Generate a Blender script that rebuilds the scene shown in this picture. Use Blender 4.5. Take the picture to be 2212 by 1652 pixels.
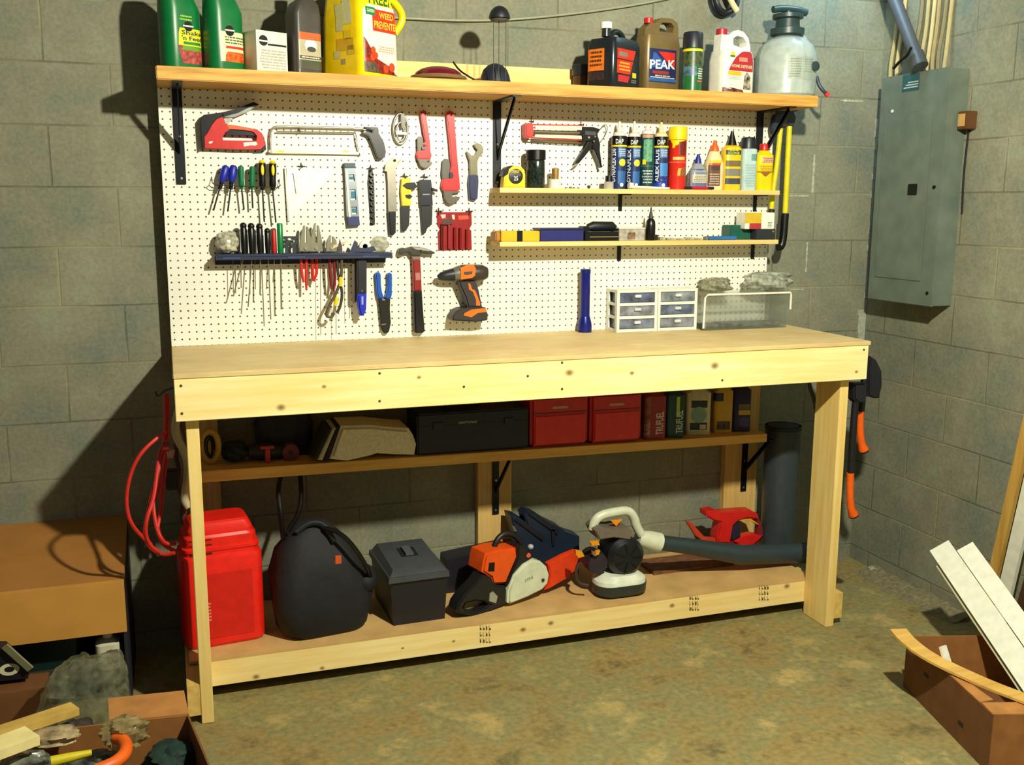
import bpy, bmesh, math, random
from mathutils import Vector, Matrix
random.seed(7)
for o in list(bpy.data.objects): bpy.data.objects.remove(o)
SC = bpy.context.scene; COL = SC.collection
R = math.radians
# ---------------------------------------------------------------- camera
CAM = Vector((0.00271, -3.72264, 1.65678)); YAW, PITCH, ROLL, FPX = 0.33105, 0.175995, 0.00437, 2155.2243
_f = Vector((math.sin(YAW)*math.cos(PITCH), math.cos(YAW)*math.cos(PITCH), -math.sin(PITCH)))
_r0 = Vector((math.cos(YAW), -math.sin(YAW), 0)); _u0 = _r0.cross(_f)
_r = _r0*math.cos(ROLL)+_u0*math.sin(ROLL); _u = _u0*math.cos(ROLL)-_r0*math.sin(ROLL)
cd = bpy.data.cameras.new('camera'); cam = bpy.data.objects.new('camera', cd); COL.objects.link(cam)
m = Matrix.Identity(4)
for i in range(3): m[i][0], m[i][1], m[i][2], m[i][3] = _r[i], _u[i], -_f[i], CAM[i]
cam.matrix_world = m; cd.sensor_fit = 'HORIZONTAL'; cd.sensor_width = 36; cd.lens = FPX/2212*36; cd.clip_start = .05
SC.camera = cam
# ---------------------------------------------------------------- light and exposure
w = bpy.data.worlds.new('world'); SC.world = w; w.use_nodes = True
w.node_tree.nodes['Background'].inputs[0].default_value = (.82, .84, .70, 1)
w.node_tree.nodes['Background'].inputs[1].default_value = .13
def lamp(name, kind, loc, power, col, size):
    d = bpy.data.lights.new(name, kind); d.energy = power; d.color = col
    if kind == 'POINT': d.shadow_soft_size = size
    else: d.size = size
    o = bpy.data.objects.new(name, d); o.location = loc; COL.objects.link(o); return o
lamp('ceiling_bulb', 'POINT', (1.3, -2.45, 2.65), 420, (1, .958, .77), .045)
glow = lamp('blue_glow_lamp', 'AREA', (2.62, -.28, 2.80), 5.5, (.50, .78, 1), .22)  # added out-of-view lamp for the bluish glow high on the wall
glow.rotation_euler = Vector((.1, .30, -.36)).to_track_quat('-Z', 'Y').to_euler()
SC.view_settings.view_transform = 'Standard'; SC.view_settings.look = 'None'
SC.view_settings.gamma = 1; SC.view_settings.use_curve_mapping = False; SC.view_settings.exposure = 0.0
# ---------------------------------------------------------------- materials
def lin(c):
    return tuple((x/255/12.92 if x/255 <= .04045 else ((x/255+.055)/1.055)**2.4) for x in c)
MC = {}
def mt(c, rough=.5, metal=0, noise=.06, scale=30, trans=0, alpha=1, bump=0, name=None):
    k = (c, rough, metal, noise, scale, trans, alpha, bump)
    if k in MC: return MC[k]
    M = bpy.data.materials.new(name or 'paint_%d_%d_%d' % c); M.use_nodes = True
    nt = M.node_tree; b = nt.nodes['Principled BSDF']; L = lin(c)
    b.inputs['Roughness'].default_value = rough; b.inputs['Metallic'].default_value = metal
    if trans: b.inputs['Transmission Weight'].default_value = trans; b.inputs['IOR'].default_value = 1.2
    if alpha < 1: b.inputs['Alpha'].default_value = alpha
    tc = nt.nodes.new('ShaderNodeTexCoord'); n = nt.nodes.new('ShaderNodeTexNoise'); n.inputs['Scale'].default_value = scale
    n.inputs['Detail'].default_value = 4; nt.links.new(tc.outputs['Object'], n.inputs['Vector'])
    r = nt.nodes.new('ShaderNodeValToRGB'); r.color_ramp.elements[0].position = .3; r.color_ramp.elements[1].position = .7
    r.color_ramp.elements[0].color = tuple(x*(1-noise*2) for x in L)+(1,); r.color_ramp.elements[1].color = tuple(min(1, x*(1+noise)) for x in L)+(1,)
    nt.links.new(n.outputs['Fac'], r.inputs[0]); nt.links.new(r.outputs[0], b.inputs['Base Color'])
    if bump:
        bp = nt.nodes.new('ShaderNodeBump'); bp.inputs['Strength'].default_value = bump; bp.inputs['Distance'].default_value = .01
        nt.links.new(n.outputs['Fac'], bp.inputs['Height']); nt.links.new(bp.outputs[0], b.inputs['Normal'])
    MC[k] = M; return M
class NT:
    def __init__(s, name, rough=.6):
        s.M = bpy.data.materials.new(name); s.M.use_nodes = True; s.t = s.M.node_tree; s.b = s.t.nodes['Principled BSDF']; s.b.inputs['Roughness'].default_value = rough
        s.tc = s.t.nodes.new('ShaderNodeTexCoord'); s.o = s.tc.outputs['Object']
    def n(s, typ, ins=None, **kw):
        x = s.t.nodes.new(typ)
        for k, v in kw.items(): setattr(x, k, v)
        for k, v in (ins or {}).items():
            if isinstance(v, bpy.types.NodeSocket): s.t.links.new(v, x.inputs[k])
            else: x.inputs[k].default_value = v
        return x
    def mul(s, v, xyz, loc=(0, 0, 0)): return s.n('ShaderNodeMapping', {'Vector': v, 'Scale': xyz, 'Location': loc}).outputs[0]
    def noise(s, v, sc, det=4, rough=.5): return s.n('ShaderNodeTexNoise', {'Vector': v, 'Scale': sc, 'Detail': det, 'Roughness': rough}).outputs['Fac']
    def ramp(s, f, stops):
        r = s.n('ShaderNodeValToRGB', {0: f}); e = r.color_ramp.elements
        while len(e) < len(stops): e.new(.5)
        for i, (p, c) in enumerate(stops): e[i].position = p; e[i].color = (lin(c) if max(c) > 1.5 else c)[:3]+(1,)
        return r.outputs[0]
    def mix(s, f, a, b, mode='MIX'):
        x = s.t.nodes.new('ShaderNodeMix'); x.data_type = 'RGBA'; x.blend_type = mode
        for i, v in ((0, f), (6, a), (7, b)):
            if isinstance(v, bpy.types.NodeSocket): s.t.links.new(v, x.inputs[i])
            else: x.inputs[i].default_value = v if i == 0 else (lin(v) if max(v) > 1.5 else v)[:3]+(1,)
        return x.outputs[2]
    def math(s, op, a, b=0.0, c=None):
        d = {0: a, 1: b}
        if c is not None: d[2] = c
        return s.n('ShaderNodeMath', d, operation=op).outputs[0]
    def done(s, col, height=None, strength=.3, dist=.01):
        s.t.links.new(col, s.b.inputs['Base Color'])
        if height is not None:
            bp = s.n('ShaderNodeBump', {'Strength': strength, 'Distance': dist, 'Height': height}); s.t.links.new(bp.outputs[0], s.b.inputs['Normal'])
        return s.M
def wood(name, a, b, axis=0, knots=(), rough=.65, scale=1.0):
    """softwood: grain stretched along one axis; knots = (x, y, z, radius) in object coordinates"""
    t = NT(name, rough); sc = [14*scale]*3; sc[axis] = .9*scale
    v = t.mul(t.o, tuple(sc)); g = t.noise(v, 3.0, 6, .6)
    big = t.noise(t.mul(t.o, tuple(.35 if i == axis else 2.5 for i in range(3))), 2.2, 3)
    c = t.mix(t.ramp(g, [(.34, (0, 0, 0)), (.66, (1, 1, 1))]), a, b); c = t.mix(t.ramp(big, [(.45, (0, 0, 0)), (.75, (.45, .45, .45))]), c, tuple(int(x*y) for x, y in zip(b, (.96, .90, .70))))
    for (x, y, z, r) in knots:
        sv = [1/r, 1/r, 1/r]; sv[axis] *= .75
        d = t.n('ShaderNodeVectorMath', {0: t.mul(t.o, tuple(sv), tuple(-p*q for p, q in zip((x, y, z), sv)))}, operation='LENGTH').outputs['Value']
        c = t.mix(t.ramp(d, [(.25, (.85, .85, .85)), (1, (0, 0, 0))]), c, (105, 74, 22))
    return t.done(c, g, .08, .004)
# ---------------------------------------------------------------- frames and pixel rays
class Frame:
    """vertical working plane: x along phi, y away from the viewer, z up"""
    def __init__(s, o=(0, 0, 0), phi=0): s.o = Vector(o); s.phi = phi; s.c = math.cos(phi); s.s = math.sin(phi)
    def loc(s, p): d = Vector(p)-s.o; return Vector((d.x*s.c+d.y*s.s, -d.x*s.s+d.y*s.c, d.z))
    def wor(s, p): return s.o+Vector((p[0]*s.c-p[1]*s.s, p[0]*s.s+p[1]*s.c, p[2]))
    def at(s, px, py, y=None, z=None, x=None):
        d = _f+_r*((px-1106)/FPX)-_u*((py-826)/FPX); a = s.loc(CAM); b = s.loc(CAM+d)-a
        t = (y-a.y)/b.y if y is not None else ((z-a.z)/b.z if z is not None else (x-a.x)/b.x)
        return a+b*t
F0 = Frame()
def zp(view, *pts): return [(view[0]+x/view[2], view[1]+y/view[2]) for x, y in pts]
A5, A6, A7, A8 = (340, 180, 5.1625), (700, 200, 5.1625), (430, 460, 4.9156), (820, 430, 5.33)
B1, B2, B3, B4 = (1040, 200, 6.144), (1290, 230, 4.9156), (1040, 430, 3.16), (1220, 540, 3.95)
C1, C2, C3, C4, C5, C6, C7 = (1360, 820, 3.95), (250, 820, 3.932), (370, 1020, 4.129), (780, 1080, 4.424), (1220, 1060, 3.95), (0, 1080, 2.8875), (1700, 1080, 2.8887)
T1, T2, T3, T6 = (300, 0, 3.687), (850, 0, 4.424), (1220, 0, 3.687), (1500, 0, 5.53)
# ---------------------------------------------------------------- mesh builder
class MB:
    def __init__(s): s.bm = bmesh.new()
    def box(s, x0, x1, y0, y1, z0, z1, bev=0, mat=None):
        vs = [s.bm.verts.new(p) for p in ((x0, y0, z0), (x1, y0, z0), (x1, y1, z0), (x0, y1, z0), (x0, y0, z1), (x1, y0, z1), (x1, y1, z1), (x0, y1, z1))]
        fs = [s.bm.faces.new([vs[i] for i in q]) for q in ((3, 2, 1, 0), (4, 5, 6, 7), (0, 1, 5, 4), (1, 2, 6, 5), (2, 3, 7, 6), (3, 0, 4, 7))]
        if bev: bmesh.ops.bevel(s.bm, geom=list({e for f in fs for e in f.edges}), offset=bev, segments=2, affect='EDGES', clamp_overlap=True); vs = None
        if mat is not None and vs: 
            for v in vs: v.co = mat @ v.co
        return s
    def hexa(s, p):   # eight corners, bottom four then top four
        vs = [s.bm.verts.new(q) for q in p]
        for q in ((3, 2, 1, 0), (4, 5, 6, 7), (0, 1, 5, 4), (1, 2, 6, 5), (2, 3, 7, 6), (3, 0, 4, 7)): s.bm.faces.new([vs[i] for i in q])
        return s
    def beam(s, a, b, w, h, up=(0, 0, 1)):
        a, b = Vector(a), Vector(b); d = (b-a).normalized(); u = Vector(up); r = d.cross(u)
        if r.length < 1e-4: r = d.cross(Vector((0, 1, 0)))
        r.normalize(); u = r.cross(d); r *= w/2; u *= h/2
        return s.hexa([a-r-u, a+r-u, b+r-u, b-r-u, a-r+u, a+r+u, b+r+u, b-r+u])
    def prism(s, pts, y0, y1, holes=(), bev=0):
        """outline in x,z pushed from y0 (front) to y1 (back)"""
        bm2 = bmesh.new(); edges = []
        for lp in [pts]+list(holes):
            vs = [bm2.verts.new((p[0], y0, p[1])) for p in lp]
            edges += [bm2.edges.new((vs[i], vs[(i+1) % len(vs)])) for i in range(len(vs))]
        if holes: bmesh.ops.triangle_fill(bm2, use_beauty=True, use_dissolve=False, edges=edges)
        else: bm2.faces.new(bm2.verts[:])
        r = bmesh.ops.extrude_face_region(bm2, geom=bm2.faces[:])
        for g in r['geom']:
            if isinstance(g, bmesh.types.BMVert): g.co.y = y1
        bmesh.ops.recalc_face_normals(bm2, faces=bm2.faces[:])
        if bev:
            es = [e for e in bm2.edges if len(e.link_faces) == 2 and e.calc_face_angle(0) > .6 and abs(e.verts[0].co.y-e.verts[1].co.y) < 1e-6 and e.verts[0].co.y < max(y0, y1)-1e-6]
            bmesh.ops.bevel(bm2, geom=es, offset=bev, segments=2, affect='EDGES', clamp_overlap=True)
        me = bpy.data.meshes.new('t'); bm2.to_mesh(me); bm2.free(); s.bm.from_mesh(me); bpy.data.meshes.remove(me); return s
    def rings(s, rs, cap=True, closed=False):
        R_ = [[s.bm.verts.new(p) for p in r] for r in rs]; n = len(R_[0]); k = len(R_)
        for i in range(k if closed else k-1):
            a, b = R_[i], R_[(i+1) % k]
            for j in range(n):
                try: s.bm.faces.new((a[j], a[(j+1) % n], b[(j+1) % n], b[j]))
                except ValueError: pass
        if cap and not closed:
            s.bm.faces.new(R_[0][::-1]); s.bm.faces.new(R_[-1])
        return s
    def tube(s, pts, r, n=10, closed=False, smooth=0, flat=1):
        P_ = [Vector(p) for p in pts]
        for _ in range(smooth):
            q = [] if closed else [P_[0]]
            for i in range(len(P_) if closed else len(P_)-1):
                a, b = P_[i], P_[(i+1) % len(P_)]; q += [a*.75+b*.25, a*.25+b*.75]
            if not closed: q.append(P_[-1])
            P_ = q
        k = len(P_); rs = []; up = None
        rr = r if isinstance(r, (list, tuple)) else None
        for i in range(k):
            d = (P_[(i+1) % k]-P_[i-1]) if (closed or 0 < i < k-1) else (P_[1]-P_[0] if i == 0 else P_[-1]-P_[-2])
            d.normalize()
            if up is None: up = d.orthogonal().normalized()
            up = (up-d*up.dot(d)).normalized(); sd = d.cross(up)
            q = rr[min(int(i*len(rr)/k), len(rr)-1)] if rr and len(rr) != k else (rr[i] if rr else r)
            rs.append([P_[i]+(up*math.cos(a)*flat+sd*math.sin(a))*q for a in [2*math.pi*j/n for j in range(n)]])
        return s.rings(rs, True, closed)
    def cyl(s, a, b, r0, r1=None, n=20): return s.tube([a, b], [r0, r1 if r1 is not None else r0], n)
    def lathe(s, prof, c, axis='z', n=24):
        rs = []
        for (r, h) in prof:
            r = max(r, 1e-4); ring = []
            for j in range(n):
                a = 2*math.pi*j/n; x, y = r*math.cos(a), r*math.sin(a)
                ring.append({'z': (c[0]+x, c[1]+y, c[2]+h), 'y': (c[0]+x, c[1]-h, c[2]+y), 'x': (c[0]+h, c[1]+x, c[2]+y)}[axis])
            rs.append(ring)
        return s.rings(rs)
    def ball(s, c, rx, ry, rz, n=20, k=12, lo=-90, hi=90):
        return s.rings([[(c[0]+rx*math.cos(t)*math.cos(2*math.pi*j/n), c[1]+ry*math.cos(t)*math.sin(2*math.pi*j/n), c[2]+rz*math.sin(t)) for j in range(n)] for t in [R(lo+.5+(hi-lo-1)*i/k) for i in range(k+1)]])
    def quad(s, *p): s.bm.faces.new([s.bm.verts.new(q) for q in p]); return s
OFF = {}; FR = {}
def obj(name, mb, mat, parent=None, smooth=None, label=None, kind=None):
    bm = mb.bm; bmesh.ops.recalc_face_normals(bm, faces=bm.faces[:])
    if parent is not None: off = OFF[parent]
    else:
        xs = [v.co for v in bm.verts]; off = Vector(((min(v.x for v in xs)+max(v.x for v in xs))/2, (min(v.y for v in xs)+max(v.y for v in xs))/2, min(v.z for v in xs)))
        if kind == 'structure': off = Vector((0, 0, 0))
    for v in bm.verts: v.co -= off
    me = bpy.data.meshes.new(name); bm.to_mesh(me); bm.free(); me.materials.append(mat)
    sm = R(38) if smooth is None else R(smooth)
    if sm > 0:
        for p in me.polygons: p.use_smooth = True
        me.set_sharp_from_angle(angle=sm)
    o = bpy.data.objects.new(name, me); COL.objects.link(o)
    if parent is not None: o.parent = parent; FR[o] = FR[parent]
    else: o.location = off; FR[o] = F0
    OFF[o] = off
    if label: o['label'] = label
    if kind: o['kind'] = kind
    return o
def T(name, label, cat, base, F=F0, group=None):
    """a thing: an Empty at its base, in frame F"""
    o = bpy.data.objects.new(name, None); COL.objects.link(o); o.empty_display_size = .03
    o.location = F.wor(base); o.rotation_euler = (0, 0, F.phi); OFF[o] = Vector(base); FR[o] = F
    o['label'] = label; o['category'] = cat
    if group: o['group'] = group
    return o
def solo(name, label, cat, mb, mat, group=None, F=F0, smooth=None):
    o = obj(name, mb, mat, None, smooth); o.location = F.wor(OFF[o]); o.rotation_euler = (0, 0, F.phi); FR[o] = F
    o['label'] = label; o['category'] = cat
    if group: o['group'] = group
    return o
def ptree(o): return [c for c in bpy.data.objects if c.parent == o]
def copy_tree(o, parent=None):
    c = o.copy(); COL.objects.link(c); c.parent = parent; OFF[c] = OFF[o]; FR[c] = FR[o]
    for ch in ptree(o): copy_tree(ch, c)
    return c
def xz(F, y, pts): return [(p.x, p.z) for p in (F.at(a, b, y=y) for a, b in pts)]
def slab(name, pts, y0, y1, mat, parent, holes=(), bev=0, view=None, smooth=None, label=None, zmin=-9):
    """part whose outline is seen at plane y0, pushed back to y1"""
    F = FR[parent]; q = (lambda l: zp(view, *l)) if view else (lambda l: l); c = lambda l: [(x, max(z, zmin)) for x, z in l]
    mb = MB().prism(c(xz(F, y0, q(pts))), y0, y1, [c(xz(F, y0, q(h))) for h in holes], bev)
    return obj(name, mb, mat, parent, smooth, label)
def wire(name, pts, y, r, mat, parent, view=None, n=10, smooth=0, closed=False, flat=1):
    F = FR[parent]; q = zp(view, *pts) if view else pts
    ys = y if isinstance(y, (list, tuple)) else [y]*len(q)
    return obj(name, MB().tube([F.at(a, b, y=c) for (a, b), c in zip(q, ys)], r, n, closed, smooth, flat), mat, parent)
# ---------------------------------------------------------------- lettering
def glyphs(s, bold=True):
    cu = bpy.data.curves.new('t', 'FONT'); cu.body = s; cu.size = 1; cu.resolution_u = 2; cu.offset = .02 if bold else 0
    o = bpy.data.objects.new('t', cu); COL.objects.link(o); dg = bpy.context.evaluated_depsgraph_get()
    me = bpy.data.meshes.new_from_object(o.evaluated_get(dg)); bpy.data.objects.remove(o); bpy.data.curves.remove(cu)
    vs = [v.co.copy() for v in me.vertices]; fs = [tuple(p.vertices) for p in me.polygons]; bpy.data.meshes.remove(me)
    x0 = min(v.x for v in vs); x1 = max(v.x for v in vs); y0 = min(v.y for v in vs); y1 = max(v.y for v in vs)
    return [((v.x-x0)/(x1-x0), (v.y-y0)/(y1-y0)) for v in vs], fs
def lettering(s, place, mat, parent, name='lettering'):
    """place(u, v) with u, v in 0..1 gives the point on the surface"""
    vs, fs = glyphs(s); mb = MB(); V = [mb.bm.verts.new(place(u, v)) for u, v in vs]
    for f in fs:
        try: mb.bm.faces.new([V[i] for i in f])
        except ValueError: pass
    return obj(name, mb, mat, parent, 0)
# ---------------------------------------------------------------- lofted bodies (bottles, cans, boxes)
def rrect(hx, hy, r, m=6):
    r = max(min(r, hx, hy), 1e-5); P_ = [(0, -hy)]
    for cx, cy, a0 in ((hx-r, -hy+r, -90), (hx-r, hy-r, 0), (-hx+r, hy-r, 90), (-hx+r, -hy+r, 180)):
        P_ += [(cx+r*math.cos(R(a0+90*i/m)), cy+r*math.sin(R(a0+90*i/m))) for i in range(m+1)]
    return P_
class Loft:
    def __init__(s, secs, x, y, rot=0): s.secs = [tuple(q)+(0,)*(6-len(q)) for q in secs]; s.x, s.y, s.rot = x, y, R(rot)
    def tr(s, x, y, z): return Vector((s.x+x*math.cos(s.rot)-y*math.sin(s.rot), s.y+x*math.sin(s.rot)+y*math.cos(s.rot), z))
    def sec(s, z):
        q = s.secs
        for a, b in zip(q, q[1:]):
            if a[0] <= z <= b[0] and b[0] > a[0]:
                t = (z-a[0])/(b[0]-a[0]); return tuple(i*(1-t)+j*t for i, j in zip(a, b))
        return q[0] if z < q[0][0] else q[-1]
    def mesh(s, mb=None):
        mb = mb or MB(); return mb.rings([[s.tr(px+q[4], py+q[5], q[0]) for px, py in rrect(q[1], q[2], q[3])] for q in s.secs])
    def pt(s, u, z, off=.0007):
        q = s.sec(z); P_ = rrect(q[1], q[2], q[3]); P_ = P_[:]+[P_[0]]
        if u < 0: P_ = P_[::-1]
        rem = abs(u)
        for (ax, ay), (bx, by) in zip(P_, P_[1:]):
            l = math.hypot(bx-ax, by-ay)
            if l > 1e-7 and rem <= l:
                t = rem/l; dx, dy = (bx-ax)/l, (by-ay)/l; nx, ny = (dy, -dx) if u >= 0 else (-dy, dx)
                return s.tr(ax+(bx-ax)*t+nx*off+q[4], ay+(by-ay)*t+ny*off+q[5], z)
            rem -= l
        return s.tr(q[4], -q[2]-off+q[5], z)
    def patch(s, name, mat, parent, rows, off=.0007, label=None):
        rows = sorted(rows); R2 = []
        for a, b in zip(rows, rows[1:]):
            k = max(1, int((b[0]-a[0])/.012)); R2 += [tuple(i*(1-t/k)+j*t/k for i, j in zip(a, b)) for t in range(k)]
        R2.append(rows[-1]); n = max(2, min(28, int(max(r[2]-r[1] for r in rows)/.005)))
        mb = MB(); V = [[mb.bm.verts.new(s.pt(l+(r-l)*i/n, z, off)) for i in range(n+1)] for z, l, r in R2]
        for a, b in zip(V, V[1:]):
            for i in range(n): mb.bm.faces.new((a[i], a[i+1], b[i+1], b[i]))
        return obj(name, mb, mat, parent, 60, label)
    def rect(s, name, mat, parent, u0, u1, z0, z1, off=.0007, label=None): return s.patch(name, mat, parent, [(z0, u0, u1), (z1, u0, u1)], off, label)
    def disc(s, name, mat, parent, u, z, r, off=.0011, ky=1):
        return s.patch(name, mat, parent, [(z+r*ky*math.sin(R(a)), u-r*math.cos(R(a)), u+r*math.cos(R(a))) for a in (-88, -60, -35, 0, 35, 60, 88)], off)
    def text(s, t, mat, parent, u0, u1, z0, z1, off=.0013, vert=False, slant=0):
        f = (lambda u, v: s.pt(u1+(u0-u1)*v, z0+(z1-z0)*u, off)) if vert else (lambda u, v: s.pt(u0+(u1-u0)*u, z0+(z1-z0)*v+slant*u, off))
        return lettering(t, f, mat, parent)
    def print(s, mat, parent, u0, u1, z0, z1, rows, off=.0013, seed=1, name='small_print'):
        """lines of unreadable fine print as broken dashes"""
        rn = random.Random(seed); mb = MB(); h = (z1-z0)/rows
        for i in range(rows):
            za = z0+h*(i+.25); u = u0+rn.random()*.15*(u1-u0)
            while u < u1-.002:
                l = min(u1-u, (.06+.16*rn.random())*(u1-u0)); mb.quad(s.pt(u, za, off), s.pt(u+l, za, off), s.pt(u+l, za+h*.5, off), s.pt(u, za+h*.5, off)); u += l+.03*(u1-u0)
        return obj(name, mb, mat, parent, 0)
# common colours
BLK, DK, GRY, WHT = mt((8, 8, 10), .33), mt((20, 20, 24), .5), mt((110, 112, 112), .5), mt((232, 230, 215), .45)
STEEL, DSTEEL = mt((168, 168, 160), .32, .9), mt((84, 82, 76), .42, .85)
RED, DRED = mt((196, 26, 22), .4), mt((120, 22, 20), .45)
YEL, ORG, BLU, NAVY, GRN = mt((240, 205, 10), .4), mt((232, 92, 16), .42), mt((26, 40, 160), .4), mt((18, 24, 56), .5), mt((0, 104, 50), .35)
# ================================================================ setting
def block_wall(name, ax, shift):
    t = NT(name, .85); sep = t.n('ShaderNodeSeparateXYZ', {0: t.o})
    v = t.n('ShaderNodeCombineXYZ', {0: t.math('ADD', sep.outputs[ax], shift), 1: t.math('ADD', sep.outputs[2], 20*.2055-1.7145), 2: 0.0}).outputs[0]
    wob = t.n('ShaderNodeTexNoise', {'Vector': t.o, 'Scale': 2.5}).outputs['Color']
    v = t.n('ShaderNodeVectorMath', {0: v, 1: t.n('ShaderNodeVectorMath', {0: wob, 1: (.006, .006, 0)}, operation='MULTIPLY').outputs[0]}, operation='ADD').outputs[0]
    b = t.n('ShaderNodeTexBrick', {'Vector': v, 'Color1': (0, 0, 0, 1), 'Color2': (.35, .35, .35, 1), 'Mortar': (1, 1, 1, 1), 'Scale': 1, 'Mortar Size': .0045, 'Mortar Smooth': .6, 'Bias': 0, 'Brick Width': .41, 'Row Height': .2055}, offset=.5, offset_frequency=2)
    big = t.noise(t.o, 3.4, 6, .68); fine = t.noise(t.o, 70, 3, .7)
    c = t.ramp(big, [(.32, (98, 110, 96)), (.5, (126, 124, 100)), (.68, (140, 144, 118))]); c = t.mix(.25, c, t.ramp(fine, [(.3, (80, 84, 72)), (.75, (168, 168, 150))]))
    c = t.mix(t.math('MULTIPLY', b.outputs['Color'], .18), c, (150, 150, 128))
    mort = t.noise(t.o, 3.2, 2); c = t.mix(t.math('MULTIPLY', b.outputs['Fac'], .55), c, t.ramp(mort, [(.42, (72, 70, 50)), (.62, (150, 144, 104))]))
    h = t.math('SUBTRACT', t.math('MULTIPLY', fine, .35), b.outputs['Fac'])
    return t.done(c, h, .45, .004)
WY, WX = .071, 3.024
obj('wall_back', MB().box(-2.4, WX+.2, WY, WY+.2, 0, 2.95), block_wall('painted_block_back', 0, 10*.41+.149), kind='structure')
obj('wall_right', MB().box(WX, WX+.2, -3.6, WY, 0, 2.95), block_wall('painted_block_side', 1, 10*.41+.465), kind='structure')
t = NT('concrete_floor', .75); a = t.noise(t.o, 4.2, 7, .7); b_ = t.noise(t.o, 1.1, 3); c_ = t.noise(t.o, 45, 3)
c = t.ramp(a, [(.34, (88, 78, 42)), (.45, (150, 126, 68)), (.54, (126, 124, 78)), (.66, (192, 164, 96))])
c = t.mix(t.ramp(b_, [(.4, (0, 0, 0)), (.7, (.5, .5, .5))]), c, (120, 124, 78)); c = t.mix(.2, c, t.ramp(c_, [(.3, (60, 54, 30)), (.7, (190, 170, 120))]))
obj('floor', MB().box(-2.4, WX+.2, -4.4, WY+.2, -.12, 0), t.done(c, c_, .15, .003), kind='structure')
# white caulk line down the corner, with smears
mb = MB(); rn = random.Random(3); n = 40
for k in range(n):
    z0, z1 = .98+k*1.06/n, .98+(k+1)*1.06/n
    ww = .006+.014*rn.random()*(1 if rn.random() < .4 else .25)+(.03 if z0 < 1.18 else 0)
    mb.box(WX-ww, WX-.0005, WY-.003, WY-.0002, z0, z1)
o = obj('trim_1', mb, mt((168, 170, 152), .8, noise=.15), kind='structure')
# light mortar smears on the wall right of the pegboard
mb = MB(); rn = random.Random(5)
for (px, py, w_, h_) in ((1757, 375, .010, .165), (1742, 555, .009, .13), (1840, 218, .12, .008), (1725, 423, .10, .008), (1720, 625, .07, .007)):
    p = F0.at(px, py, y=WY); k = 14
    for i in range(k):
        if w_ < h_: z = p.z-h_/2+h_*i/k; ww = w_*(.5+.7*rn.random()); mb.box(p.x-ww/2, p.x+ww/2, WY-.0015, WY-.0002, z, z+h_/k)
        else: x = p.x-w_/2+w_*i/k; hh = h_*(.4+.8*rn.random()); mb.box(x, x+w_/k, WY-.0015, WY-.0002, p.z-hh/2, p.z+hh/2)
obj('trim_2', mb, mt((176, 178, 152), .85, noise=.15), kind='structure')
# pale dust heaped along the foot of the right wall
mb = MB(); rn = random.Random(9); rs = []
for k in range(18):
    y = -.10-k*.036; wd = .10+.05*rn.random(); hh = .010+.010*rn.random()
    rs.append([(WX-.001, y, .0), (WX-.001, y, hh*1.6), (WX-wd*.35, y, hh), (WX-wd*.7, y, hh*.35), (WX-wd, y, .0005)])
mb.rings(rs, True)
o = obj('dust_pile', mb, mt((128, 120, 88), .95, noise=.2, scale=60, bump=.5)); o['label'] = 'pale crumbled dust along the foot of the right wall'; o['category'] = 'dust'; o['kind'] = 'stuff'

# ================================================================ workbench
ZT, ZA, D = 1.1553, 1.009, .6166
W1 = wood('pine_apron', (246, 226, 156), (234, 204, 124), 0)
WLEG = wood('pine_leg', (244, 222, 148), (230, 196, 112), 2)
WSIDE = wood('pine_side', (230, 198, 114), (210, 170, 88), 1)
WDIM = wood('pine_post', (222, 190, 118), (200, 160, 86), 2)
def kn(px, py, y, r): p = F0.at(px, py, y=y); return (p.x-CB.x, p.y-CB.y, p.z-CB.z, r)
CB = Vector((1.25, -.28, 0))
APK = [kn(607, 880, -D, .014), kn(700, 835, -D, .008), kn(1230, 805, -D, .016), kn(1365, 806, -D, .010), kn(1544, 790, -D, .018), kn(1850, 803, -D, .008), kn(905, 815, -D, .008), kn(1655, 1290, -.428, .009)]
RLK = [kn(553, 1462, -.428, .012), kn(696, 1443, -.428, .009), kn(1130, 1360, -.428, .012), kn(1190, 1346, -.428, .012), kn(1452, 1308, -.428, .012), kn(1700, 1266, -.428, .014), kn(870, 1400, -.428, .006), kn(980, 1385, -.428, .007)]
WAP = wood('pine_apron_knotty', (250, 236, 176), (240, 214, 136), 0, APK)
WRL = wood('pine_rail_knotty', (250, 232, 168), (238, 208, 130), 0, RLK)
t = NT('bench_top_board', .6); g = t.noise(t.mul(t.o, (3, 14, 14)), 4, 6, .6); g2 = t.noise(t.o, 5, 4)
WTOP = t.done(t.mix(t.ramp(g2, [(.4, (0, 0, 0)), (.72, (.55, .55, .55))]), t.ramp(g, [(.3, (204, 180, 122)), (.7, (226, 202, 142))]), (194, 160, 102)), g, .06, .003)
B = T('workbench', 'long pine workbench with lower shelf deck in front of the white pegboard', 'workbench', CB)
obj('top', MB().box(-.001, 2.508, -D-.002, .066, ZT-.016, ZT, .002), WTOP, B)
ap = obj('front_apron', MB().box(.001, 2.5, -D, -D+.038, ZA, ZT-.0165, .0015), WAP, B)
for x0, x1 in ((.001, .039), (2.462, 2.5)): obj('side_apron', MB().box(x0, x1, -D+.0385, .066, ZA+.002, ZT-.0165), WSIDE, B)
SCR = mt((92, 84, 60), .5, .5)
for px, py in ((391, 833), (393, 893), (820, 806), (820, 866), (1214, 783), (1214, 840), (1560, 821), (1866, 755), (1002, 835), (1140, 812)):
    p = F0.at(px, py, y=-D); obj('screw', MB().cyl((p.x, -D-.0012, p.z), (p.x, -D+.003, p.z), .0042, n=10), SCR, ap)
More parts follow.
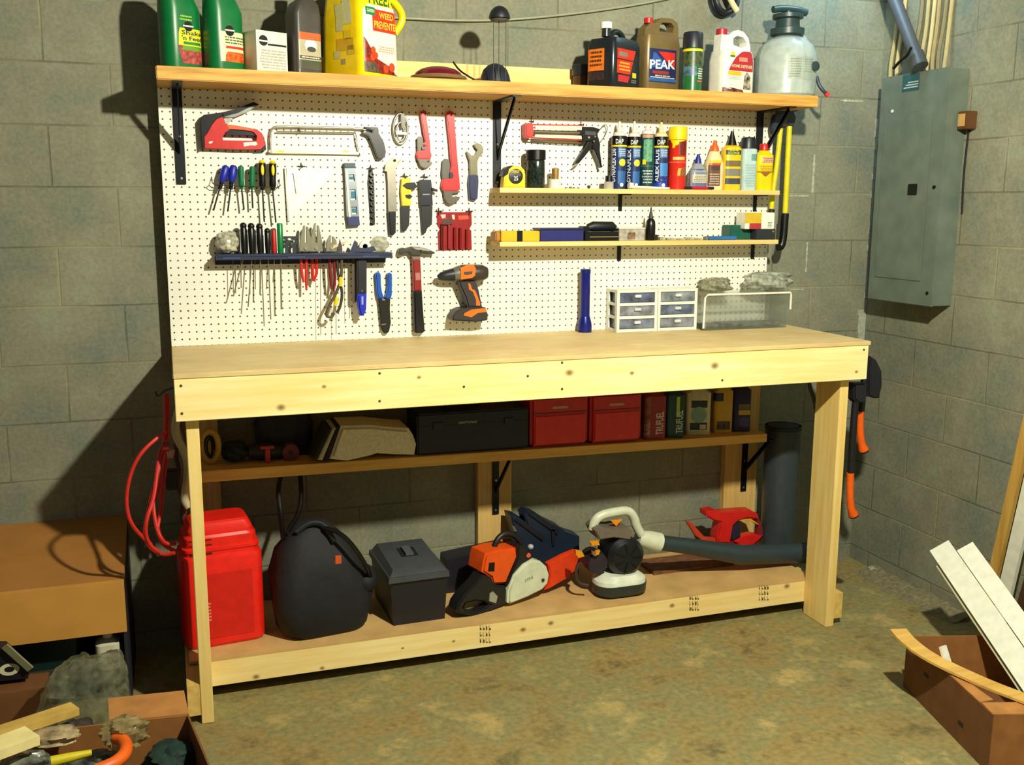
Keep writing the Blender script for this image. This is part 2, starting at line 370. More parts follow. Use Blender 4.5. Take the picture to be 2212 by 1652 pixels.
for x0, x1 in ((.029, .067), (2.413, 2.451)): obj('front_leg', MB().box(x0, x1, -D+.0385, -.4276, .0005, ZA+.06, .0015), WLEG, B)
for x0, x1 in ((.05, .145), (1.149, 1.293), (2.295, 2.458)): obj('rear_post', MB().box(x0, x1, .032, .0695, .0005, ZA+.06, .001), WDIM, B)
fr = obj('front_rail', MB().box(.03, 2.45, -.4274, -.390, .0508, .1406, .001), WRL, B)
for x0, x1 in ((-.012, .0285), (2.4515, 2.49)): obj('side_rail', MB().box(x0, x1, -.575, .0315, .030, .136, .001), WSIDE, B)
obj('deck', MB().box(.0, 2.45, -.4276, .0315, .1408, .1500), mt((204, 166, 104), .7, noise=.10, scale=9), B)
obj('rear_rail', MB().box(.03, 2.45, -.01, .0315, .0508, .1406), WSIDE, B)
# dark lumber grade stamps
def stamp(px0, px1, py0, py1, seed):
    rn = random.Random(seed); mb = MB(); y = -.4279
    q = [F0.at(a, b, y=y) for a, b in ((px0, py1), (px1, py1), (px1, py0), (px0, py0))]
    f = lambda u, v: q[0]*(1-u)*(1-v)+q[1]*u*(1-v)+q[2]*u*v+q[3]*(1-u)*v
    for i in range(4):
        for j in range(3):
            u, v = .06+i*.24, .08+j*.31; w_, h_ = .10+.08*rn.random(), .06+.14*rn.random()
            mb.quad(f(u, v), f(u+w_, v+.02), f(u+w_, v+h_), f(u, v+h_)); mb.quad(f(u, v), f(u+.04, v), f(u+.04, v+.25), f(u, v+.25))
    obj('grade_stamp', mb, mt((112, 96, 50), .8), fr, 0)
stamp(1035, 1062, 1348, 1392, 1); stamp(1488, 1512, 1284, 1322, 2); stamp(1638, 1662, 1262, 1300, 4)

# ================================================================ shelves, brackets, pegboard
BRK = mt((24, 26, 34), .4, .4)
def bracket(parent, x, yb, zt, arm, drop, w=.032, brace=True):
    """folded steel shelf bracket: plate on the wall, arm under the shelf, diagonal brace"""
    mb = MB().box(x-w/2, x+w/2, yb-.006, yb-.0006, zt-drop, zt-.0006, .001).box(x-w/2, x+w/2, yb-arm, yb-.006, zt-.006, zt-.0006)
    if brace: mb.beam((x, yb-arm*.88, zt-.008), (x, yb-.008, zt-drop*.62), w*.55, .004, (1, 0, 0)).beam((x, yb-arm*.88, zt-.01), (x, yb-.008, zt-drop*.66), .004, .016)
    b = obj('bracket', mb, BRK, parent, 0)
    for k in (.5, .94):
        obj('screw', MB().lathe([(.001, .0026), (.0045, .002), (.0055, 0)], (x, yb-.006, zt-drop*k), 'y', 10), STEEL, b)
    return b
ZS, ZU = 2.0879, 2.0449
us = T('wall_shelf', 'long thick pine shelf above the pegboard carrying garden jugs and bottles', 'shelf', (1.24, -.12, ZU))
obj('board', MB().box(-.001, 2.479, -.245, .0605, ZU, ZS, .003), wood('fir_shelf', (224, 180, 92), (182, 128, 48), 0, scale=1.3), us)
zb = F0.at(1000, 139, y=.045).z
obj('backing_board', MB().box(.55, 1.70, .034, .0695, ZS+.0005, zb, .001), W1, us)
bx = [F0.at(387, 300, y=0).x, F0.at(1073, 300, y=0).x, F0.at(1639, 300, y=0).x]
for x, dz in zip(bx, (.322, .322, .322)): bracket(us, x, -.001, ZU, .235, dz)
MSL = lambda x: .7445-.0124*(x-.09)
ms = T('wall_shelf', 'lower pine shelf half hidden under the bench top holding cases and cans', 'shelf', (1.2, -.09, .69))
obj('board', MB().hexa([(.072, -.21, MSL(.072)-.04), (2.342, -.21, MSL(2.342)-.034), (2.342, .0315, MSL(2.342)-.034), (.072, .0315, MSL(.072)-.04), (.072, -.21, MSL(.072)), (2.342, -.21, MSL(2.342)), (2.342, .0315, MSL(2.342)), (.072, .0315, MSL(.072))]), wood('fir_lower_shelf', (236, 190, 104), (214, 162, 76), 0, scale=1.3), ms)
for x, zl in ((1.223, .406), (2.391, .398)): bracket(ms, x, .0315, MSL(x)-.0365, .21, MSL(x)-.0365-zl, .028)
# pegboard with a hole every inch
hp = F0.at(470.7, 669.5, y=0); IN = .0254
t = NT('white_pegboard', .45); sp = t.n('ShaderNodeSeparateXYZ', {0: t.o})
base = Vector((1.219, .003, ZT))
fx = t.math('SUBTRACT', t.math('FRACT', t.math('MULTIPLY_ADD', sp.outputs[0], 1/IN, 50.5-(hp.x-base.x)/IN)), .5)
fz = t.math('SUBTRACT', t.math('FRACT', t.math('MULTIPLY_ADD', sp.outputs[2], 1/IN, 50.5-(hp.z-base.z)/IN)), .5)
d = t.math('SQRT', t.math('ADD', t.math('POWER', t.math('ABSOLUTE', fx), 2), t.math('POWER', t.math('ABSOLUTE', fz), 2)))
hole = t.ramp(d, [(.10, (1, 1, 1)), (.145, (0, 0, 0))]); sm_ = t.noise(t.o, 4, 3)
c = t.mix(hole, t.ramp(sm_, [(.3, (230, 230, 216)), (.7, (238, 238, 226))]), (70, 62, 40))
pb = T('pegboard', 'large white pegboard panel full of small holes behind the hanging tools', 'pegboard', (1.219, .003, ZT))
obj('panel', MB().box(0, 2.438, 0, .0064, ZT+.0005, ZU-.0005), t.done(c, hole, -.3, .003), pb)
for x in (.02, 1.2, 2.415): obj('furring_strip', MB().box(x-.018, x+.018, .0066, .0698, ZT+.001, ZU-.001), WDIM, pb)
PSM = wood('pegboard_shelf_pine', (240, 214, 150), (224, 190, 116), 0)
PSH = []
for nm, (pa, pb_, th), lab in (('a', ((1080, 407), (1685, 410), 11), 'upper narrow pine shelf on the pegboard holding caulk tubes and glue'), ('b', ((1080, 523), (1682, 517), 11), 'lower narrow pine shelf on the pegboard holding small cases')):
    y0 = -.125; a_, b2 = F0.at(*pa, y=y0), F0.at(*pb_, y=y0); z1 = (a_.z+b2.z)/2; x0, x1 = a_.x, b2.x; PSH.append((x0, x1, z1))
    s_ = T('pegboard_shelf', lab, 'shelf', ((x0+x1)/2, -.06, z1-.018))
    obj('board', MB().box(x0, x1, y0, -.0008, z1-.018, z1, .001), PSM, s_)
    for x in (x0+.55, F0.at(1630, 440, y=0).x): obj('bracket', MB().box(x-.008, x+.008, -.004, -.0006, z1-.085, z1-.0185).box(x-.008, x+.008, -.09, -.004, z1-.0225, z1-.0185), BRK, s_, 0)
Z1, Z2 = PSH[0][2], PSH[1][2]
# ================================================================ electric panel and cables on the right wall
PX, PY0, PY1, PZ0, PZ1 = 2.92, -.456, -.062, 1.256, 2.195
t = NT('panel_enamel', .45); nz = t.noise(t.o, 12, 4); PEN = t.done(t.ramp(nz, [(.3, (92, 104, 94)), (.7, (108, 120, 106))]))
ep = T('electric_panel', 'grey green electric breaker panel on the right wall', 'electric panel', (2.97, -.26, PZ0))
obj('box', MB().box(PX+.012, WX-.0005, PY0+.004, PY1-.004, PZ0+.004, PZ1-.004), PEN, ep)
obj('cover', MB().box(PX, PX+.0118, PY0, PY1, PZ0, PZ1, .003), PEN, ep)
obj('door', MB().box(PX-.004, PX-.0004, PY0+.07, PY1-.04, PZ0+.10, PZ1-.16, .0015), PEN, ep)
p = F0.at(1972, 409, x=PX-.004); obj('latch', MB().box(PX-.010, PX-.0042, p.y-.026, p.y+.026, p.z-.022, p.z+.022, .002), BLK, ep)
for px, py in ((2019, 404), (2003, 633), (1928, 240)):
    p = F0.at(px, py, x=PX); obj('screw', MB().cyl((PX-.006 if py == 404 else PX-.003, p.y, p.z), (PX, p.y, p.z), .007, n=12), WHT if py == 240 else BLK, ep)
p = F0.at(1968, 178, x=PX); lb = obj('label_plate', MB().box(PX-.0012, PX-.0002, p.y-.05, p.y+.05, p.z-.034, p.z+.034), mt((44, 84, 88), .4), ep)
mb = MB()
for k in range(3): mb.box(PX-.002, PX-.0013, p.y-.044, p.y+.040-.012*k, p.z-.022+k*.010, p.z-.017+k*.010)
obj('small_print', mb, mt((170, 190, 190), .5), lb, 0)
# cables dropping into the panel
CT = [mt(c, .6) for c in ((176, 160, 108), (196, 178, 124), (130, 118, 82), (158, 140, 92))]
cols = ['tan', 'pale tan', 'dull brown', 'buff']
spots = [(1932, 0), (1946, 1), (1980, 2), (1996, 0), (2008, 1), (2022, 3), (2034, 2), (2046, 0)]
for i, (px, ci) in enumerate(spots):
    p = F0.at(px, 150, x=WX-.012); y = p.y; rn = random.Random(i)
    pts = [(WX-.03 if z < 2.3 else WX-.014, y+.010*rn.uniform(-1, 1)*(1 if z > 2.25 else 0), z) for z in (PZ1-.0035, 2.26, 2.40, 2.60, 2.80, 2.94)]
    solo('cable', '%s cable dropping into the electric panel top, %s from the left' % (cols[ci], ('first', 'second', 'third', 'fourth', 'fifth', 'sixth', 'seventh', 'eighth')[i]), 'cable', MB().tube(pts, .0085, 8, smooth=2), CT[ci], 'cables above the electric panel')
a_, b2 = F0.at(1925, -20, x=WX-.12), F0.at(1985, 136, x=WX-.12)
cd_ = T('conduit', 'thick dark grey conduit slanting down into the electric panel', 'conduit', (WX-.07, b2.y, b2.z))
top_ = b2+(a_-b2)*4.2
obj('pipe', MB().tube([b2+Vector((0, 0, -.0)), top_], .026, 16), mt((72, 76, 80), .5), cd_)
obj('fitting', MB().tube([b2-(a_-b2)*.05, b2+(a_-b2)*.12], .032, 16), mt((92, 96, 98), .4, .5), cd_)
a_, b2 = F0.at(1930, 148, x=WX-.165), F0.at(1960, 120, x=WX-.165)
solo('cable', 'short black cable crossing the conduit at the panel corner', 'cable', MB().tube([a_, (a_+b2)/2+Vector((0, 0, .006)), b2, b2+Vector((.0, -.02, .03))], .006, 8, smooth=2), BLK)
p = F0.at(2060, 262, x=2.985)
wb = T('junction_box', 'small brown box on the wall beside the electric panel', 'junction box', (3.0, p.y, p.z-.03))
obj('body', MB().box(2.975, WX-.0005, min(p.y-.03, PY0-.055), PY0-.003, p.z-.034, p.z+.034, .002), mt((92, 58, 26), .6), wb)
obj('cover', MB().box(2.970, 2.9748, PY0-.045, PY0-.010, p.z-.024, p.z+.024, .001), mt((190, 150, 84), .6), wb)
solo('cable', 'thin dark cable running down the wall from the small brown box', 'cable', MB().tube([(WX-.005, PY0-.02, p.z-.036), (WX-.005, PY0-.012, p.z-.2), (WX-.005, PY0-.02, p.z-.36)], .004, 8, smooth=2), DK)
# ================================================================ things on the long upper shelf
def ext(px0, px1, py, y, F=F0):
    a, b = F.at(px0, py, y=y), F.at(px1, py, y=y); return (a.x+b.x)/2, (b.x-a.x)/2
Z0 = ZS+.0004
# --- green shaker jugs
def green_jug(px0, px1, y, rot, label, lab):
    x, hx = ext(px0, px1, 100, y); hx *= .93; hy = .044; z = Z0
    t = T('plant_food_jug', label, 'jug', (x, y, z), group='green plant food jugs on the upper shelf')
    L = Loft([(z, hx*.97, hy*.97, .034), (z+.006, hx, hy, .036), (z+.19, hx, hy, .036), (z+.225, hx*.86, hy*.9, .032, -hx*.12), (z+.255, hx*.60, hy*.8, .03, -hx*.28), (z+.27, hx*.42, hy*.7, .03, -hx*.38)], x, y, rot)
    obj('body', L.mesh(), GRN, t)
    a, b = -.026, hx+.004
    if lab == 0:
        L.patch('paper_label', mt((226, 214, 40), .4), t, [(z+.072, a-.006, b), (z+.11, a-.004, b), (z+.128, a, b-.014)])
        L.patch('picture', mt((176, 74, 66), .4, noise=.35, scale=90), t, [(z+.018, a+.006, b), (z+.05, a-.004, b), (z+.074, a-.006, b-.02)], .0010)
        L.patch('picture', mt((96, 150, 30), .4), t, [(z+.060, a+.004, b-.004), (z+.074, a+.012, b-.016)], .0013)
        L.disc('emblem', BLK, t, a+.032, z+.135, .016); L.rect('band', mt((200, 200, 190), .4), t, a+.012, a+.050, z+.133, z+.138, .0018)
        for s_, z0, z1 in (("Shake", .108, .122), ("'n Feed", .091, .105)): L.text(s_, mt((20, 60, 30), .5), t, a+.006, b-.012, z+z0, z+z1)
        L.rect('band', mt((34, 130, 50), .4), t, a+.012, b-.018, z+.078, z+.087, .0013)
        L.print(mt((150, 200, 60), .5), t, a, a+.045, z+.150, z+.170, 2, seed=4)
    else:
        L.rect('paper_label', mt((232, 222, 170), .4), t, a-.012, b-.004, z+.03, z+.125)
        L.patch('picture', mt((226, 96, 24), .4, noise=.3, scale=80), t, [(z+.03, a+.004, b-.004), (z+.05, a+.006, b-.004), (z+.062, a+.014, b-.016)], .0011)
        L.disc('emblem', BLK, t, a+.024, z+.128, .017); L.rect('band', mt((200, 200, 190), .4), t, a+.006, a+.042, z+.127, z+.132, .0018)
        L.rect('band', mt((206, 40, 30), .4), t, a+.008, b-.008, z+.072, z+.080, .0012)
        L.print(mt((60, 96, 50), .5), t, a+.004, b-.008, z+.086, z+.112, 3, seed=8)
    return t
green_jug(340, 438, -.135, 30, 'dark green plastic jug with a yellow flower label at the shelf end', 0)
green_jug(437, 528, -.135, 28, 'dark green plastic jug with a cream tomato label beside the white box', 1)
# --- white box
x, hx = ext(524, 620, 110, -.13)
t = T('cardboard_carton', 'small white carton with a round black emblem between green jug and grey bottle', 'box', (x, -.13, Z0))
L = Loft([(Z0, .058, .048, .002), (Z0+.134, .058, .048, .002)], x, -.13, 24); obj('body', L.mesh(), mt((222, 220, 200), .6), t)
L.disc('emblem', BLK, t, -.032, Z0+.102, .017); L.rect('band', WHT, t, -.050, -.014, Z0+.098, Z0+.103, .0017); L.rect('band', BLK, t, -.016, .054, Z0+.088, Z0+.094)
L.print(mt((170, 168, 150), .6), t, -.05, .05, Z0+.012, Z0+.076, 7, seed=2)
# --- grey oil bottle
x, hx = ext(620, 692, 100, -.12); z = Z0
t = T('oil_bottle', 'dark grey plastic oil bottle with silver label beside the yellow jug', 'bottle', (x, -.12, z))
L = Loft([(z, .052, .038, .016), (z+.20, .052, .038, .016), (z+.235, .044, .034, .016, .004), (z+.262, .02, .02, .02, .014), (z+.272, .018, .018, .02, .016)], x, -.12, 24)
obj('body', L.mesh(), mt((66, 62, 56), .38), t); obj('cap', Loft([(z+.2725, .021, .021, .021), (z+.30, .020, .020, .02)], x+.016, -.12).mesh(), BLK, t)
L.rect('paper_label', mt((176, 168, 138), .35), t, -.042, .046, z+.02, z+.14); L.rect('band', mt((190, 92, 40), .4), t, -.042, .046, z+.116, z+.140, .0012)
L.disc('emblem', WHT, t, .004, z+.098, .024, ky=.9); L.disc('emblem', mt((60, 66, 60), .4), t, .006, z+.086, .018, .0016, .5)
L.rect('band', mt((70, 66, 58), .4), t, -.040, .044, z+.054, z+.064, .0012); L.rect('band', mt((70, 74, 54), .4), t, -.042, .046, z+.02, z+.050, .0012)
L.print(mt((210, 206, 180), .5), t, -.034, .036, z+.055, z+.063, 1, .0017)
# --- big yellow weed preventer jug
x, y, z = .678, -.108, Z0
t = T('weed_preventer_jug', 'big bright yellow plastic jug lettered weed preventer with a side handle', 'jug', (x, y, z))
L = Loft([(z, .093, .10, .03), (z+.008, .096, .104, .032), (z+.20, .092, .10, .032), (z+.26, .088, .094, .034), (z+.30, .07, .08, .04), (z+.32, .045, .05, .045)], x, y, 35)
YJ = mt((240, 206, 8), .3); obj('body', L.mesh(), YJ, t); obj('lid', Loft([(z+.3205, .05, .05, .05), (z+.36, .05, .05, .05)], x, y).mesh(), mt((30, 120, 60), .4), t)
a = L.tr(.098, -.02, 0); mb = MB().tube([L.pt(.11, z+.285), L.pt(.11, z+.29)+Vector((.022, -.004, 0)), L.pt(.11, z+.24)+Vector((.040, -.006, 0)), L.pt(.11, z+.20)+Vector((.036, -.006, 0)), L.pt(.11, z+.16)+Vector((.006, 0, 0))], .013, 12, smooth=3)
obj('handle', mb, YJ, t)
U0, U1 = -.082, .092
L.patch('paper_label', mt((232, 230, 206), .4), t, [(z+.012, U0, U1), (z+.14, U0, U1), (z+.22, U0+.004, U1-.004), (z+.235, U0+.02, U1-.02)])
L.patch('picture', mt((150, 42, 26), .4, noise=.4, scale=60), t, [(z+.012, U0, U1-.006), (z+.032, U0, U1-.03), (z+.06, U0, U0+.058), (z+.10, U0, U0+.022), (z+.125, U0, U0+.004)], .0011)
L.patch('picture', mt((92, 80, 64), .5, noise=.3, scale=80), t, [(z+.012, U0+.002, U0+.07), (z+.046, U0, U0+.050)], .0014)
for u, z_, r in ((.018, .030, .013), (.048, .038, .015), (-.042, .086, .012), (-.046, .062, .012), (-.030, .070, .011)): L.disc('picture', mt((226, 70, 26), .4), t, u, z+z_, r, .0017)
L.patch('red_panel', mt((222, 54, 20), .4), t, [(z+.150, U0+.042, U1-.002), (z+.222, U0+.040, U1-.002)], .0013)
L.rect('green_panel', mt((38, 120, 66), .4), t, U0+.012, U0+.056, z+.200, z+.226, .0016)
L.text('GARDEN', mt((200, 224, 190), .5), t, U0+.017, U0+.051, z+.208, z+.219, .0021)
L.text('WEED', mt((244, 196, 60), .5), t, U0+.074, U1-.030, z+.194, z+.214, .0019); L.text('PREVENTER', mt((244, 196, 60), .5), t, U0+.048, U1-.008, z+.160, z+.184, .0019)
L.text('PREEN', mt((30, 96, 44), .5), t, U0+.03, U1-.02, z+.238, z+.278); L.print(mt((224, 150, 120), .5), t, U0+.06, U1-.03, z+.082, z+.105, 3, seed=12)
# yellow side with pale print blocks
for u0, u1, z0, z1, c in ((-.20, -.165, .15, .24, (196, 190, 120)), (-.165, -.125, .17, .25, (200, 196, 140)), (-.20, -.12, .085, .125, (206, 160, 20)), (-.215, -.185, .06, .085, (190, 184, 110)), (-.180, -.160, .04, .058, (150, 140, 110)), (-.150, -.115, .07, .10, (212, 178, 40)), (-.165, -.13, .12, .15, (220, 186, 20))):
    L.rect('side_print', mt(c, .5, noise=.05, scale=60), t, u0, u1, z+z0, z+z1, .0012)
# --- maroon dish
x, hx = ext(886, 1006, 165, -.14); y = -.14
t = T('maroon_dish', 'low round maroon dish with pale rim lying on the upper shelf', 'dish', (x, y, Z0))
obj('rim', MB().lathe([(hx*.80, 0), (hx*.98, .006), (hx, .012), (hx*.96, .018), (hx*.86, .019)], (x, y, Z0), n=40), mt((120, 96, 62), .4), t)
obj('dome', MB().lathe([(hx*.855, .0192), (hx*.8, .030), (hx*.62, .042), (hx*.35, .050), (0, .053)], (x, y, Z0), n=40), mt((104, 16, 34), .18), t)
# --- black bell-shaped cap and loose black wire
x, hx = ext(1036, 1103, 165, -.13)
t = T('path_light_cap', 'black bell-shaped lamp cap standing on the upper shelf', 'lamp cap', (x, -.13, Z0))
obj('bell', MB().lathe([(hx, 0), (hx*.98, .006), (hx*.88, .03), (hx*.74, .052), (hx*.45, .068), (hx*.18, .074), (0, .075)], (x, -.13, Z0), n=28), mt((26, 30, 42), .5), t)
obj('rim', MB().lathe([(hx*1.0, -.0), (hx*1.04, .002), (hx*1.04, .006), (hx*.985, .007)], (x, -.13, Z0), n=28), BLK, t)
P = lambda *l: [F0.at(a, b, y=c) for a, b, c in l]
a = P((979, 134, -.17), (992, 152, -.20), (1012, 165, -.21), (1026, 174, -.215))
solo('wire_stake', 'thin bent black wire sticking up between maroon dish and black cap', 'wire', MB().tube(a[:-1]+[Vector((a[-1].x, a[-1].y, Z0+.003))], .0032, 8, smooth=2), BLK)
# --- stake light with domed black shade
c = Vector((1.152, -.226, 2.300))
t = T('stake_light', 'black domed garden light standing on thin legs on the upper shelf', 'garden light', (c.x, c.y, Z0))
obj('shade', MB().ball((c.x, c.y, c.z), .038, .038, .045, lo=2, n=24), mt((24, 26, 30), .45), t)
obj('lens', MB().lathe([(.030, -.006), (.033, 0), (.030, .002)], (c.x, c.y, c.z-.001), n=20), mt((70, 68, 60), .5), t)
for dx, dy in ((-.022, .0), (.002, .012), (.022, -.006)): obj('leg', MB().tube([(c.x+dx, c.y+dy, c.z-.004), (c.x+dx*1.0, c.y+dy, Z0)], .0013, 8), mt((60, 60, 56), .5), t)
# --- cable across the wall
pts = [(700, 28), (880, 40), (1000, 45), (1100, 43), (1220, 32), (1340, 16), (1430, 0), (1560, -30)]
solo('wall_cable', 'pale cable sagging across the block wall behind the shelf goods', 'cable', MB().tube([F0.at(a, b, y=WY-.012) for a, b in pts], .0048, 10, smooth=3), mt((150, 152, 128), .5))
# --- dark brown canister behind the black jug
x, hx = ext(1236, 1292, 150, -.005)
t = T('canister', 'brown canister with black lid peeking out behind the black oil jug', 'canister', (x, -.005, Z0))
L = Loft([(Z0, .047, .047, .047), (Z0+.062, .047, .047, .047)], x, -.005); obj('body', L.mesh(), mt((64, 34, 22), .5), t)
obj('lid', Loft([(Z0+.0625, .052, .052, .052), (Z0+.100, .052, .052, .052), (Z0+.104, .048, .048, .05)], x, -.005).mesh(), mt((24, 28, 36), .45), t)
# --- black chain oil jug
(x, _), y, z = ext(1262, 1390, 120, -.135), -.135, Z0
t = T('chain_oil_jug', 'black plastic oil jug with orange and red labels and white cap', 'jug', (x, y, z))
L = Loft([(z, .090, .060, .016), (z+.006, .093, .063, .018), (z+.155, .093, .063, .018), (z+.178, .086, .056, .02), (z+.186, .05, .04, .03)], x, y, 31)
obj('body', L.mesh(), mt((24, 30, 34), .28), t)
xn = L.tr(-.055, .0, 0); obj('neck', MB().lathe([(.017, .1865), (.016, .214)], (xn.x, xn.y, z)), mt((30, 34, 38), .3), t)
obj('cap', MB().lathe([(.0215, .2145), (.0215, .236), (.0205, .238)], (xn.x, xn.y, z), n=20), WHT, t)
obj('handle', MB().tube([L.tr(-.030, 0, z+.183), L.tr(-.010, 0, z+.212), L.tr(.04, 0, z+.212), L.tr(.066, 0, z+.180)], .011, 10, smooth=2), mt((24, 34, 32), .3), t)
L.rect('orange_label', mt((222, 112, 26), .4, noise=.12, scale=60), t, -.205, -.128, z+.062, z+.14); L.print(mt((70, 44, 24), .5), t, -.195, -.138, z+.075, z+.135, 4, seed=3)
L.rect('dark_label', mt((54, 36, 44), .4, noise=.3, scale=60), t, -.205, -.128, z+.028, z+.058)
Q = mt((206, 46, 26), .4)
L.patch('red_label', Q, t, [(z+.104, -.072, .036), (z+.140, -.072, .050)]); L.patch('red_label', Q, t, [(z+.052, -.072, .016), (z+.100, -.072, .034)]); L.patch('red_label', mt((190, 36, 44), .4), t, [(z+.022, -.064, .002), (z+.046, -.064, .012)])
L.rect('label_bar', mt((130, 120, 104), .4), t, -.060, -.004, z+.113, z+.129, .0012); L.print(mt((228, 176, 40), .5), t, -.062, .012, z+.060, z+.096, 3, seed=9)
L.rect('label_bar', mt((200, 196, 40), .4), t, .030, .056, z+.042, z+.060, .0012); L.print(mt((120, 120, 120), .5), t, .018, .058, z+.022, z+.036, 2, seed=5)
# --- bronze antifreeze jug
(x, _), y, z = ext(1363, 1476, 120, -.055), -.055, Z0
t = T('antifreeze_jug', 'tall bronze plastic antifreeze jug with red cap and through handle', 'jug', (x, y, z))
BZ = mt((122, 102, 62), .36, .25)
L = Loft([(z, .086, .04, .022), (z+.006, .090, .043, .024), (z+.185, .090, .043, .024), (z+.2152, .086, .04, .026)], x, y, 14)
obj('body', L.mesh(), BZ, t)
F1 = Frame((x, y, 0), R(14)); tt = [(-.086, z+.2155), (.086, z+.2155), (.086, z+.25), (.078, z+.275), (.05, z+.287), (.0, z+.285), (-.02, z+.272), (-.034, z+.262), (-.056, z+.262), (-.082, z+.24)]
mb = MB().prism(tt, -.022, .022, [[(-.012, z+.234), (.056, z+.234), (.062, z+.258), (.048, z+.270), (.004, z+.268), (-.010, z+.258)]])
for v in mb.bm.verts: v.co = F1.wor(v.co)
obj('grip', mb, BZ, t)
c = F1.wor((-.050, 0, 0)); obj('cap', MB().lathe([(.018, .2625), (.018, .280), (.016, .282)], (c.x, c.y, z), n=20), RED, t)
L.rect('paper_label', mt((30, 40, 84), .4), t, -.076, .060, z+.04, z+.165)
L.patch('red_corner', mt((206, 44, 34), .4), t, [(z+.10, .040, .052), (z+.152, -.030, .052), (z+.155, -.032, .052)], .0012); L.patch('blue_peak', mt((50, 92, 170), .4), t, [(z+.095, -.068, .020), (z+.15, -.058, -.045)], .0014)
L.text('PEAK', mt((236, 236, 226), .4), t, -.074, .054, z+.088, z+.122, .002, slant=.006); L.rect('band', mt((150, 50, 44), .4), t, -.06, .022, z+.072, z+.083, .0012)
L.print(mt((190, 170, 140), .5), t, -.06, .03, z+.060, z+.070, 1, seed=2); L.rect('band', mt((44, 90, 150), .4), t, -.076, .060, z+.044, z+.056, .0012); L.rect('band', mt((200, 200, 196), .4), t, -.07, .052, z+.057, z+.060, .0012)
# --- green spray can
x, hx = ext(1476, 1514, 150, -.13); z = Z0
t = T('spray_can', 'green spray can with black cap and yellow ring beside the white jug', 'spray can', (x, -.13, z))
L = Loft([(z, hx, hx, hx), (z+.162, hx, hx, hx), (z+.168, hx*.96, hx*.96, hx)], x, -.13); obj('body', L.mesh(), mt((30, 96, 46), .3), t)
obj('cap', Loft([(z+.1685, hx*1.03, hx*1.03, .1), (z+.222, hx*.99, hx*.99, .1), (z+.228, hx*.9, hx*.9, .1)], x, -.13).mesh(), mt((28, 30, 40), .4), t)
L.rect('band', YEL, t, -hx*2.2, hx*2.2, z+.155, z+.164); L.rect('paper_label', mt((66, 84, 44), .4, noise=.4, scale=70), t, -hx*1.5, hx*1.5, z+.10, z+.152); L.rect('paper_label', mt((80, 110, 130), .4, noise=.3, scale=60), t, -hx*1.4, .0, z+.064, z+.098)
L.print(mt((210, 214, 200), .5), t, .0, hx*1.3, z+.05, z+.094, 5, seed=6); L.rect('band', mt((190, 96, 60), .4), t, .002, hx*1.3, z+.040, z+.046, .0012)
# --- white jug with red label
(x, _), y, z = ext(1523, 1637, 120, -.12), -.12, Z0
t = T('bug_spray_jug', 'white plastic jug with arched red label red cap and loop handle', 'jug', (x, y, z))
WJ = mt((228, 226, 212), .35)
L = Loft([(z, .082, .05, .03), (z+.006, .086, .054, .032), (z+.13, .086, .054, .032), (z+.165, .080, .05, .034)], x, y, 12)
obj('body', L.mesh(), WJ, t); F1 = Frame((x, y, 0), R(12))
tt = [(-.079, z+.1655), (.08, z+.1655), (.078, z+.19), (.066, z+.222), (.04, z+.243), (.012, z+.248), (-.014, z+.242), (-.032, z+.228), (-.040, z+.225), (-.076, z+.225)]
mb = MB().prism(tt, -.02, .02, [[(-.012, z+.19), (.03, z+.182), (.058, z+.190), (.058, z+.205), (.038, z+.222), (.006, z+.226), (-.014, z+.214)]])
for v in mb.bm.verts: v.co = F1.wor(v.co)
obj('grip', mb, WJ, t); c = F1.wor((-.057, 0, 0)); obj('cap', MB().lathe([(.0215, .2255), (.0215, .246), (.019, .248)], (c.x, c.y, z), n=20), mt((176, 26, 50), .4), t)
L.patch('red_label', mt((176, 40, 44), .4), t, [(z+.088, -.062, .066), (z+.11, -.050, .068), (z+.14, -.026, .066), (z+.160, .004, .060), (z+.164, .020, .050)])
L.rect('label_bar', mt((214, 130, 110), .5), t, -.010, .034, z+.124, z+.140, .0012); L.text('HOME DEFENSE', mt((220, 200, 160), .5), t, -.048, .060, z+.100, z+.112, .0014)
L.rect('band', mt((206, 176, 40), .4), t, -.064, .004, z+.070, z+.086); L.print(mt((150, 180, 176), .5), t, -.068, .0, z+.054, z+.066, 2, seed=7)
L.patch('picture', mt((120, 66, 60), .5, noise=.5, scale=60), t, [(z+.008, -.084, .020), (z+.018, -.084, .012), (z+.024, -.084, -.05)]); L.patch('picture', mt((150, 138, 116), .5, noise=.5, scale=60), t, [(z+.02, .016, .056), (z+.07, .02, .052), (z+.085, .03, .036)])
L.disc('emblem', mt((206, 200, 20), .4), t, -.042, z+.148, .011); L.rect('band', mt((70, 90, 40), .4), t, -.056, -.032, z+.139, z+.145, .0018)
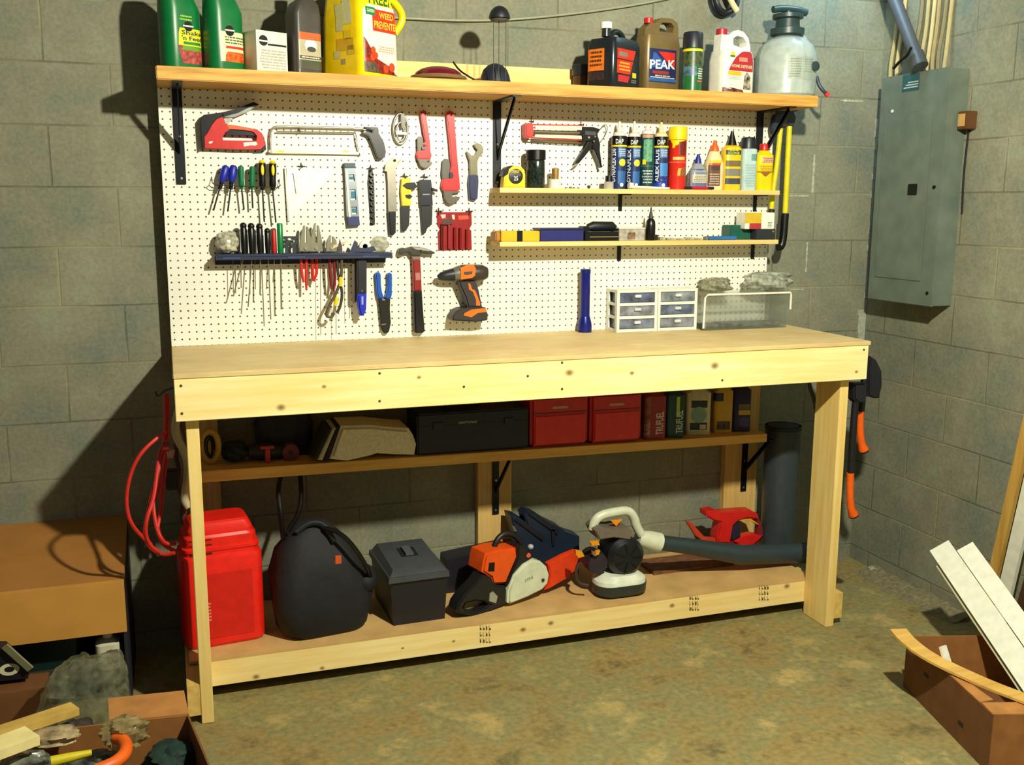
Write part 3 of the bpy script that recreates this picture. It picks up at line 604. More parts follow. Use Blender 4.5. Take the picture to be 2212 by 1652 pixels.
# --- pump sprayer
x, hx = ext(1640, 1752, 150, -.13); y, z = -.13, Z0
t = T('pump_sprayer', 'cloudy white pump sprayer tank with dark pump head at the shelf end', 'sprayer', (x, y, z))
TK = mt((168, 180, 172), .3, noise=.08); L = Loft([(z, hx*.94, hx*.94, 1), (z+.008, hx, hx, 1), (z+.155, hx, hx, 1), (z+.195, hx*.88, hx*.88, 1), (z+.22, hx*.66, hx*.66, 1), (z+.235, hx*.42, hx*.42, 1)], x, y)
obj('tank', L.mesh(), TK, t); DGN = mt((40, 62, 62), .4)
obj('pump', MB().lathe([(hx*.40, .2355), (hx*.55, .242), (hx*.55, .265), (hx*.4, .270), (hx*.38, .30), (hx*.5, .305), (hx*.5, .32), (hx*.2, .323)], (x, y, z)), DGN, t)
obj('handle', MB().tube([(x-.07, y, z+.335), (x-.03, y, z+.342), (x+.04, y, z+.342), (x+.085, y, z+.332)], .014, 10, smooth=1).cyl((x, y, z+.323), (x, y, z+.338), .012), DGN, t)
L.rect('paper_label', mt((160, 172, 160), .5), t, -.062, .06, z+.06, z+.145); L.print(mt((130, 138, 126), .6), t, -.055, -.008, z+.065, z+.14, 8, seed=3); L.print(mt((140, 150, 140), .6), t, .004, .052, z+.085, z+.14, 6, seed=4)
p = L.pt(.070, z+.112); obj('valve', MB().lathe([(.019, 0), (.019, .012), (.012, .014)], (p.x-.004, p.y, p.z), 'y', 18), DGN, t)
a = P((1738, 82, -.10), (1752, 96, -.16), (1757, 70, -.17), (1745, 62, -.14)); obj('hose', MB().tube([(x+.03, y, z+.245), (x+.075, y-.01, z+.242), (x+.088, y-.02, z+.20), (x+.10, y-.02, z+.12), (x+.108, y-.02, z+.06)], .0065, 10, smooth=3), mt((150, 160, 150), .4), t)
a = P((1764, 165, -.16), (1768, 182, -.17), (1778, 196, -.18), (1784, 201, -.18)); wd = obj('wand', MB().tube(a, .0075, 10, smooth=2), mt((50, 62, 76), .4), t)
obj('nozzle', MB().tube([a[-1], a[-1]+Vector((.011, -.003, -.010))], [.011, .010], 12), mt((214, 56, 56), .4), wd)
# --- coil of black hose with a cream tag hung on the wall above
hc = F0.at(1575, -8, y=.0)
hh = T('hose_coil', 'black coiled hose with a cream sleeve hanging on the wall above the white jug', 'hose', (hc.x, .03, hc.z-.08))
ring = lambda rx, rz, y: [(hc.x+rx*math.cos(a), y+.006*math.sin(3*a), hc.z+rz*math.sin(a)) for a in [2*math.pi*i/28 for i in range(28)]]
obj('coil', MB().tube(ring(.054, .062, .045), .012, 10, True).tube(ring(.050, .058, .022), .012, 10, True), mt((28, 30, 40), .45), hh)
a = P((1568, -25, -.0), (1580, 5, -.0), (1592, 24, -.0)); obj('sleeve', MB().tube(a, .012, 12, smooth=1), mt((214, 204, 150), .5), hh)
obj('hook', MB().tube([(hc.x, WY-.0005, hc.z+.045), (hc.x, .01, hc.z+.045), (hc.x, .006, hc.z+.060)], .004, 8), DSTEEL, hh)
# ================================================================ tools hung on the pegboard, left half
ST = mt((186, 184, 172), .3, .85)
def base(px, py, y=-.01): p = F0.at(px, py, y=y); return (p.x, -.003, p.z)
def hook(parent, px, py, w=.030, y=-.03, r=.0016):
    """wire pegboard hook: crossbar with stub going into the board"""
    p = F0.at(px, py, y=-.006)
    return obj('peg_hook', MB().tube([(p.x-w/2, -.006, p.z), (p.x+w/2, -.006, p.z)], r, 6).tube([(p.x, -.0002, p.z+.012), (p.x, -.006, p.z+.010), (p.x, -.006, p.z-.004), (p.x, y, p.z-.006), (p.x, y-.003, p.z+.003)], r, 6), DSTEEL, parent)
# staple gun
t = T('staple_gun', 'red and black staple gun hanging at the top of the pegboard', 'staple gun', base(505, 325))
RG = mt((200, 38, 34), .35)
slab('body', [(525, 600), (560, 555), (605, 470), (660, 400), (730, 372), (765, 455), (880, 470), (1000, 492), (1110, 512), (1165, 555), (1195, 610), (1200, 690), (1150, 735), (900, 735), (530, 722)], -.034, -.004, RG, t, [[(722, 604), (760, 545), (810, 512), (960, 520), (1070, 540), (1112, 585), (1105, 640), (900, 638), (735, 634)]], view=A5)
slab('rear_shell', [(472, 410), (515, 350), (720, 322), (724, 370), (655, 398), (600, 468), (552, 560), (520, 606), (524, 724), (495, 740), (482, 560)], -.036, -.003, BLK, t, view=A5, bev=.003)
slab('toe', [(1202, 640), (1214, 742), (1100, 748), (1150, 738), (1198, 694)], -.033, -.004, BLK, t, view=A5)
slab('grip_insert', [(800, 512), (960, 520), (1068, 540), (1106, 582), (980, 576), (760, 572), (768, 545)], -.028, -.008, BLK, t, view=A5)
slab('lever', [(720, 322), (860, 290), (960, 250), (1075, 205), (1135, 235), (1000, 316), (870, 372), (800, 380), (735, 374)], -.030, -.010, BLK, t, view=A5, bev=.003)
slab('lever_plate', [(735, 376), (800, 356), (900, 330), (1060, 248), (1120, 244), (1000, 318), (870, 374), (800, 382)], -.0312, -.0302, mt((150, 152, 146), .3, .8), t, view=A5)
slab('fulcrum', [(730, 400), (760, 384), (860, 366), (800, 440), (765, 452)], -.024, -.012, ST, t, view=A5)
slab('name_plate', [(960, 660), (1100, 650), (1118, 680), (1090, 694), (1040, 690), (965, 706)], -.0350, -.0342, WHT, t, view=A5)
slab('rivet', [(570, 658), (590, 646), (622, 646), (606, 668), (580, 672)], -.0352, -.0342, WHT, t, view=A5)
slab('top_accent', [(768, 458), (880, 474), (1000, 496), (1105, 518), (1000, 520), (900, 512), (800, 508)], -.0350, -.0342, mt((214, 96, 30), .4), t, view=A5)
# hacksaw
t = T('hacksaw', 'silver framed hacksaw with black handle hanging flat on the pegboard', 'hacksaw', base(690, 330))
CH = mt((214, 214, 204), .25, .9)
obj('frame', MB().tube([F0.at(a, b, y=-.016) for a, b in ((585, 330), (584, 290), (588, 276), (600, 273), (700, 275), (778, 277), (790, 281))], .0042, 10, smooth=1).tube([F0.at(a, b, y=-.016) for a, b in ((597, 284), (700, 286), (768, 287), (770, 300), (775, 322), (778, 331))], .0032, 8), CH, t)
slab('blade', [(585, 325), (780, 328), (780, 334), (585, 331)], -.017, -.0158, mt((196, 190, 160), .35, .6), t)
for px in (606, 747): slab('blade_mark', [(px-6, 324.6), (px+6, 324.9), (px+6, 329.4), (px-6, 329)], -.0173, -.0171, YEL, t)
slab('handle', [(450, 378), (600, 385), (612, 420), (610, 450), (640, 500), (672, 560), (692, 660), (680, 720), (640, 745), (600, 735), (580, 690), (548, 600), (510, 510), (490, 480), (440, 460), (425, 446), (490, 434), (540, 450), (545, 420), (470, 396)], -.027, -.006, mt((8, 8, 10), .33), t, view=A6, bev=.004)
for px, py in ((583, 327), (779, 331)): p = F0.at(px, py, y=-.016); obj('wing_nut', MB().cyl((p.x, -.024, p.z), (p.x, -.008, p.z), .0055, n=10), ST, t)
for px, py in ((646, 280), (646, 279)): pass
hook(t, 646, 283)
# shiny steel cable clip
t = T('steel_link', 'shiny steel oval link hanging beside the hacksaw handle', 'link', base(866, 315))
oval = lambda cx, cy, rx, ry, n=22: [(cx+rx*math.cos(2*math.pi*i/n), cy+ry*math.sin(2*math.pi*i/n)) for i in range(n)]
obj('ring', MB().tube([F0.at(a, b, y=-.012) for a, b in oval(865, 278, 15.5, 33)], .0042, 10, True), ST, t)
obj('inner_ring', MB().tube([F0.at(a, b, y=-.020) for a, b in oval(866, 284, 9.5, 20)], .0034, 10, True), ST, t)
slab('tongue', [(866, 246), (873, 244), (877, 262), (873, 276), (868, 277), (866, 262)], -.026, -.016, DSTEEL, t, bev=.001); slab('bar', [(856, 284), (879, 286), (878, 291), (856, 290)], -.026, -.008, ST, t, bev=.001)
# pipe wrenches
def pipe_wrench(name, label, pts, jaw, hook_, view, hk):
    t = T('pipe_wrench', label, 'pipe wrench', base(*hk), group='red pipe wrenches on the pegboard')
    slab('handle', pts, -.024, -.004, mt((206, 38, 38), .35), t, view=view, bev=.003); slab('hook_jaw', jaw, -.020, -.007, DSTEEL, t, view=view, bev=.002); slab('heel_jaw', hook_, -.022, -.006, mt((96, 90, 80), .4, .8), t, view=view, bev=.002)
    return t
t = pipe_wrench('s', 'shorter red pipe wrench hanging left of the longer one', [(1080, 250), (1085, 210), (1115, 196), (1145, 212), (1148, 300), (1165, 420), (1185, 560), (1188, 650), (1202, 700), (1190, 740), (1045, 740), (1035, 690), (1045, 650), (1110, 640), (1140, 600), (1090, 575), (1128, 550), (1105, 400)], [(1040, 510), (1062, 488), (1100, 492), (1108, 540), (1108, 648), (1044, 648)], [(1045, 742), (1190, 742), (1192, 760), (1150, 765), (1150, 778), (1205, 770), (1205, 800), (1160, 835), (1115, 845), (1075, 820), (1060, 780)], A6, (918, 360)); hook(t, 916, 245)
slab('adjusting_nut', [(1090, 604), (1136, 600), (1136, 632), (1090, 634)], -.027, -.0202, DSTEEL, t, view=A6)
t = pipe_wrench('l', 'longer red pipe wrench hanging right of the shorter one', [(1370, 260), (1376, 218), (1412, 204), (1452, 222), (1458, 300), (1470, 480), (1490, 740), (1505, 900), (1512, 960), (1520, 1080), (1490, 1098), (1330, 1095), (1312, 1040), (1325, 965), (1400, 955), (1436, 930), (1405, 880), (1420, 820), (1402, 560)], [(1325, 760), (1350, 735), (1395, 742), (1405, 800), (1400, 960), (1325, 968), (1315, 900)], [(1335, 1096), (1515, 1096), (1515, 1112), (1432, 1130), (1432, 1160), (1520, 1160), (1505, 1200), (1460, 1230), (1412, 1252), (1370, 1232), (1345, 1180)], A6, (976, 436)); hook(t, 972, 247)
slab('adjusting_nut', [(1402, 896), (1440, 892), (1440, 950), (1402, 952)], -.027, -.0202, NAVY, t, view=A6)
# adjustable wrench with blue grip
t = T('adjustable_wrench', 'adjustable wrench with dark blue grip beside the large pipe wrench', 'wrench', base(1022, 430))
slab('head', [(1672, 580), (1710, 560), (1755, 580), (1780, 625), (1770, 680), (1730, 720), (1712, 770), (1715, 920), (1630, 920), (1625, 760), (1600, 690), (1592, 655), (1620, 670), (1650, 705), (1690, 690), (1712, 640), (1690, 612)], -.020, -.006, mt((112, 108, 88), .4, .8), t, view=A6, bev=.002)
slab('grip', [(1622, 921), (1722, 921), (1726, 990), (1715, 1180), (1690, 1200), (1660, 1195), (1626, 1185), (1614, 1000)], -.023, -.003, mt((20, 30, 80), .45), t, view=A6, bev=.004)
# wire rack with six screwdrivers
t = T('wire_rack', 'thin wire rack holding six screwdrivers on the pegboard', 'rack', base(530, 410))
p0, p1 = F0.at(459, 400, y=-.035), F0.at(606, 405, y=-.035)
mb = MB()
for y in (-.022, -.044): mb.tube([(p0.x, y, p0.z+.008), (p0.x+.010, y, p0.z), (p1.x-.01, y, p1.z), (p1.x, y, p1.z+.008)], .0014, 6)
for q in (p0, p1): mb.tube([(q.x, -.0003, q.z+.03), (q.x, -.022, q.z+.008), (q.x, -.044, q.z+.008)], .0014, 6)
obj('wire', mb, DSTEEL, t)
def screwdriver(label, top, neck, tip, col, r, kind, rs=.003):
    a, b, c = (F0.at(*q, y=-.033) for q in (top, neck, tip))
    t = T('screwdriver', label, 'screwdriver', (b.x, -.033, c.z), group='screwdrivers in the wire rack'); d = (b-a)
    f = [(0, .55), (.06, .95), (.3, 1), (.6, .85), (.8, .95), (.93, .7), (1, .45)]
    if kind == 'fat': f = [(0, .6), (.08, 1.0), (.45, 1.05), (.6, .95), (.7, .55), (1, .5)]
    obj('handle', MB().tube([a+d*k for k, _ in f], [r*q for _, q in f], 12), col, t)
    obj('shaft', MB().tube([b+(c-b)*.0005, b+(c-b)*.97, c], [rs, rs, rs*.6], 8), DSTEEL, t)
    if kind == 'yel':
        a2 = a+d*.0; obj('end_cap', MB().tube([a-d*.035, a+d*.02, a+d*.075], [r*.5, r*.8, r*.97], 12), YEL, t)
        m_ = a+d*.30; obj('inset', MB().ball((m_.x, m_.y-r*.9, m_.z), r*.42, .002, abs(d.z)*.19, 12, 8), YEL, t)
    if kind == 'fat': q = a+d*.74; obj('collar', MB().tube([a+d*.66, b-d*.002], [r*.62, r*.52], 12), BLK, t)
    return t
GNH = mt((10, 110, 66), .35)
for lab, tp, nk, tip, cl, r, kd in (('blue knobbed screwdriver leftmost in the wire rack', (489, 358), (474, 409), (461, 455), BLU, .0135, 'fat'), ('second blue knobbed screwdriver in the wire rack', (505, 357), (498, 409), (492, 457), BLU, .0135, 'fat'), ('green handled screwdriver next to the blue ones', (520, 358), (522, 408), (527, 453), GNH, .0105, 'g'), ('green handled screwdriver next to the black and yellow ones', (545, 359), (544, 408), (546, 450), GNH, .0105, 'g'),
    ('black screwdriver with yellow top beside the green ones', (566, 348), (567, 411), (571, 480), BLK, .0135, 'yel'), ('black screwdriver with yellow top rightmost in the wire rack', (589, 349), (589, 411), (596, 481), BLK, .0135, 'yel')):
    screwdriver(lab, tp, nk, tip, cl, r, kd)
# speed square
t = T('rafter_square', 'pale triangular rafter square hanging below the hacksaw', 'square', base(660, 470))
SQ = mt((232, 234, 232), .35, .1)
slab('plate', [(619, 363), (712, 366), (712, 374), (626, 478), (622, 478)], -.0055, -.0025, SQ, t, holes=[[(631, 374), (634, 376), (640, 418), (637, 420)]])
slab('fence', [(614.5, 363), (617.5, 363), (626, 477), (621.5, 478)], -.012, -.001, mt((196, 196, 186), .4, .4), t); hook(t, 651, 359)
mb = MB()
for k in range(6): p = F0.at(648+k*10, 374, y=-.0057); mb.quad((p.x, -.0057, p.z), (p.x+.001, -.0057, p.z), (p.x+.001, -.0057, p.z+.006), (p.x, -.0057, p.z+.006))
obj('scale_mark', mb, GRY, t, 0)
# torpedo level
t = T('spirit_level', 'short aluminium level with blue ends and three vials', 'level', base(764, 490))
slab('body', [(228, 800), (348, 800), (395, 1395), (255, 1395)], -.022, -.006, mt((140, 150, 156), .35, .6), t, holes=[[(275, 915), (335, 910), (345, 985), (282, 990)], [(288, 1080), (350, 1075), (360, 1195), (300, 1200)], [(305, 1275), (365, 1270), (372, 1355), (312, 1360)]], view=A6)
slab('end_cap', [(225, 785), (350, 785), (352, 840), (230, 842)], -.025, -.004, mt((60, 70, 84), .45), t, view=A6, bev=.002); slab('end_cap', [(258, 1380), (392, 1380), (402, 1480), (272, 1490)], -.025, -.004, mt((34, 46, 100), .45), t, view=A6, bev=.002)
slab('rail', [(238, 870), (260, 870), (300, 1390), (276, 1390)], -.0245, -.0222, WHT, t, view=A6)
for a, b in (((282, 935), (330, 965)), ((300, 1100), (348, 1175)), ((312, 1290), (366, 1335))):
    (x0, y0), (x1, y1) = zp(A6, a, b); v = slab('vial', [(x0-3, y0-5), (x1+3, y0-5), (x1+4, y1+5), (x0-2, y1+5)], -.013, -.007, WHT, t)
    slab('liquid', [(x0, y0), (x1, y0), (x1+1, y1), (x0+1, y1)], -.0165, -.0132, mt((80, 130, 160), .15), v)
# perforated rod of sockets
t = T('socket_rail', 'narrow black strip studded with round sockets hanging on the pegboard', 'socket rail', base(803, 487))
slab('rail', [(505, 850), (540, 850), (560, 1000), (568, 1470), (525, 1478), (490, 1000)], -.008, -.003, BLK, t, view=A6)
for i in range(9):
    (x, y), = zp(A6, (532+i*1.2, 915+i*66)); p = F0.at(x, y, y=-.014); r = .0078-.0003*i
    s_ = obj('socket', MB().lathe([(r, -.005), (r, .006), (r*.95, .0065), (r*.62, .0065), (r*.6, -.002)], (p.x, p.y, p.z), 'y', 14), mt((96, 94, 84), .35, .8), t)
hook(t, 801, 364)
# long adjustable wrench with black grip
t = T('adjustable_wrench', 'long steel wrench with hooked head and black handle', 'wrench', base(851, 505))
slab('head', [(680, 850), (690, 800), (730, 760), (775, 720), (815, 725), (832, 760), (815, 795), (870, 735), (875, 750), (830, 810), (800, 845), (805, 1000), (812, 1325), (718, 1325), (712, 1000), (702, 880), (670, 870)], -.020, -.005, mt((150, 146, 132), .32, .85), t, holes=[[(768, 752), (790, 740), (805, 752), (795, 772), (775, 776)]], view=A6)
slab('grip', [(716, 1326), (804, 1326), (802, 1560), (775, 1590), (735, 1585)], -.023, -.003, BLK, t, view=A6, bev=.004)
# folding hex key sets
for lab, body, lower, cl, k1, hk in (('yellow folding hex key set hanging beside the long wrench', [(868, 960), (885, 950), (965, 952), (975, 1100), (970, 1262), (872, 1262), (858, 1100)], [(862, 1263), (960, 1263), (950, 1480), (915, 1540), (868, 1545)], YEL, [(885, 1030), (920, 1005), (1010, 1000), (1045, 1050), (1000, 1080), (930, 1065)], (874, 381)), ('black folding hex key set hanging right of the yellow one', [(1060, 985), (1080, 970), (1195, 972), (1205, 1060), (1215, 1260), (1075, 1262)], [(1078, 1263), (1212, 1263), (1205, 1470), (1160, 1500), (1130, 1570), (1100, 1575)], mt((9, 12, 30), .35), [(1205, 1060), (1235, 1070), (1270, 1090), (1265, 1105), (1210, 1100)], (917, 382))):
    t = T('hex_key_set', lab, 'hex keys', base(*zp(A6, ((body[0][0]+body[2][0])/2, 1540))[0]), group='hex key sets on the pegboard')
    slab('holder', body, -.022, -.004, cl, t, view=A6, bev=.002); slab('key_bundle', lower, -.018, -.006, mt((8, 9, 8), .4), t, view=A6, bev=.002); slab('folded_key', k1, -.030, -.0222, BLK, t, view=A6); hook(t, *hk)
    if cl is YEL: slab('folded_key', [(912, 1140), (960, 1135), (990, 1160), (960, 1180), (920, 1165)], -.028, -.0222, BLK, t, view=A6)
    else: slab('small_print', [(1100, 1130), (1180, 1128), (1180, 1140), (1100, 1142)], -.0225, -.0222, mt((140, 150, 170), .5), t, view=A6)
# red pouch with punches
t = T('tool_pouch', 'clear red plastic pouch of small tools hanging from two hooks', 'pouch', base(983, 542))
RP = mt((150, 30, 32), .3)
slab('backing', [(660, 150), (1058, 150), (1062, 290), (1035, 345), (1055, 360), (1062, 580), (680, 590), (672, 380), (695, 345), (665, 290)], -.005, -.002, RP, t, view=A8)
for i, (x0, x1, y0, c) in enumerate(((690, 750, 300, (92, 22, 22)), (765, 832, 290, (150, 50, 60)), (840, 890, 325, (128, 30, 28)), (898, 960, 330, (120, 26, 26)), (968, 1040, 345, (130, 34, 30)))):
    (a, b), (c1, d1) = zp(A8, (x0, y0), (x1, 570)); p, q = F0.at((a+c1)/2, b, y=-.012), F0.at((a+c1)/2, d1, y=-.012)
    obj('punch', MB().tube([p, q], .0052, 8), mt(c, .3), t)
slab('tool_head', [(705, 290), (740, 245), (790, 215), (840, 240), (840, 285), (770, 292)], -.016, -.006, mt((84, 60, 56), .4, .5), t, view=A8); slab('clear_flap', [(700, 180), (760, 175), (760, 215), (720, 225)], -.0065, -.0052, mt((220, 190, 180), .2), t, view=A8)
slab('clear_flap', [(900, 190), (1020, 185), (1030, 230), (910, 240)], -.0065, -.0052, mt((206, 96, 70), .2), t, view=A8); slab('clear_flap', [(830, 180), (862, 180), (866, 235), (840, 230)], -.0065, -.0052, mt((226, 206, 190), .2), t, view=A8)
hook(t, 948, 456, .03); hook(t, 1014, 456, .03)
# hammer
t = T('claw_hammer', 'claw hammer with black grip and red fibreglass handle', 'hammer', base(905, 720))
slab('head', [(222, 590), (228, 572), (270, 560), (300, 570), (350, 552), (375, 548), (470, 552), (560, 575), (640, 615), (635, 630), (560, 632), (480, 622), (470, 655), (370, 655), (345, 615), (300, 620), (270, 640), (235, 638), (222, 620)], -.034, -.006, mt((84, 84, 74), .35, .8), t, view=A8, bev=.004)
slab('claw_face', [(372, 552), (470, 556), (555, 578), (600, 598), (520, 592), (420, 580)], -.0350, -.0342, mt((206, 204, 190), .3, .7), t, view=A8)
slab('neck', [(372, 656), (470, 656), (472, 700), (382, 700)], -.030, -.010, mt((134, 112, 90), .5), t, view=A8, bev=.003)
slab('shaft', [(382, 701), (472, 701), (480, 860), (488, 1056), (394, 1056), (390, 860)], -.031, -.009, mt((140, 34, 32), .35), t, view=A8, bev=.004)
slab('shaft_label', [(412, 850), (464, 846), (470, 930), (416, 935)], -.0318, -.0312, mt((170, 110, 104), .5), t, view=A8)
slab('grip', [(392, 1057), (490, 1057), (502, 1250), (524, 1520), (500, 1542), (425, 1545), (405, 1525), (398, 1250)], -.033, -.007, BLK, t, view=A8, bev=.006)
hook(t, 905, 540, .03, -.036)
# cordless drill
t = T('cordless_drill', 'orange and grey cordless drill hanging above the bench top', 'drill', base(1015, 700))
GD = mt((56, 48, 42), .4); OD = mt((220, 112, 24), .4)
z_ = lambda *l: [F0.at(a, b, y=-.045) for a, b in zp(A8, *l)]
a = z_((1245, 850), (1235, 850), (1180, 848), (1110, 850), (1000, 852), (935, 855)); rr = [.010, .022, .031, .033, .033, .032]
obj('motor_housing', MB().tube(a, rr, 18), GD, t); b = z_((934, 856), (900, 860), (850, 868)); obj('gear_case', MB().tube(b, [.032, .030, .025], 18), mt((130, 128, 122), .35, .5), t)
b = z_((848, 870), (760, 882), (705, 892), (668, 900)); obj('chuck', MB().tube(b, [.025, .021, .016, .008], 18), mt((36, 38, 44), .4), t)
b = z_((667, 902), (600, 916)); obj('drill_bit', MB().tube(b, [.0026, .002], 8), ST, t)
slab('housing_panel', [(932, 790), (1000, 760), (1080, 752), (1110, 800), (1100, 880), (1060, 910), (935, 925)], -.080, -.0785, OD, t, view=A8); slab('panel_mark', [(975, 838), (1070, 830), (1065, 860), (1010, 872), (972, 865)], -.0815, -.0802, mt((80, 66, 60), .4), t, view=A8)
slab('handle', [(905, 945), (1100, 925), (1145, 1050), (1185, 1245), (1020, 1250), (985, 1130), (940, 1030)], -.064, -.026, mt((46, 38, 40), .5), t, view=A8, bev=.006)
slab('grip_stripe', [(1020, 965), (1045, 975), (1065, 1035), (1100, 1050), (1130, 1120), (1160, 1200), (1155, 1228), (1110, 1225), (1110, 1160), (1075, 1070), (1030, 1040)], -.0655, -.0642, OD, t, view=A8)
slab('battery', [(880, 1290), (940, 1262), (1050, 1250), (1225, 1250), (1250, 1330), (1245, 1395), (1120, 1415), (840, 1400), (838, 1350)], -.080, -.010, mt((46, 40, 36), .5), t, view=A8, bev=.005)
slab('battery_panel', [(1060, 1270), (1225, 1255), (1235, 1300), (1130, 1310), (1060, 1360), (970, 1340), (975, 1315)], -.0815, -.0802, OD, t, view=A8); slab('trigger', [(925, 985), (950, 1000), (965, 1060), (940, 1050)], -.056, -.034, BLK, t, view=A8)
# blue tool rail with its tools
t = T('tool_rail', 'long blue plastic tool rail fixed to the pegboard and full of hand tools', 'tool rail', base(655, 560))
BR = mt((22, 34, 66), .5); p0, p1 = F0.at(466, 553, y=-.08), F0.at(848, 549, y=-.08); ZR = (p0.z+p1.z)/2
RX0, RX1 = p0.x, p1.x; hs = []
obj('tray', MB().box(RX0, RX1, -.082, -.0008, ZR-.004, ZR+.006, .002).box(RX0, RX1, -.082, -.076, ZR-.014, ZR-.0042), BR, t); obj('back_plate', MB().box(RX0, RX1-.012, -.012, -.0006, ZR-.034, ZR-.0045, .001), BR, t)
for px in (500, 640, 800): p = F0.at(px, 553, y=-.08); obj('slot_edge', MB().box(p.x-.03, p.x+.03, -.0835, -.0822, ZR-.010, ZR-.004), mt((44, 64, 110), .5), t)
def rp(px, py, y=-.05): return F0.at(px, py, y=y)
grp = 'tools standing in the blue rail'
def stick(label, px, ytop, yneck, ybot, cl, r, pxb=None, ball=False, name='screwdriver', cat='screwdriver', y=-.05, rs=.0022):
    a = rp(px, ytop, y); n_ = Vector((a.x, y, ZR+.0065)); c = rp(pxb or px, ybot, y); t = T(name, label, cat, (a.x, y, c.z), group=grp)
    if ball: obj('handle', MB().tube([n_, a*.35+n_*.65, a*.8+n_*.2, a*.88+n_*.12], [r*.85, r, r, r*.6], 12).ball((a.x, a.y, a.z-.012), r*1.05, r*1.05, .012, 12, 8), cl, t)
    else: obj('handle', MB().tube([n_, n_*.9+a*.1, a*.97+n_*.03, a], [r*.8, r, r, r*.8], 12), cl, t)
    obj('shaft', MB().tube([n_-Vector((0, 0, .0005)), c], rs, 8), mt((150, 140, 110), .4, .6), t); return t
KH = mt((8, 8, 12), .33)
stick('black ball-topped screwdriver first of three in the blue rail', 525, 480, 545, 640, KH, .0115, 504, True); stick('black ball-topped screwdriver second of three in the blue rail', 542, 481, 545, 663, KH, .0115, 536, True)
stick('black ball-topped screwdriver third of three in the blue rail', 560, 482, 545, 637, KH, .0115, 562, True, rs=.0028); stick('short black screwdriver beside the red handle in the blue rail', 577, 492, 545, 690, KH, .010, 585, True)
stick('red handled file in the blue rail beside the green handle', 591, 496, 545, 610, RED, .0068, 590, name='file', cat='file'); stick('green handled screwdriver in the blue rail', 604, 482, 545, 668, mt((10, 120, 60), .35), .0105, 608, rs=.0032)
for i, (px, yb, r) in enumerate(((503, 632, .0014), (520, 622, .0018), (551, 625, .0014), (692, 724, .0012), (725, 722, .0012), (754, 688, .0012))):
    a = rp(px, 548, -.04); c = rp(px+1, yb, -.04)
    solo('thin_rod', 'thin steel rod hanging down through the blue rail, %s from the left' % ('first', 'second', 'third', 'fourth', 'fifth', 'sixth')[i], 'rod', MB().tube([(a.x, -.04, ZR+.0065), (a.x, -.04, ZR+.012), c], r, 6), mt((130, 124, 100), .4, .6), 'thin rods in the blue rail')
# crumpled clear bag at the left end
def blob(c, rx, ry, rz, seed, n=34, k=16, amp=.22, lo=-89, f=4):
    """crumpled lump"""
    rn = random.Random(seed); ph = [(rn.randint(1, 5), rn.uniform(1, f), rn.uniform(0, 6.3)) for _ in range(8)]; mb = MB(); rs = []
    for i in range(k+1):
        th = R(lo+(89-lo)*i/k); ring = []
        for j in range(n):
            a = 2*math.pi*j/n; q = 1+amp*sum(math.sin(x*a+z+y*th*2) for x, y, z in ph)/5+amp*.35*rn.uniform(-1, 1)*math.cos(th)
            ct = max(math.cos(th), .001)**.6; st = math.copysign(abs(math.sin(th))**.8, math.sin(th))
            ring.append((c[0]+rx*q*ct*math.cos(a), c[1]+ry*q*ct*math.sin(a), c[2]+rz*(.55+.45*q)*st if st > 0 else c[2]+rz*st))
        rs.append(ring)
    return mb.rings(rs)
CLR = mt((214, 214, 196), .12, noise=.10, scale=40, trans=.75, alpha=.75)
p = rp(491, 524, -.042); solo('clear_bag', 'crumpled clear plastic bag of bits on the rail beside the black handles', 'bag', blob((p.x, -.042, ZR+.046), .038, .030, .037, 3), mt((188, 184, 160), .2, noise=.35, scale=60), smooth=20)
p = rp(820, 522, -.042); solo('clear_bag', 'small crumpled clear bag at the far end of the blue rail', 'bag', blob((p.x, -.042, ZR+.035), .030, .026, .028, 8), CLR, smooth=20)
# small grey bracket plates on the rail
for i, px in enumerate((620, 636)):
    solo('spring_clip', 'grey spring clip %s on the blue rail' % ('beside the green handle' if i == 0 else 'beside the pliers heads'), 'clip', MB().prism(xz(F0, -.04, [(px-8, 510), (px+8, 510), (px+8, 514), (px-2, 514), (px+8, 522), (px-4, 536), (px-8, 530), (px+2, 520), (px-8, 517)]), -.046, -.034).box(rp(px, 530).x-.006, rp(px, 530).x+.006, -.045, -.035, ZR+.0065, rp(px, 528, -.04).z), mt((60, 66, 70), .4, .6), 'spring clips on the blue rail')
def pliers(label, px, ytop, h1, h2, cl, y=-.05, w=14):
    """pliers hung head up: jaws above the rail, two handles below"""
    t = T('pliers', label, 'pliers', (rp(px, 550).x, y, rp(px, max(h1[-1][1], h2[-1][1]), y).z), group='pliers in the blue rail')
    obj('jaws', MB().prism(xz(F0, y, [(px-w, 543), (px-w*.9, 520), (px-w*.35, ytop), (px-w*.08, ytop), (px-w*.12, 524), (px+w*.12, 524), (px+w*.08, ytop+2), (px+w*.4, ytop+3), (px+w*.9, 520), (px+w, 543)]), y-.005, y+.006, bev=.002), mt((150, 146, 126), .35, .7), t)
    q = rp(px, 536, y); obj('pivot', MB().cyl((q.x, y-.009, q.z), (q.x, y-.005, q.z), .006, n=12), ST, t)
    for h in (h1, h2): obj('handle', MB().tube([rp(a, b, y-.0) for a, b in h], [.0055]*(len(h)-1)+[.004], 10), cl, t)
RH = mt((204, 44, 36), .35)
pliers('red handled pliers standing first in the blue rail', 660, 487, [(650, 556), (652, 590), (656, 610)], [(662, 556), (661, 600), (662, 627)], RH)
pliers('red handled pliers standing second in the blue rail', 683, 484, [(674, 556), (676, 590), (676, 606)], [(684, 556), (684, 590), (678, 608)], RH, -.036)
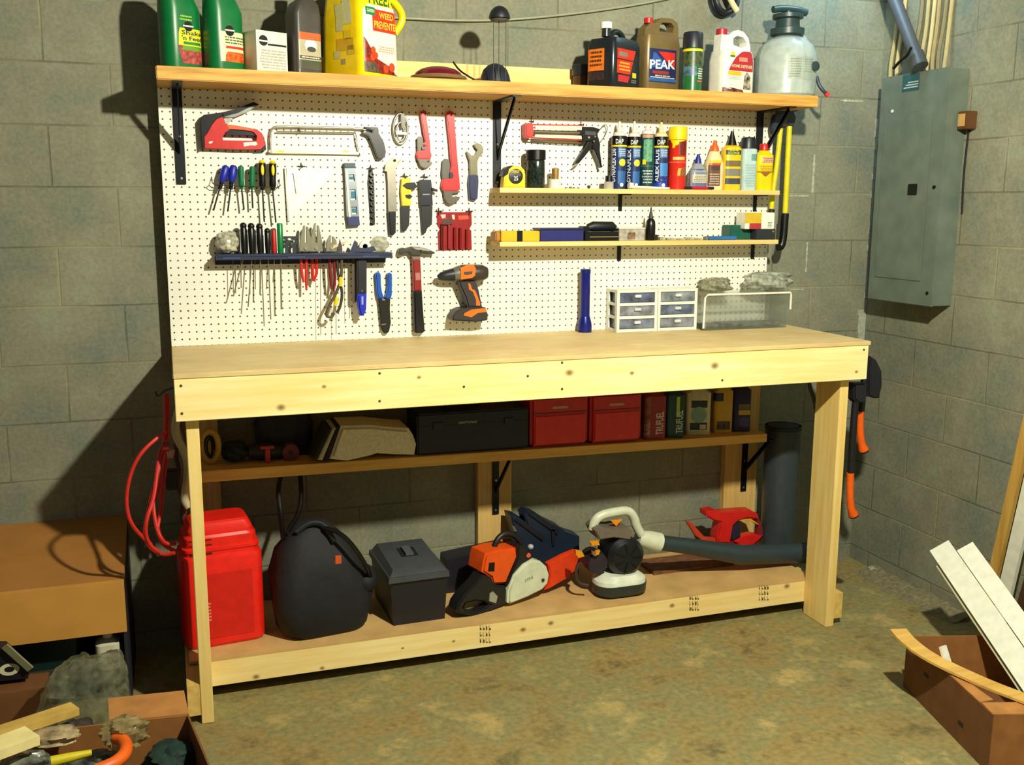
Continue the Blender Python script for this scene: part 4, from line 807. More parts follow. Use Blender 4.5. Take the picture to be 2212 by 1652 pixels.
pliers('red and black handled pliers behind the yellow banded snips', 716, 508, [(712, 556), (713, 590), (716, 624)], [(722, 556), (724, 600), (720, 630)], mt((120, 20, 30), .4), -.05, 12)
# snips with yellow bands
t = T('snips', 'dark snips with yellow bands on looped handles hanging under the blue rail', 'snips', (rp(720, 680).x, -.062, rp(720, 685, -.062).z))
P4 = lambda y, *l: [rp(a, b, y) for a, b in l]
obj('handle', MB().tube(P4(-.064, (738, 560), (738, 600), (728, 630), (714, 655), (704, 675), (706, 684), (716, 685), (722, 676)), .0055, 10, smooth=2), mt((84, 76, 50), .45), t); obj('handle', MB().tube(P4(-.056, (728, 560), (731, 600), (740, 630), (736, 660), (728, 676)), .0055, 10, smooth=2), mt((58, 56, 40), .45), t)
for a, b in (((736, 598), (735, 618)), ((728, 642), (724, 660))): obj('band', MB().tube(P4(-.065, a, b), .0075, 10), YEL, t)
obj('blade', MB().prism(xz(F0, -.060, [(728, 556), (740, 556), (739, 535), (734, 515), (730, 535)]), -.063, -.057), DSTEEL, t)
# brush handle and tape pieces on top of the rail
solo('paint_brush', 'small brush with pale wooden handle lying on the blue rail', 'brush', MB().hexa([rp(718, 538, -.06), rp(745, 526, -.06), rp(745, 526, -.035), rp(718, 538, -.035), rp(720, 530, -.06), rp(752, 519, -.06), rp(752, 519, -.035), rp(720, 530, -.035)]), mt((222, 190, 150), .5))
solo('tape_roll', 'small white roll of tape on the blue rail beside the clear bag', 'tape roll', MB().lathe([(.019, -.010), (.021, -.009), (.021, .009), (.019, .010), (.010, .010), (.0095, -.009), (.019, -.010)], (rp(788, 523, -.045).x, -.045, ZR+.0275), 'y', 24), WHT)
solo('clamp_jaw', 'dark blue spring clamp head lying on the rail below the white tape', 'clamp', MB().prism(xz(F0, -.06, [(757, 541), (766, 519), (772, 524), (770, 534), (790, 536), (806, 531), (812, 540), (800, 545), (757, 545)]), -.070, -.058, bev=.002), mt((36, 44, 76), .5))
# blue handled knife and black file
t = T('utility_saw', 'black tool with a bright blue end hanging under the blue rail', 'saw', (rp(782, 680).x, -.055, rp(782, 684, -.055).z))
obj('handle', MB().prism(xz(F0, -.06, [(771, 556), (792, 556), (792, 634), (772, 634)]), -.064, -.046, bev=.004), mt((16, 16, 28), .45), t); obj('grip_end', MB().prism(xz(F0, -.062, [(772, 634.6), (792, 634.6), (791, 668), (786, 682), (778, 682), (773, 662)]), -.067, -.044, bev=.006), mt((30, 44, 190), .35), t)
obj('print', MB().prism(xz(F0, -.068, [(781, 640), (785, 640), (785, 658), (781, 658)]), -.0682, -.0674), mt((150, 160, 210), .5), t); p = rp(782, 628, -.065); obj('rivet', MB().cyl((p.x, -.0665, p.z), (p.x, -.0642, p.z), .0028, n=8), ST, t)
solo('flat_file', 'dull dark flat file hanging beside the blue ended tool', 'file', MB().prism(xz(F0, -.035, [(760, 556), (769, 556), (770, 650), (764, 656), (760, 650)]), -.038, -.032), mt((86, 78, 66), .5, .5))
# wire strippers
t = T('wire_stripper', 'wire stripper with blue handles and long black jaws beside the hammer', 'wire stripper', base(829, 718))
v = (640, 540, 8.259); WB = mt((24, 84, 178), .35)
slab('handle', [(1415, 420), (1440, 402), (1490, 405), (1510, 440), (1515, 620), (1530, 740), (1565, 850), (1540, 870), (1460, 862), (1440, 760), (1430, 600)], -.026, -.006, WB, t, view=v, bev=.004); slab('handle', [(1632, 420), (1680, 408), (1710, 430), (1712, 600), (1708, 800), (1690, 868), (1610, 868), (1588, 840), (1620, 740), (1640, 600)], -.026, -.006, WB, t, view=v, bev=.004)
slab('jaws', [(1465, 870), (1680, 872), (1672, 1050), (1690, 1300), (1660, 1450), (1620, 1490), (1570, 1485), (1520, 1400), (1500, 1200), (1485, 1040)], -.022, -.008, mt((40, 40, 34), .4, .5), t, view=v, bev=.003); slab('pivot', [(1530, 880), (1560, 868), (1590, 880), (1570, 905), (1540, 900)], -.0250, -.0222, ST, t, view=v)
slab('small_print', [(1520, 1320), (1600, 1310), (1600, 1330), (1520, 1342)], -.0225, -.0222, GRY, t, view=v)
# ================================================================ pegboard, right half
# caulking gun
t = T('caulking_gun', 'caulking gun with red frame end and black trigger handle hanging on the pegboard', 'caulking gun', base(1225, 360))
CR = mt((206, 50, 36), .4); F_ = lambda x, y, d: F0.at(B1[0]+x/B1[2], B1[1]+y/B1[2], y=d)
obj('cradle', MB().prism(xz(F0, -.04, zp(B1, (700, 440), (1330, 452), (1330, 498), (700, 490))), -.052, -.044).prism(xz(F0, -.04, zp(B1, (700, 556), (1340, 575), (1340, 622), (690, 596))), -.052, -.044), mt((222, 214, 196), .35, .3), t)
slab('front_ring', [(588, 415), (620, 400), (675, 398), (690, 440), (700, 520), (690, 560), (655, 600), (610, 600), (590, 560)], -.056, -.010, CR, t, view=B1, bev=.004)
obj('rods', MB().tube([F_(660, 425, -.03), F_(1340, 436, -.03)], .0022, 8).tube([F_(640, 598, -.045), F_(1420, 636, -.045)], .0026, 8), CR, t); obj('push_rod', MB().tube([F_(700, 520, -.03), F_(1345, 540, -.03)], .007, 10), mt((120, 114, 92), .4, .6), t)
obj('ladder_wire', MB().tube([F_(600, 620, -.03), F_(900, 650, -.03), F_(1330, 668, -.03)], .0015, 6), mt((140, 130, 100), .4, .5), t)
slab('gun_body', [(1340, 450), (1480, 455), (1570, 480), (1570, 510), (1545, 520), (1550, 600), (1440, 640), (1345, 650), (1330, 560)], -.055, -.012, BLK, t, view=B1, bev=.003)
slab('body_window', [(1375, 508), (1520, 520), (1525, 570), (1380, 560)], -.0562, -.0552, mt((92, 92, 96), .3, .5), t, view=B1)
slab('handle', [(1480, 600), (1555, 590), (1580, 690), (1575, 760), (1600, 960), (1615, 985), (1585, 998), (1560, 900), (1500, 760), (1470, 690)], -.048, -.022, BLK, t, view=B1, bev=.003)
slab('trigger', [(1420, 640), (1490, 640), (1480, 700), (1420, 790), (1300, 930), (1265, 940), (1250, 920), (1340, 780)], -.044, -.026, BLK, t, view=B1, bev=.003); slab('trigger_tip', [(1265, 942), (1300, 932), (1250, 978), (1215, 980)], -.040, -.030, ST, t, view=B1)
for x, y in ((1425, 595), (1490, 645), (1508, 585)): q = F_(x, y, -.056); obj('pivot', MB().cyl((q.x, -.0585, q.z), (q.x, -.0552, q.z), .0045 if x == 1425 else .003, n=10), ST, t)
obj('hanger_wire', MB().tube([F_(1560, 500, -.03), F_(1640, 410, -.02), F_(1680, 460, -.02), F_(1650, 560, -.02), F_(1590, 640, -.03)], .0016, 6, smooth=2), mt((120, 130, 120), .4, .5), t)
hook(t, B1[0]+664/B1[2], B1[1]+380/B1[2], .02); hook(t, B1[0]+1322/B1[2], B1[1]+424/B1[2], .02)
# --- upper narrow shelf
YS = -.062; Q1 = Z1+.0004
def dims(px0, px1, top, y=YS, zb=None): x, h = ext(px0, px1, top, y); return x, h, F0.at((px0+px1)/2, top, y=y).z-(zb or Q1)
# tape measure
x, h, H = dims(1081, 1131, 358); t = T('tape_measure', 'yellow and black tape measure on the upper narrow shelf', 'tape measure', (x, YS, Q1))
def rel(x, h, H, pts): return [(x-h+2*h*a, Q1+H*b) for a, b in pts]
obj('case', MB().prism(rel(x, h, H, [(.06, 0), (1, 0), (1, .55), (.97, .8), (.84, .93), (.70, .97), (.64, 1.0), (.58, .97), (.42, .94), (.30, .84), (.26, .62), (.10, .50)]), -.085, -.040, bev=.004), YEL, t)
obj('grip_band', MB().prism(rel(x, h, H, [(.0, .52), (.05, .75), (.2, .93), (.38, 1.0), (.5, 1.0), (.42, .95), (.29, .85), (.25, .63), (.10, .51)]), -.082, -.043), BLK, t)
dz = Q1+H*.52; dx = x+h*.15; obj('badge', MB().lathe([(h*.60, 0), (h*.60, .002), (h*.55, .0026), (0, .0026)], (dx, -.0855, dz), 'y', 28), mt((30, 32, 30), .4), t)
for s_, w_, z_, hh, c_ in (('STANLEY', .30, .26, .12, YEL), ('FATMAX', .44, .02, .12, GRY), ('25', .18, -.34, .18, WHT)):
    lettering(s_, lambda u, v: Vector((dx+h*w_*(2*u-1), -.0884, dz+h*(z_+hh*2*v-.0))), c_, t)
# dark glass jar
x, h, H = dims(1137, 1178, 324); t = T('glass_jar', 'dark glass jar of screws with black lid on the upper narrow shelf', 'jar', (x, YS, Q1))
obj('jar', Loft([(Q1, h*.86, h*.86, 1), (Q1+.004, h*.92, h*.92, 1), (Q1+H*.70, h*.92, h*.92, 1), (Q1+H*.74, h*.86, h*.86, 1)], x, YS).mesh(), mt((30, 40, 36), .12, noise=.9, scale=140), t)
obj('lid', Loft([(Q1+H*.742, h*1.0, h*1.0, 1), (Q1+H*.98, h*1.0, h*1.0, 1), (Q1+H, h*.94, h*.94, 1)], x, YS).mesh(), BLK, t)
# white pot with brass fitting
x, h, H = dims(1186, 1211, 362); t = T('brass_fitting_pot', 'small white pot with a brass fitting in it on the upper narrow shelf', 'pot', (x, YS, Q1))
obj('pot', Loft([(Q1, h, h, h), (Q1+H*.42, h, h, h), (Q1+H*.44, h*.92, h*.92, h)], x, YS).mesh(), WHT, t); obj('fitting', Loft([(Q1+H*.442, h*.55, h*.55, h), (Q1+H*.95, h*.60, h*.60, h), (Q1+H, h*.3, h*.3, h)], x+h*.1, YS).mesh(), mt((190, 150, 84), .3, .6), t)
# loose fittings
for i, (px, r, c_) in enumerate(((1224, .006, (120, 128, 100)), (1232, .007, (96, 110, 84)), (1241, .006, (130, 124, 96)), (1249, .005, (112, 118, 92)))):
    p = F0.at(px, 400, y=-.08); solo('nut', 'small dull loose fitting on the shelf beside the brass pot', 'nut', MB().lathe([(r*.5, 0), (r, .0), (r, r), (r*.5, r), (r*.5, .0004)], (p.x, -.075-.007*(i % 2), Q1), n=6), mt(c_, .5, .4), 'loose fittings on the upper narrow shelf')
p = F0.at(1272, 400, y=-.08); solo('ball_bead', 'tiny dark ball on the upper narrow shelf', 'ball', MB().ball((p.x, -.08, Q1+.007), .007, .007, .007), mt((30, 50, 30), .4))
x, h, H = dims(1299, 1319, 380); t = T('paint_jar', 'tiny clear jar with black cap beside the first caulk tube', 'jar', (x, -.09, Q1))
obj('jar', Loft([(Q1, h*.95, h*.95, h), (Q1+H*.52, h*.95, h*.95, h), (Q1+H*.58, h*.6, h*.6, h)], x, -.09).mesh(), mt((176, 168, 156), .2), t); obj('cap', Loft([(Q1+H*.582, h*.75, h*.75, h), (Q1+H, h*.72, h*.72, h)], x, -.09).mesh(), BLK, t)
# caulk tubes
def caulk(label, px0, px1, ptop, pnoz, cl, kind, name_, vt):
    x, h, H = dims(px0, px1, ptop, -.06); HN = F0.at((px0+px1)/2, pnoz, y=-.06).z-Q1
    t = T('caulk_tube', label, 'caulk tube', (x, -.06, Q1), group='caulk tubes on the upper narrow shelf')
    L = Loft([(Q1, h, h, h), (Q1+H, h, h, h)], x, -.06, -22); obj('tube', L.mesh(), cl, t)
    nz = mt((224, 216, 204), .5) if kind != 'cream' else mt((226, 210, 150), .5)
    obj('nozzle', MB().lathe([(h*.86, H+.0005), (h*.80, H+.012), (h*.36, H+.018), (h*.30, H+.03), (h*.14, HN)], (x, -.06, Q1), n=16), nz, t)
    if kind == 'green':
        L.rect('band', mt((190, 140, 110), .5), t, -h*.8, h*.8, Q1+H*.93, Q1+H*.99); L.rect('panel', mt((90, 160, 120), .5, noise=.25, scale=120), t, -h*.6, h*.7, Q1+H*.50, Q1+H*.90); L.rect('panel', YEL, t, -h*.7, -h*.2, Q1+H*.45, Q1+H*.54, .0012)
        L.rect('panel', mt((30, 90, 70), .5), t, -h*1.2, h*1.2, Q1+H*.40, Q1+H*.44, .0009); L.print(mt((170, 190, 190), .5), t, -h*.7, h*.8, Q1+H*.10, Q1+H*.36, 5, seed=5)
    else:
        L.rect('top_band', BLK, t, -h*2.2, h*2.2, Q1+H*.83, Q1+H*.998); L.rect('yellow_band', YEL, t, -h*1.5, h*1.5, Q1+H*.795, Q1+H*.828)
        L.text('DAP', mt((220, 220, 214), .5), t, -h*.5, h*.5, Q1+H*.85, Q1+H*.94)
        L.rect('panel', mt((70, 110, 170), .5), t, -h*.15, h*.95, Q1+H*.60, Q1+H*.78); L.rect('panel', mt((40, 96, 160), .5), t, -h*.15, h*.95, Q1+H*.10, Q1+H*.34) if kind != 'cream' else L.rect('panel', mt((60, 130, 200), .5), t, -h*.1, h*1.2, Q1+H*.25, Q1+H*.50)
        if kind != 'cream': L.disc('emblem', mt((214, 206, 50), .5), t, h*.45, Q1+H*.50, h*.48)
        else: L.patch('blue_wedge', mt((20, 60, 170), .4), t, [(Q1+H*.02, -h*1.2, h*1.2), (Q1+H*.12, -h*1.2, h*1.2), (Q1+H*.24, h*.5, h*1.2)])
        L.print(mt((190, 210, 220), .5), t, -h*.1, h*.9, Q1+H*.62, Q1+H*.76, 4, seed=2); L.disc('small_emblem', mt((206, 220, 226), .5), t, h*.4, Q1+H*.08, h*.26)
    if vt: L.text(vt, mt((226, 232, 226), .5), t, -h*1.05 if kind != 'cream' else -h*.72, -h*.45 if kind != 'cream' else -h*.25, Q1+H*.14, Q1+H*.76, vert=True)
    return t
CB1 = mt((22, 44, 96), .4)
caulk('blue caulk tube with tall white nozzle nearest the tiny jar', 1323, 1353, 294, 262, CB1, 'blue', '', 'DYNAFLEX 230'); caulk('blue caulk tube with tall white nozzle next to the green tube', 1356, 1384, 296, 262, CB1, 'blue', '', 'DYNAFLEX')
caulk('green caulk tube between the blue tubes', 1385, 1413, 290, 270, mt((24, 60, 60), .4), 'green', '', None); caulk('blue caulk tube with cream nozzle beside the red foam can', 1413, 1443, 296, 264, CB1, 'cream', '', 'ALEX PLUS')
a, b = F0.at(1358, 397, y=-.105), F0.at(1446, 405, y=-.105); b.z = max(b.z, Q1+.006)
solo('spare_nozzle', 'long white spare nozzle lying in front of the caulk tubes', 'nozzle', MB().tube([Vector((a.x, -.105, Q1+.0135)), Vector((a.x+.016, -.105, Q1+.0125)), Vector((a.x+.018, -.105, Q1+.007)), Vector((b.x, -.105, Q1+.0045))], [.013, .012, .0065, .004], 12), WHT)
# red foam can
x, h, H = dims(1447, 1484, 274); t = T('foam_can', 'tall red spray foam can with yellow top beside the caulk tubes', 'spray can', (x, -.06, Q1))
L = Loft([(Q1, h*.95, h*.95, h), (Q1+H*.78, h*.95, h*.95, h), (Q1+H*.79, h, h, h)], x, -.06, -25); obj('body', L.mesh(), mt((206, 40, 24), .35), t); obj('cap', Loft([(Q1+H*.792, h, h, h), (Q1+H*.99, h*.98, h*.98, h), (Q1+H, h*.9, h*.9, h)], x, -.06).mesh(), YEL, t)
L.patch('yellow_flash', YEL, t, [(Q1+H*.66, -h*.6, -h*.4), (Q1+H*.72, -h*.6, h*.2), (Q1+H*.785, -h*.9, h*.8)]); L.rect('dark_panel', mt((120, 30, 24), .4, noise=.3, scale=80), t, h*.1, h*1.1, Q1+H*.55, Q1+H*.76, .0009); L.rect('label_bar', mt((226, 180, 90), .4), t, -h*.5, h*.8, Q1+H*.47, Q1+H*.52); L.rect('label_bar', mt((216, 90, 60), .4), t, -h*1.2, h*1.2, Q1+H*.425, Q1+H*.445)
L.disc('picture', mt((150, 90, 60), .4), t, h*.8, Q1+H*.28, h*.5); L.patch('yellow_flash', mt((226, 170, 30), .4), t, [(Q1+H*.22, 0, h*.3), (Q1+H*.34, h*.1, h*.5)])
# clear glue bottle, blue cap
def bottle(name, label, cat, px0, px1, ptop, secs, bodym, capm, capsec, y=-.06, ry=.75, rot=-10, extra=None):
    """secs: (height share, width share); capsec the same for the cap"""
    x, h, H = dims(px0, px1, ptop, y); t = T(name, label, cat, (x, y, Q1))
    L = Loft([(Q1+H*a, h*b, h*b*ry, h*.5) for a, b in secs], x, y, rot); obj('body', L.mesh(), bodym, t); obj('cap', Loft([(Q1+H*a, h*b, h*b, h) for a, b in capsec], x, y).mesh(), capm, t)
    if extra: extra(L, t, x, h, H)
    return t
def e1(L, t, x, h, H): L.rect('paper_label', mt((206, 196, 160), .5), t, -h*.8, h*.8, Q1+H*.20, Q1+H*.42); L.rect('blue_label', mt((60, 76, 130), .4), t, -h*.8, h*.8, Q1+H*.46, Q1+H*.58); L.rect('blue_label', mt((90, 104, 150), .5), t, -h*.8, h*.8, Q1+H*.06, Q1+H*.19); L.print(mt((120, 116, 120), .5), t, -h*.7, h*.7, Q1+H*.22, Q1+H*.40, 4, seed=3)
bottle('glue_bottle', 'clear glue bottle with blue pointed cap beside the red foam can', 'glue bottle', 1491, 1526, 333, [(0, .92), (.03, 1), (.50, 1), (.64, .72), (.74, .42)], mt((150, 156, 160), .2), mt((24, 44, 140), .4), [(.742, .40), (.86, .32), (.94, .2), (1, .14)], extra=e1)
def e2(L, t, x, h, H): L.rect('brown_label', mt((96, 62, 42), .5), t, -h*.9, h*.45, Q1+H*.08, Q1+H*.50); L.rect('yellow_label', mt((220, 190, 40), .4), t, -h*.8, h*.7, Q1+H*.54, Q1+H*.60); L.rect('red_band', mt((200, 70, 40), .4), t, -h*.85, h*.5, Q1+H*.50, Q1+H*.54); L.print(mt((190, 170, 150), .5), t, -h*.8, h*.35, Q1+H*.10, Q1+H*.34, 5, seed=4); L.rect('label_bar', mt((70, 40, 34), .5), t, -h*.6, h*.4, Q1+H*.40, Q1+H*.48, .0012)
bottle('wood_glue', 'cream wood glue bottle with orange pointed cap on the upper narrow shelf', 'glue bottle', 1527, 1562, 303, [(0, .94), (.02, 1), (.52, 1), (.70, .70), (.78, .52)], mt((222, 206, 160), .4), ORG, [(.782, .50), (.84, .46), (.92, .26), (1, .16)], extra=e2)
def e3(L, t, x, h, H):
    for z0, z1, c_ in ((.10, .20, (54, 62, 80)), (.24, .36, (120, 120, 110)), (.40, .50, (110, 96, 60)), (.60, .74, (44, 54, 58))): L.rect('label_bar', mt(c_, .5), t, -h*.85, h*.85, Q1+H*z0, Q1+H*z1)
    L.text('GOO', mt((220, 206, 40), .4), t, -h*.5, h*.5, Q1+H*.655, Q1+H*.72); L.text('GONE', mt((200, 200, 70), .4), t, -h*.6, h*.6, Q1+H*.605, Q1+H*.645)
bottle('adhesive_remover', 'yellow banded bottle with black pointed cap behind the orange capped glue', 'bottle', 1564, 1600, 283, [(0, .96), (.02, 1), (.70, 1), (.73, .9), (.76, .55)], mt((226, 190, 20), .35), BLK, [(.762, .52), (.82, .44), (.95, .2), (1, .16)], extra=e3)
def e4(L, t, x, h, H): L.print(mt((150, 180, 180), .5), t, -h*.7, h*.7, Q1+H*.06, Q1+H*.50, 9, seed=6); L.rect('label_bar', mt((110, 150, 140), .5), t, h*.1, h*1.0, Q1+H*.56, Q1+H*.68)
bottle('lubricant_can', 'pale blue spray can with black cap on the upper narrow shelf', 'spray can', 1602, 1632, 297, [(0, .97), (.01, 1), (.77, 1), (.785, .9)], mt((178, 206, 206), .35), mt((26, 34, 40), .4), [(.787, .95), (.97, .9), (1, .8)], ry=1, extra=e4)
def e5(L, t, x, h, H): L.rect('pale_panel', mt((222, 190, 150), .5), t, -h*.45, h*.85, Q1+H*.58, Q1+H*.72); L.print(mt((180, 70, 50), .5), t, -h*.4, h*.8, Q1+H*.59, Q1+H*.71, 3, seed=1); L.patch('brown_chevron', mt((150, 90, 20), .4), t, [(Q1+H*.30, -.002, .002), (Q1+H*.39, -h*.95, h*.95), (Q1+H*.41, -h*.95, h*.95)]); L.print(mt((180, 130, 20), .5), t, -h*.8, h*.8, Q1+H*.42, Q1+H*.54, 3, seed=2)
bottle('lighter_fluid', 'yellow tin with red cap at the right end of the upper narrow shelf', 'tin', 1634, 1668, 311, [(0, .97), (.01, 1), (.76, 1), (.80, .75), (.86, .5)], mt((236, 208, 16), .35), RED, [(.862, .52), (.98, .5), (1, .44)], extra=e5)
a, b = F0.at(1480, 404, y=-.112), F0.at(1541, 404, y=-.112); m_ = (a+b)/2
t = T('marker_pen', 'dark marker pen with red middle lying before the glue bottles', 'marker', (m_.x, -.112, Q1)); zz = Q1+.0066
obj('barrel', MB().tube([(a.x, -.112, zz), (a.x+.028, -.112, zz)], .0062, 10).tube([(b.x-.026, -.112, zz), (b.x, -.112, zz)], .0062, 10), mt((24, 28, 60), .4), t); obj('sleeve', MB().tube([(a.x+.0285, -.112, zz), (b.x-.0265, -.112, zz)], .0064, 10), mt((190, 26, 50), .4), t)
# --- lower narrow shelf
Q2 = Z2+.0004
def crate(name, label, cat, px0, px1, ptop, cl, y0=-.115, y1=-.03, zb=None, part='body'):
    zb = zb or Q2; a, b, c = F0.at(px0, ptop, y=y0), F0.at(px1, ptop, y=y0), F0.at((px0+px1)/2, ptop, y=y0)
    t = T(name, label, cat, ((a.x+b.x)/2, (y0+y1)/2, zb)); obj(part, MB().box(a.x, b.x, y0, y1, zb, c.z, .002), cl, t); return t, a.x, b.x, c.z
t, x0, x1, z1 = crate('tool_case', 'yellow plastic case with a black band at the shelf end', 'case', 1083, 1166, 499, mt((236, 178, 14), .4)); xm = F0.at(1123, 505, y=-.116).x
obj('band', MB().box(xm-.011, xm+.011, -.1165, -.1152, Q2+.001, z1+.0012), BLK, t); obj('side_cap', MB().box(x0-.020, x0-.0004, -.108, -.04, Q2, z1-.002, .004), mt((176, 120, 30), .5), t)
t, x0, x1, z1 = crate('blue_case', 'flat dark blue plastic case between the yellow and black cases', 'case', 1167, 1261, 497, mt((30, 34, 104), .4)); obj('lid', MB().box(x0-.002, x1+.002, -.1168, -.028, z1+.0002, z1+.008, .002), mt((22, 26, 70), .4), t); obj('end_cap', MB().box(x0-.007, x0-.0003, -.112, -.032, Q2, z1-.001, .001), BLK, t)
t, x0, x1, z1 = crate('black_case', 'black zip case with a rounded bundle on its top', 'case', 1264, 1337, 501, BLK); obj('piping', MB().box(x0+.02, x1-.002, -.1162, -.1152, z1-.020, z1-.018), mt((190, 160, 90), .4), t)
obj('bundle', MB().tube([(x0+.028, -.075, z1+.0165), (x0+.05, -.075, z1+.0205), (x1-.012, -.075, z1+.020), (x1+.002, -.075, z1+.014)], [.014, .020, .0195, .012], 14), mt((16, 18, 26), .5), t); obj('bundle_end', MB().box(x0-.001, x0+.026, -.1, -.04, z1+.0005, z1+.022, .004), BLK, t)
t, x0, x1, z1 = crate('clear_box', 'clear plastic box of brown bits on the lower narrow shelf', 'box', 1338, 1393, 495, mt((176, 172, 158), .2, noise=.2, scale=60), part='tub'); obj('lid', MB().box(x0-.003, x1+.002, -.1165, -.028, z1+.0003, z1+.006, .001), mt((206, 204, 190), .2), t); xm = (x0+x1)/2; obj('contents', MB().box(xm-.020, xm+.014, -.1158, -.1152, Q2+.006, z1-.012), mt((140, 110, 80), .5, noise=.4, scale=90), t)
x, h = ext(1387, 1406, 500, -.07); zt_ = F0.at(1396, 447, y=-.07).z; t = T('oiler_bottle', 'black oiler bottle with thin spout on the lower narrow shelf', 'oiler', (x, -.105, Q2)); H = zt_-Q2
obj('body', MB().lathe([(h*.9, 0), (h, .004), (h, H*.45), (h*.9, H*.58), (h*.5, H*.66)], (x, -.105, Q2)), BLK, t); obj('spout', MB().lathe([(h*.48, H*.662), (h*.35, H*.78), (h*.12, H)], (x, -.105, Q2), n=14), mt((46, 44, 46), .5), t)
q = F0.at(1415, 512, y=-.09); solo('small_block', 'small dark cube beside the oiler bottle', 'block', MB().box(q.x-.008, q.x+.008, -.1, -.07, Q2, Q2+.022, .001), DK)
for i, (px, l, hh) in enumerate(((1428, .012, .012), (1448, .02, .009), (1468, .024, .007), (1490, .02, .010), (1508, .02, .008))):
    q = F0.at(px, 515, y=-.08); solo('loose_bit', 'loose pale hardware piece lying flat on the lower narrow shelf', 'hardware', MB().box(q.x-l, q.x+l, -.095+.004*i, -.07+.003*i, Q2, Q2+hh, .001), mt((168, 164, 132), .5, noise=.3, scale=90), 'loose hardware on the lower narrow shelf')
t, x0, x1, z1 = crate('blade_case', 'flat bright blue case lying by the green box', 'case', 1532, 1592, 510, mt((40, 104, 170), .4), -.118, -.082); obj('end_tab', MB().box(x0-.012, x0-.0003, -.112, -.088, Q2, z1-.002, .001), GRY, t)
t, x0, x1, z1 = crate('green_box', 'dark green box on the lower narrow shelf', 'box', 1578, 1620, 486, mt((14, 84, 70), .5), -.078, -.012); obj('flap', MB().box(x1+.0004, x1+.014, -.074, -.014, Q2, z1-.016, .001), mt((40, 76, 76), .5), t)
t, x0, x1, z1 = crate('black_box', 'black box with a brass catch under the yellow and white box', 'box', 1634, 1676, 495, mt((36, 42, 46), .5), -.118, -.02); q = F0.at(1670, 500, y=-.118); obj('catch', MB().lathe([(.004, 0), (.0045, .002), (.003, .004)], (q.x, -.118, q.z), 'y', 12), mt((190, 150, 90), .4, .6), t); zb2 = z1
t, x0, x1, z1 = crate('bulb_box', 'yellow red and white carton standing on the black box', 'carton', 1611, 1674, 459, WHT, -.112, -.04, zb2+.0005); xm = F0.at(1645, 470, y=-.112).x
obj('yellow_panel', MB().box(x0-.0006, xm, -.1128, -.1122, zb2+.0245, z1-.001), mt((206, 176, 40), .5), t); obj('red_panel', MB().box(x0+.02, xm, -.1128, -.1122, zb2+.001, zb2+.0242), mt((176, 50, 54), .5), t)
mb = MB()
for k in range(4): mb.box(x1-.032, x1-.032+.018+.003*(k % 2), -.1128, -.1122, zb2+.008+.006*k, zb2+.0105+.006*k)
obj('small_print', mb, GRY, t, 0)
# bolt cutter hanging on the pegboard edge
V6 = (1600, 200, 4.465); t = T('bolt_cutter', 'large bolt cutter with yellow handles and black grips hanging at the pegboard edge', 'bolt cutter', (2.45, -.05, F0.at(1690, 540, y=-.05).z)); K = lambda x, y, d=-.05: F0.at(V6[0]+x/V6[2], V6[1]+y/V6[2], y=d)
YH = mt((222, 206, 20), .35)
obj('head', MB().prism(xz(F0, -.05, zp(V6, (320, 215), (380, 190), (500, 190), (520, 240), (500, 330), (440, 320), (420, 345), (355, 345), (300, 400), (290, 330))), -.062, -.038, bev=.003), mt((42, 50, 66), .45), t)
obj('jaw', MB().prism(xz(F0, -.05, zp(V6, (330, 214), (350, 168), (420, 150), (540, 150), (545, 178), (500, 189), (380, 189))), -.056, -.044), mt((46, 56, 66), .45), t)
h1 = obj('handle', MB().tube([K(385, 345), K(370, 500), K(340, 760), K(310, 940), K(298, 1120)], .0105, 12, smooth=1), YH, t); h2 = obj('handle', MB().tube([K(470, 325), K(458, 560), K(445, 840), K(428, 1160)], .0115, 12, smooth=1), YH, t)
obj('grip', MB().tube([K(428, 1165), K(412, 1400), K(390, 1490), K(360, 1490)], .0165, 12, smooth=2), BLK, h2); obj('grip', MB().tube([K(297, 1125), K(292, 1300), K(290, 1420)], .013, 12), DK, h1)
obj('link', MB().box(K(400, 300).x-.012, K(400, 300).x+.012, -.068, -.0622, K(400, 330).z, K(400, 260).z), DSTEEL, t)
# ================================================================ on the bench top
QB = ZT+.0004
x, h = ext(1251, 1275, 640, -.04); zt_ = F0.at(1264, 581, y=-.04).z; H = zt_-QB
t = T('flashlight', 'tall dark blue metal flashlight standing on its head against the pegboard', 'flashlight', (x, -.045, QB)); FB = mt((14, 26, 120), .3, .2)
obj('head', MB().lathe([(h*1.15, 0), (h*1.18, .004), (h*1.18, H*.10), (h*1.10, H*.16), (h*.84, H*.25)], (x, -.045, QB), n=28), FB, t); obj('barrel', MB().lathe([(h*.80, H*.2502), (h*.78, H*.6), (h*.80, H*.605), (h*.80, H*.93)], (x, -.045, QB), n=28), FB, t); obj('tail_cap', MB().lathe([(h*.84, H*.9302), (h*.86, H*.95), (h*.86, H*.995), (h*.8, H)], (x, -.045, QB), n=28), mt((12, 22, 104), .35), t)
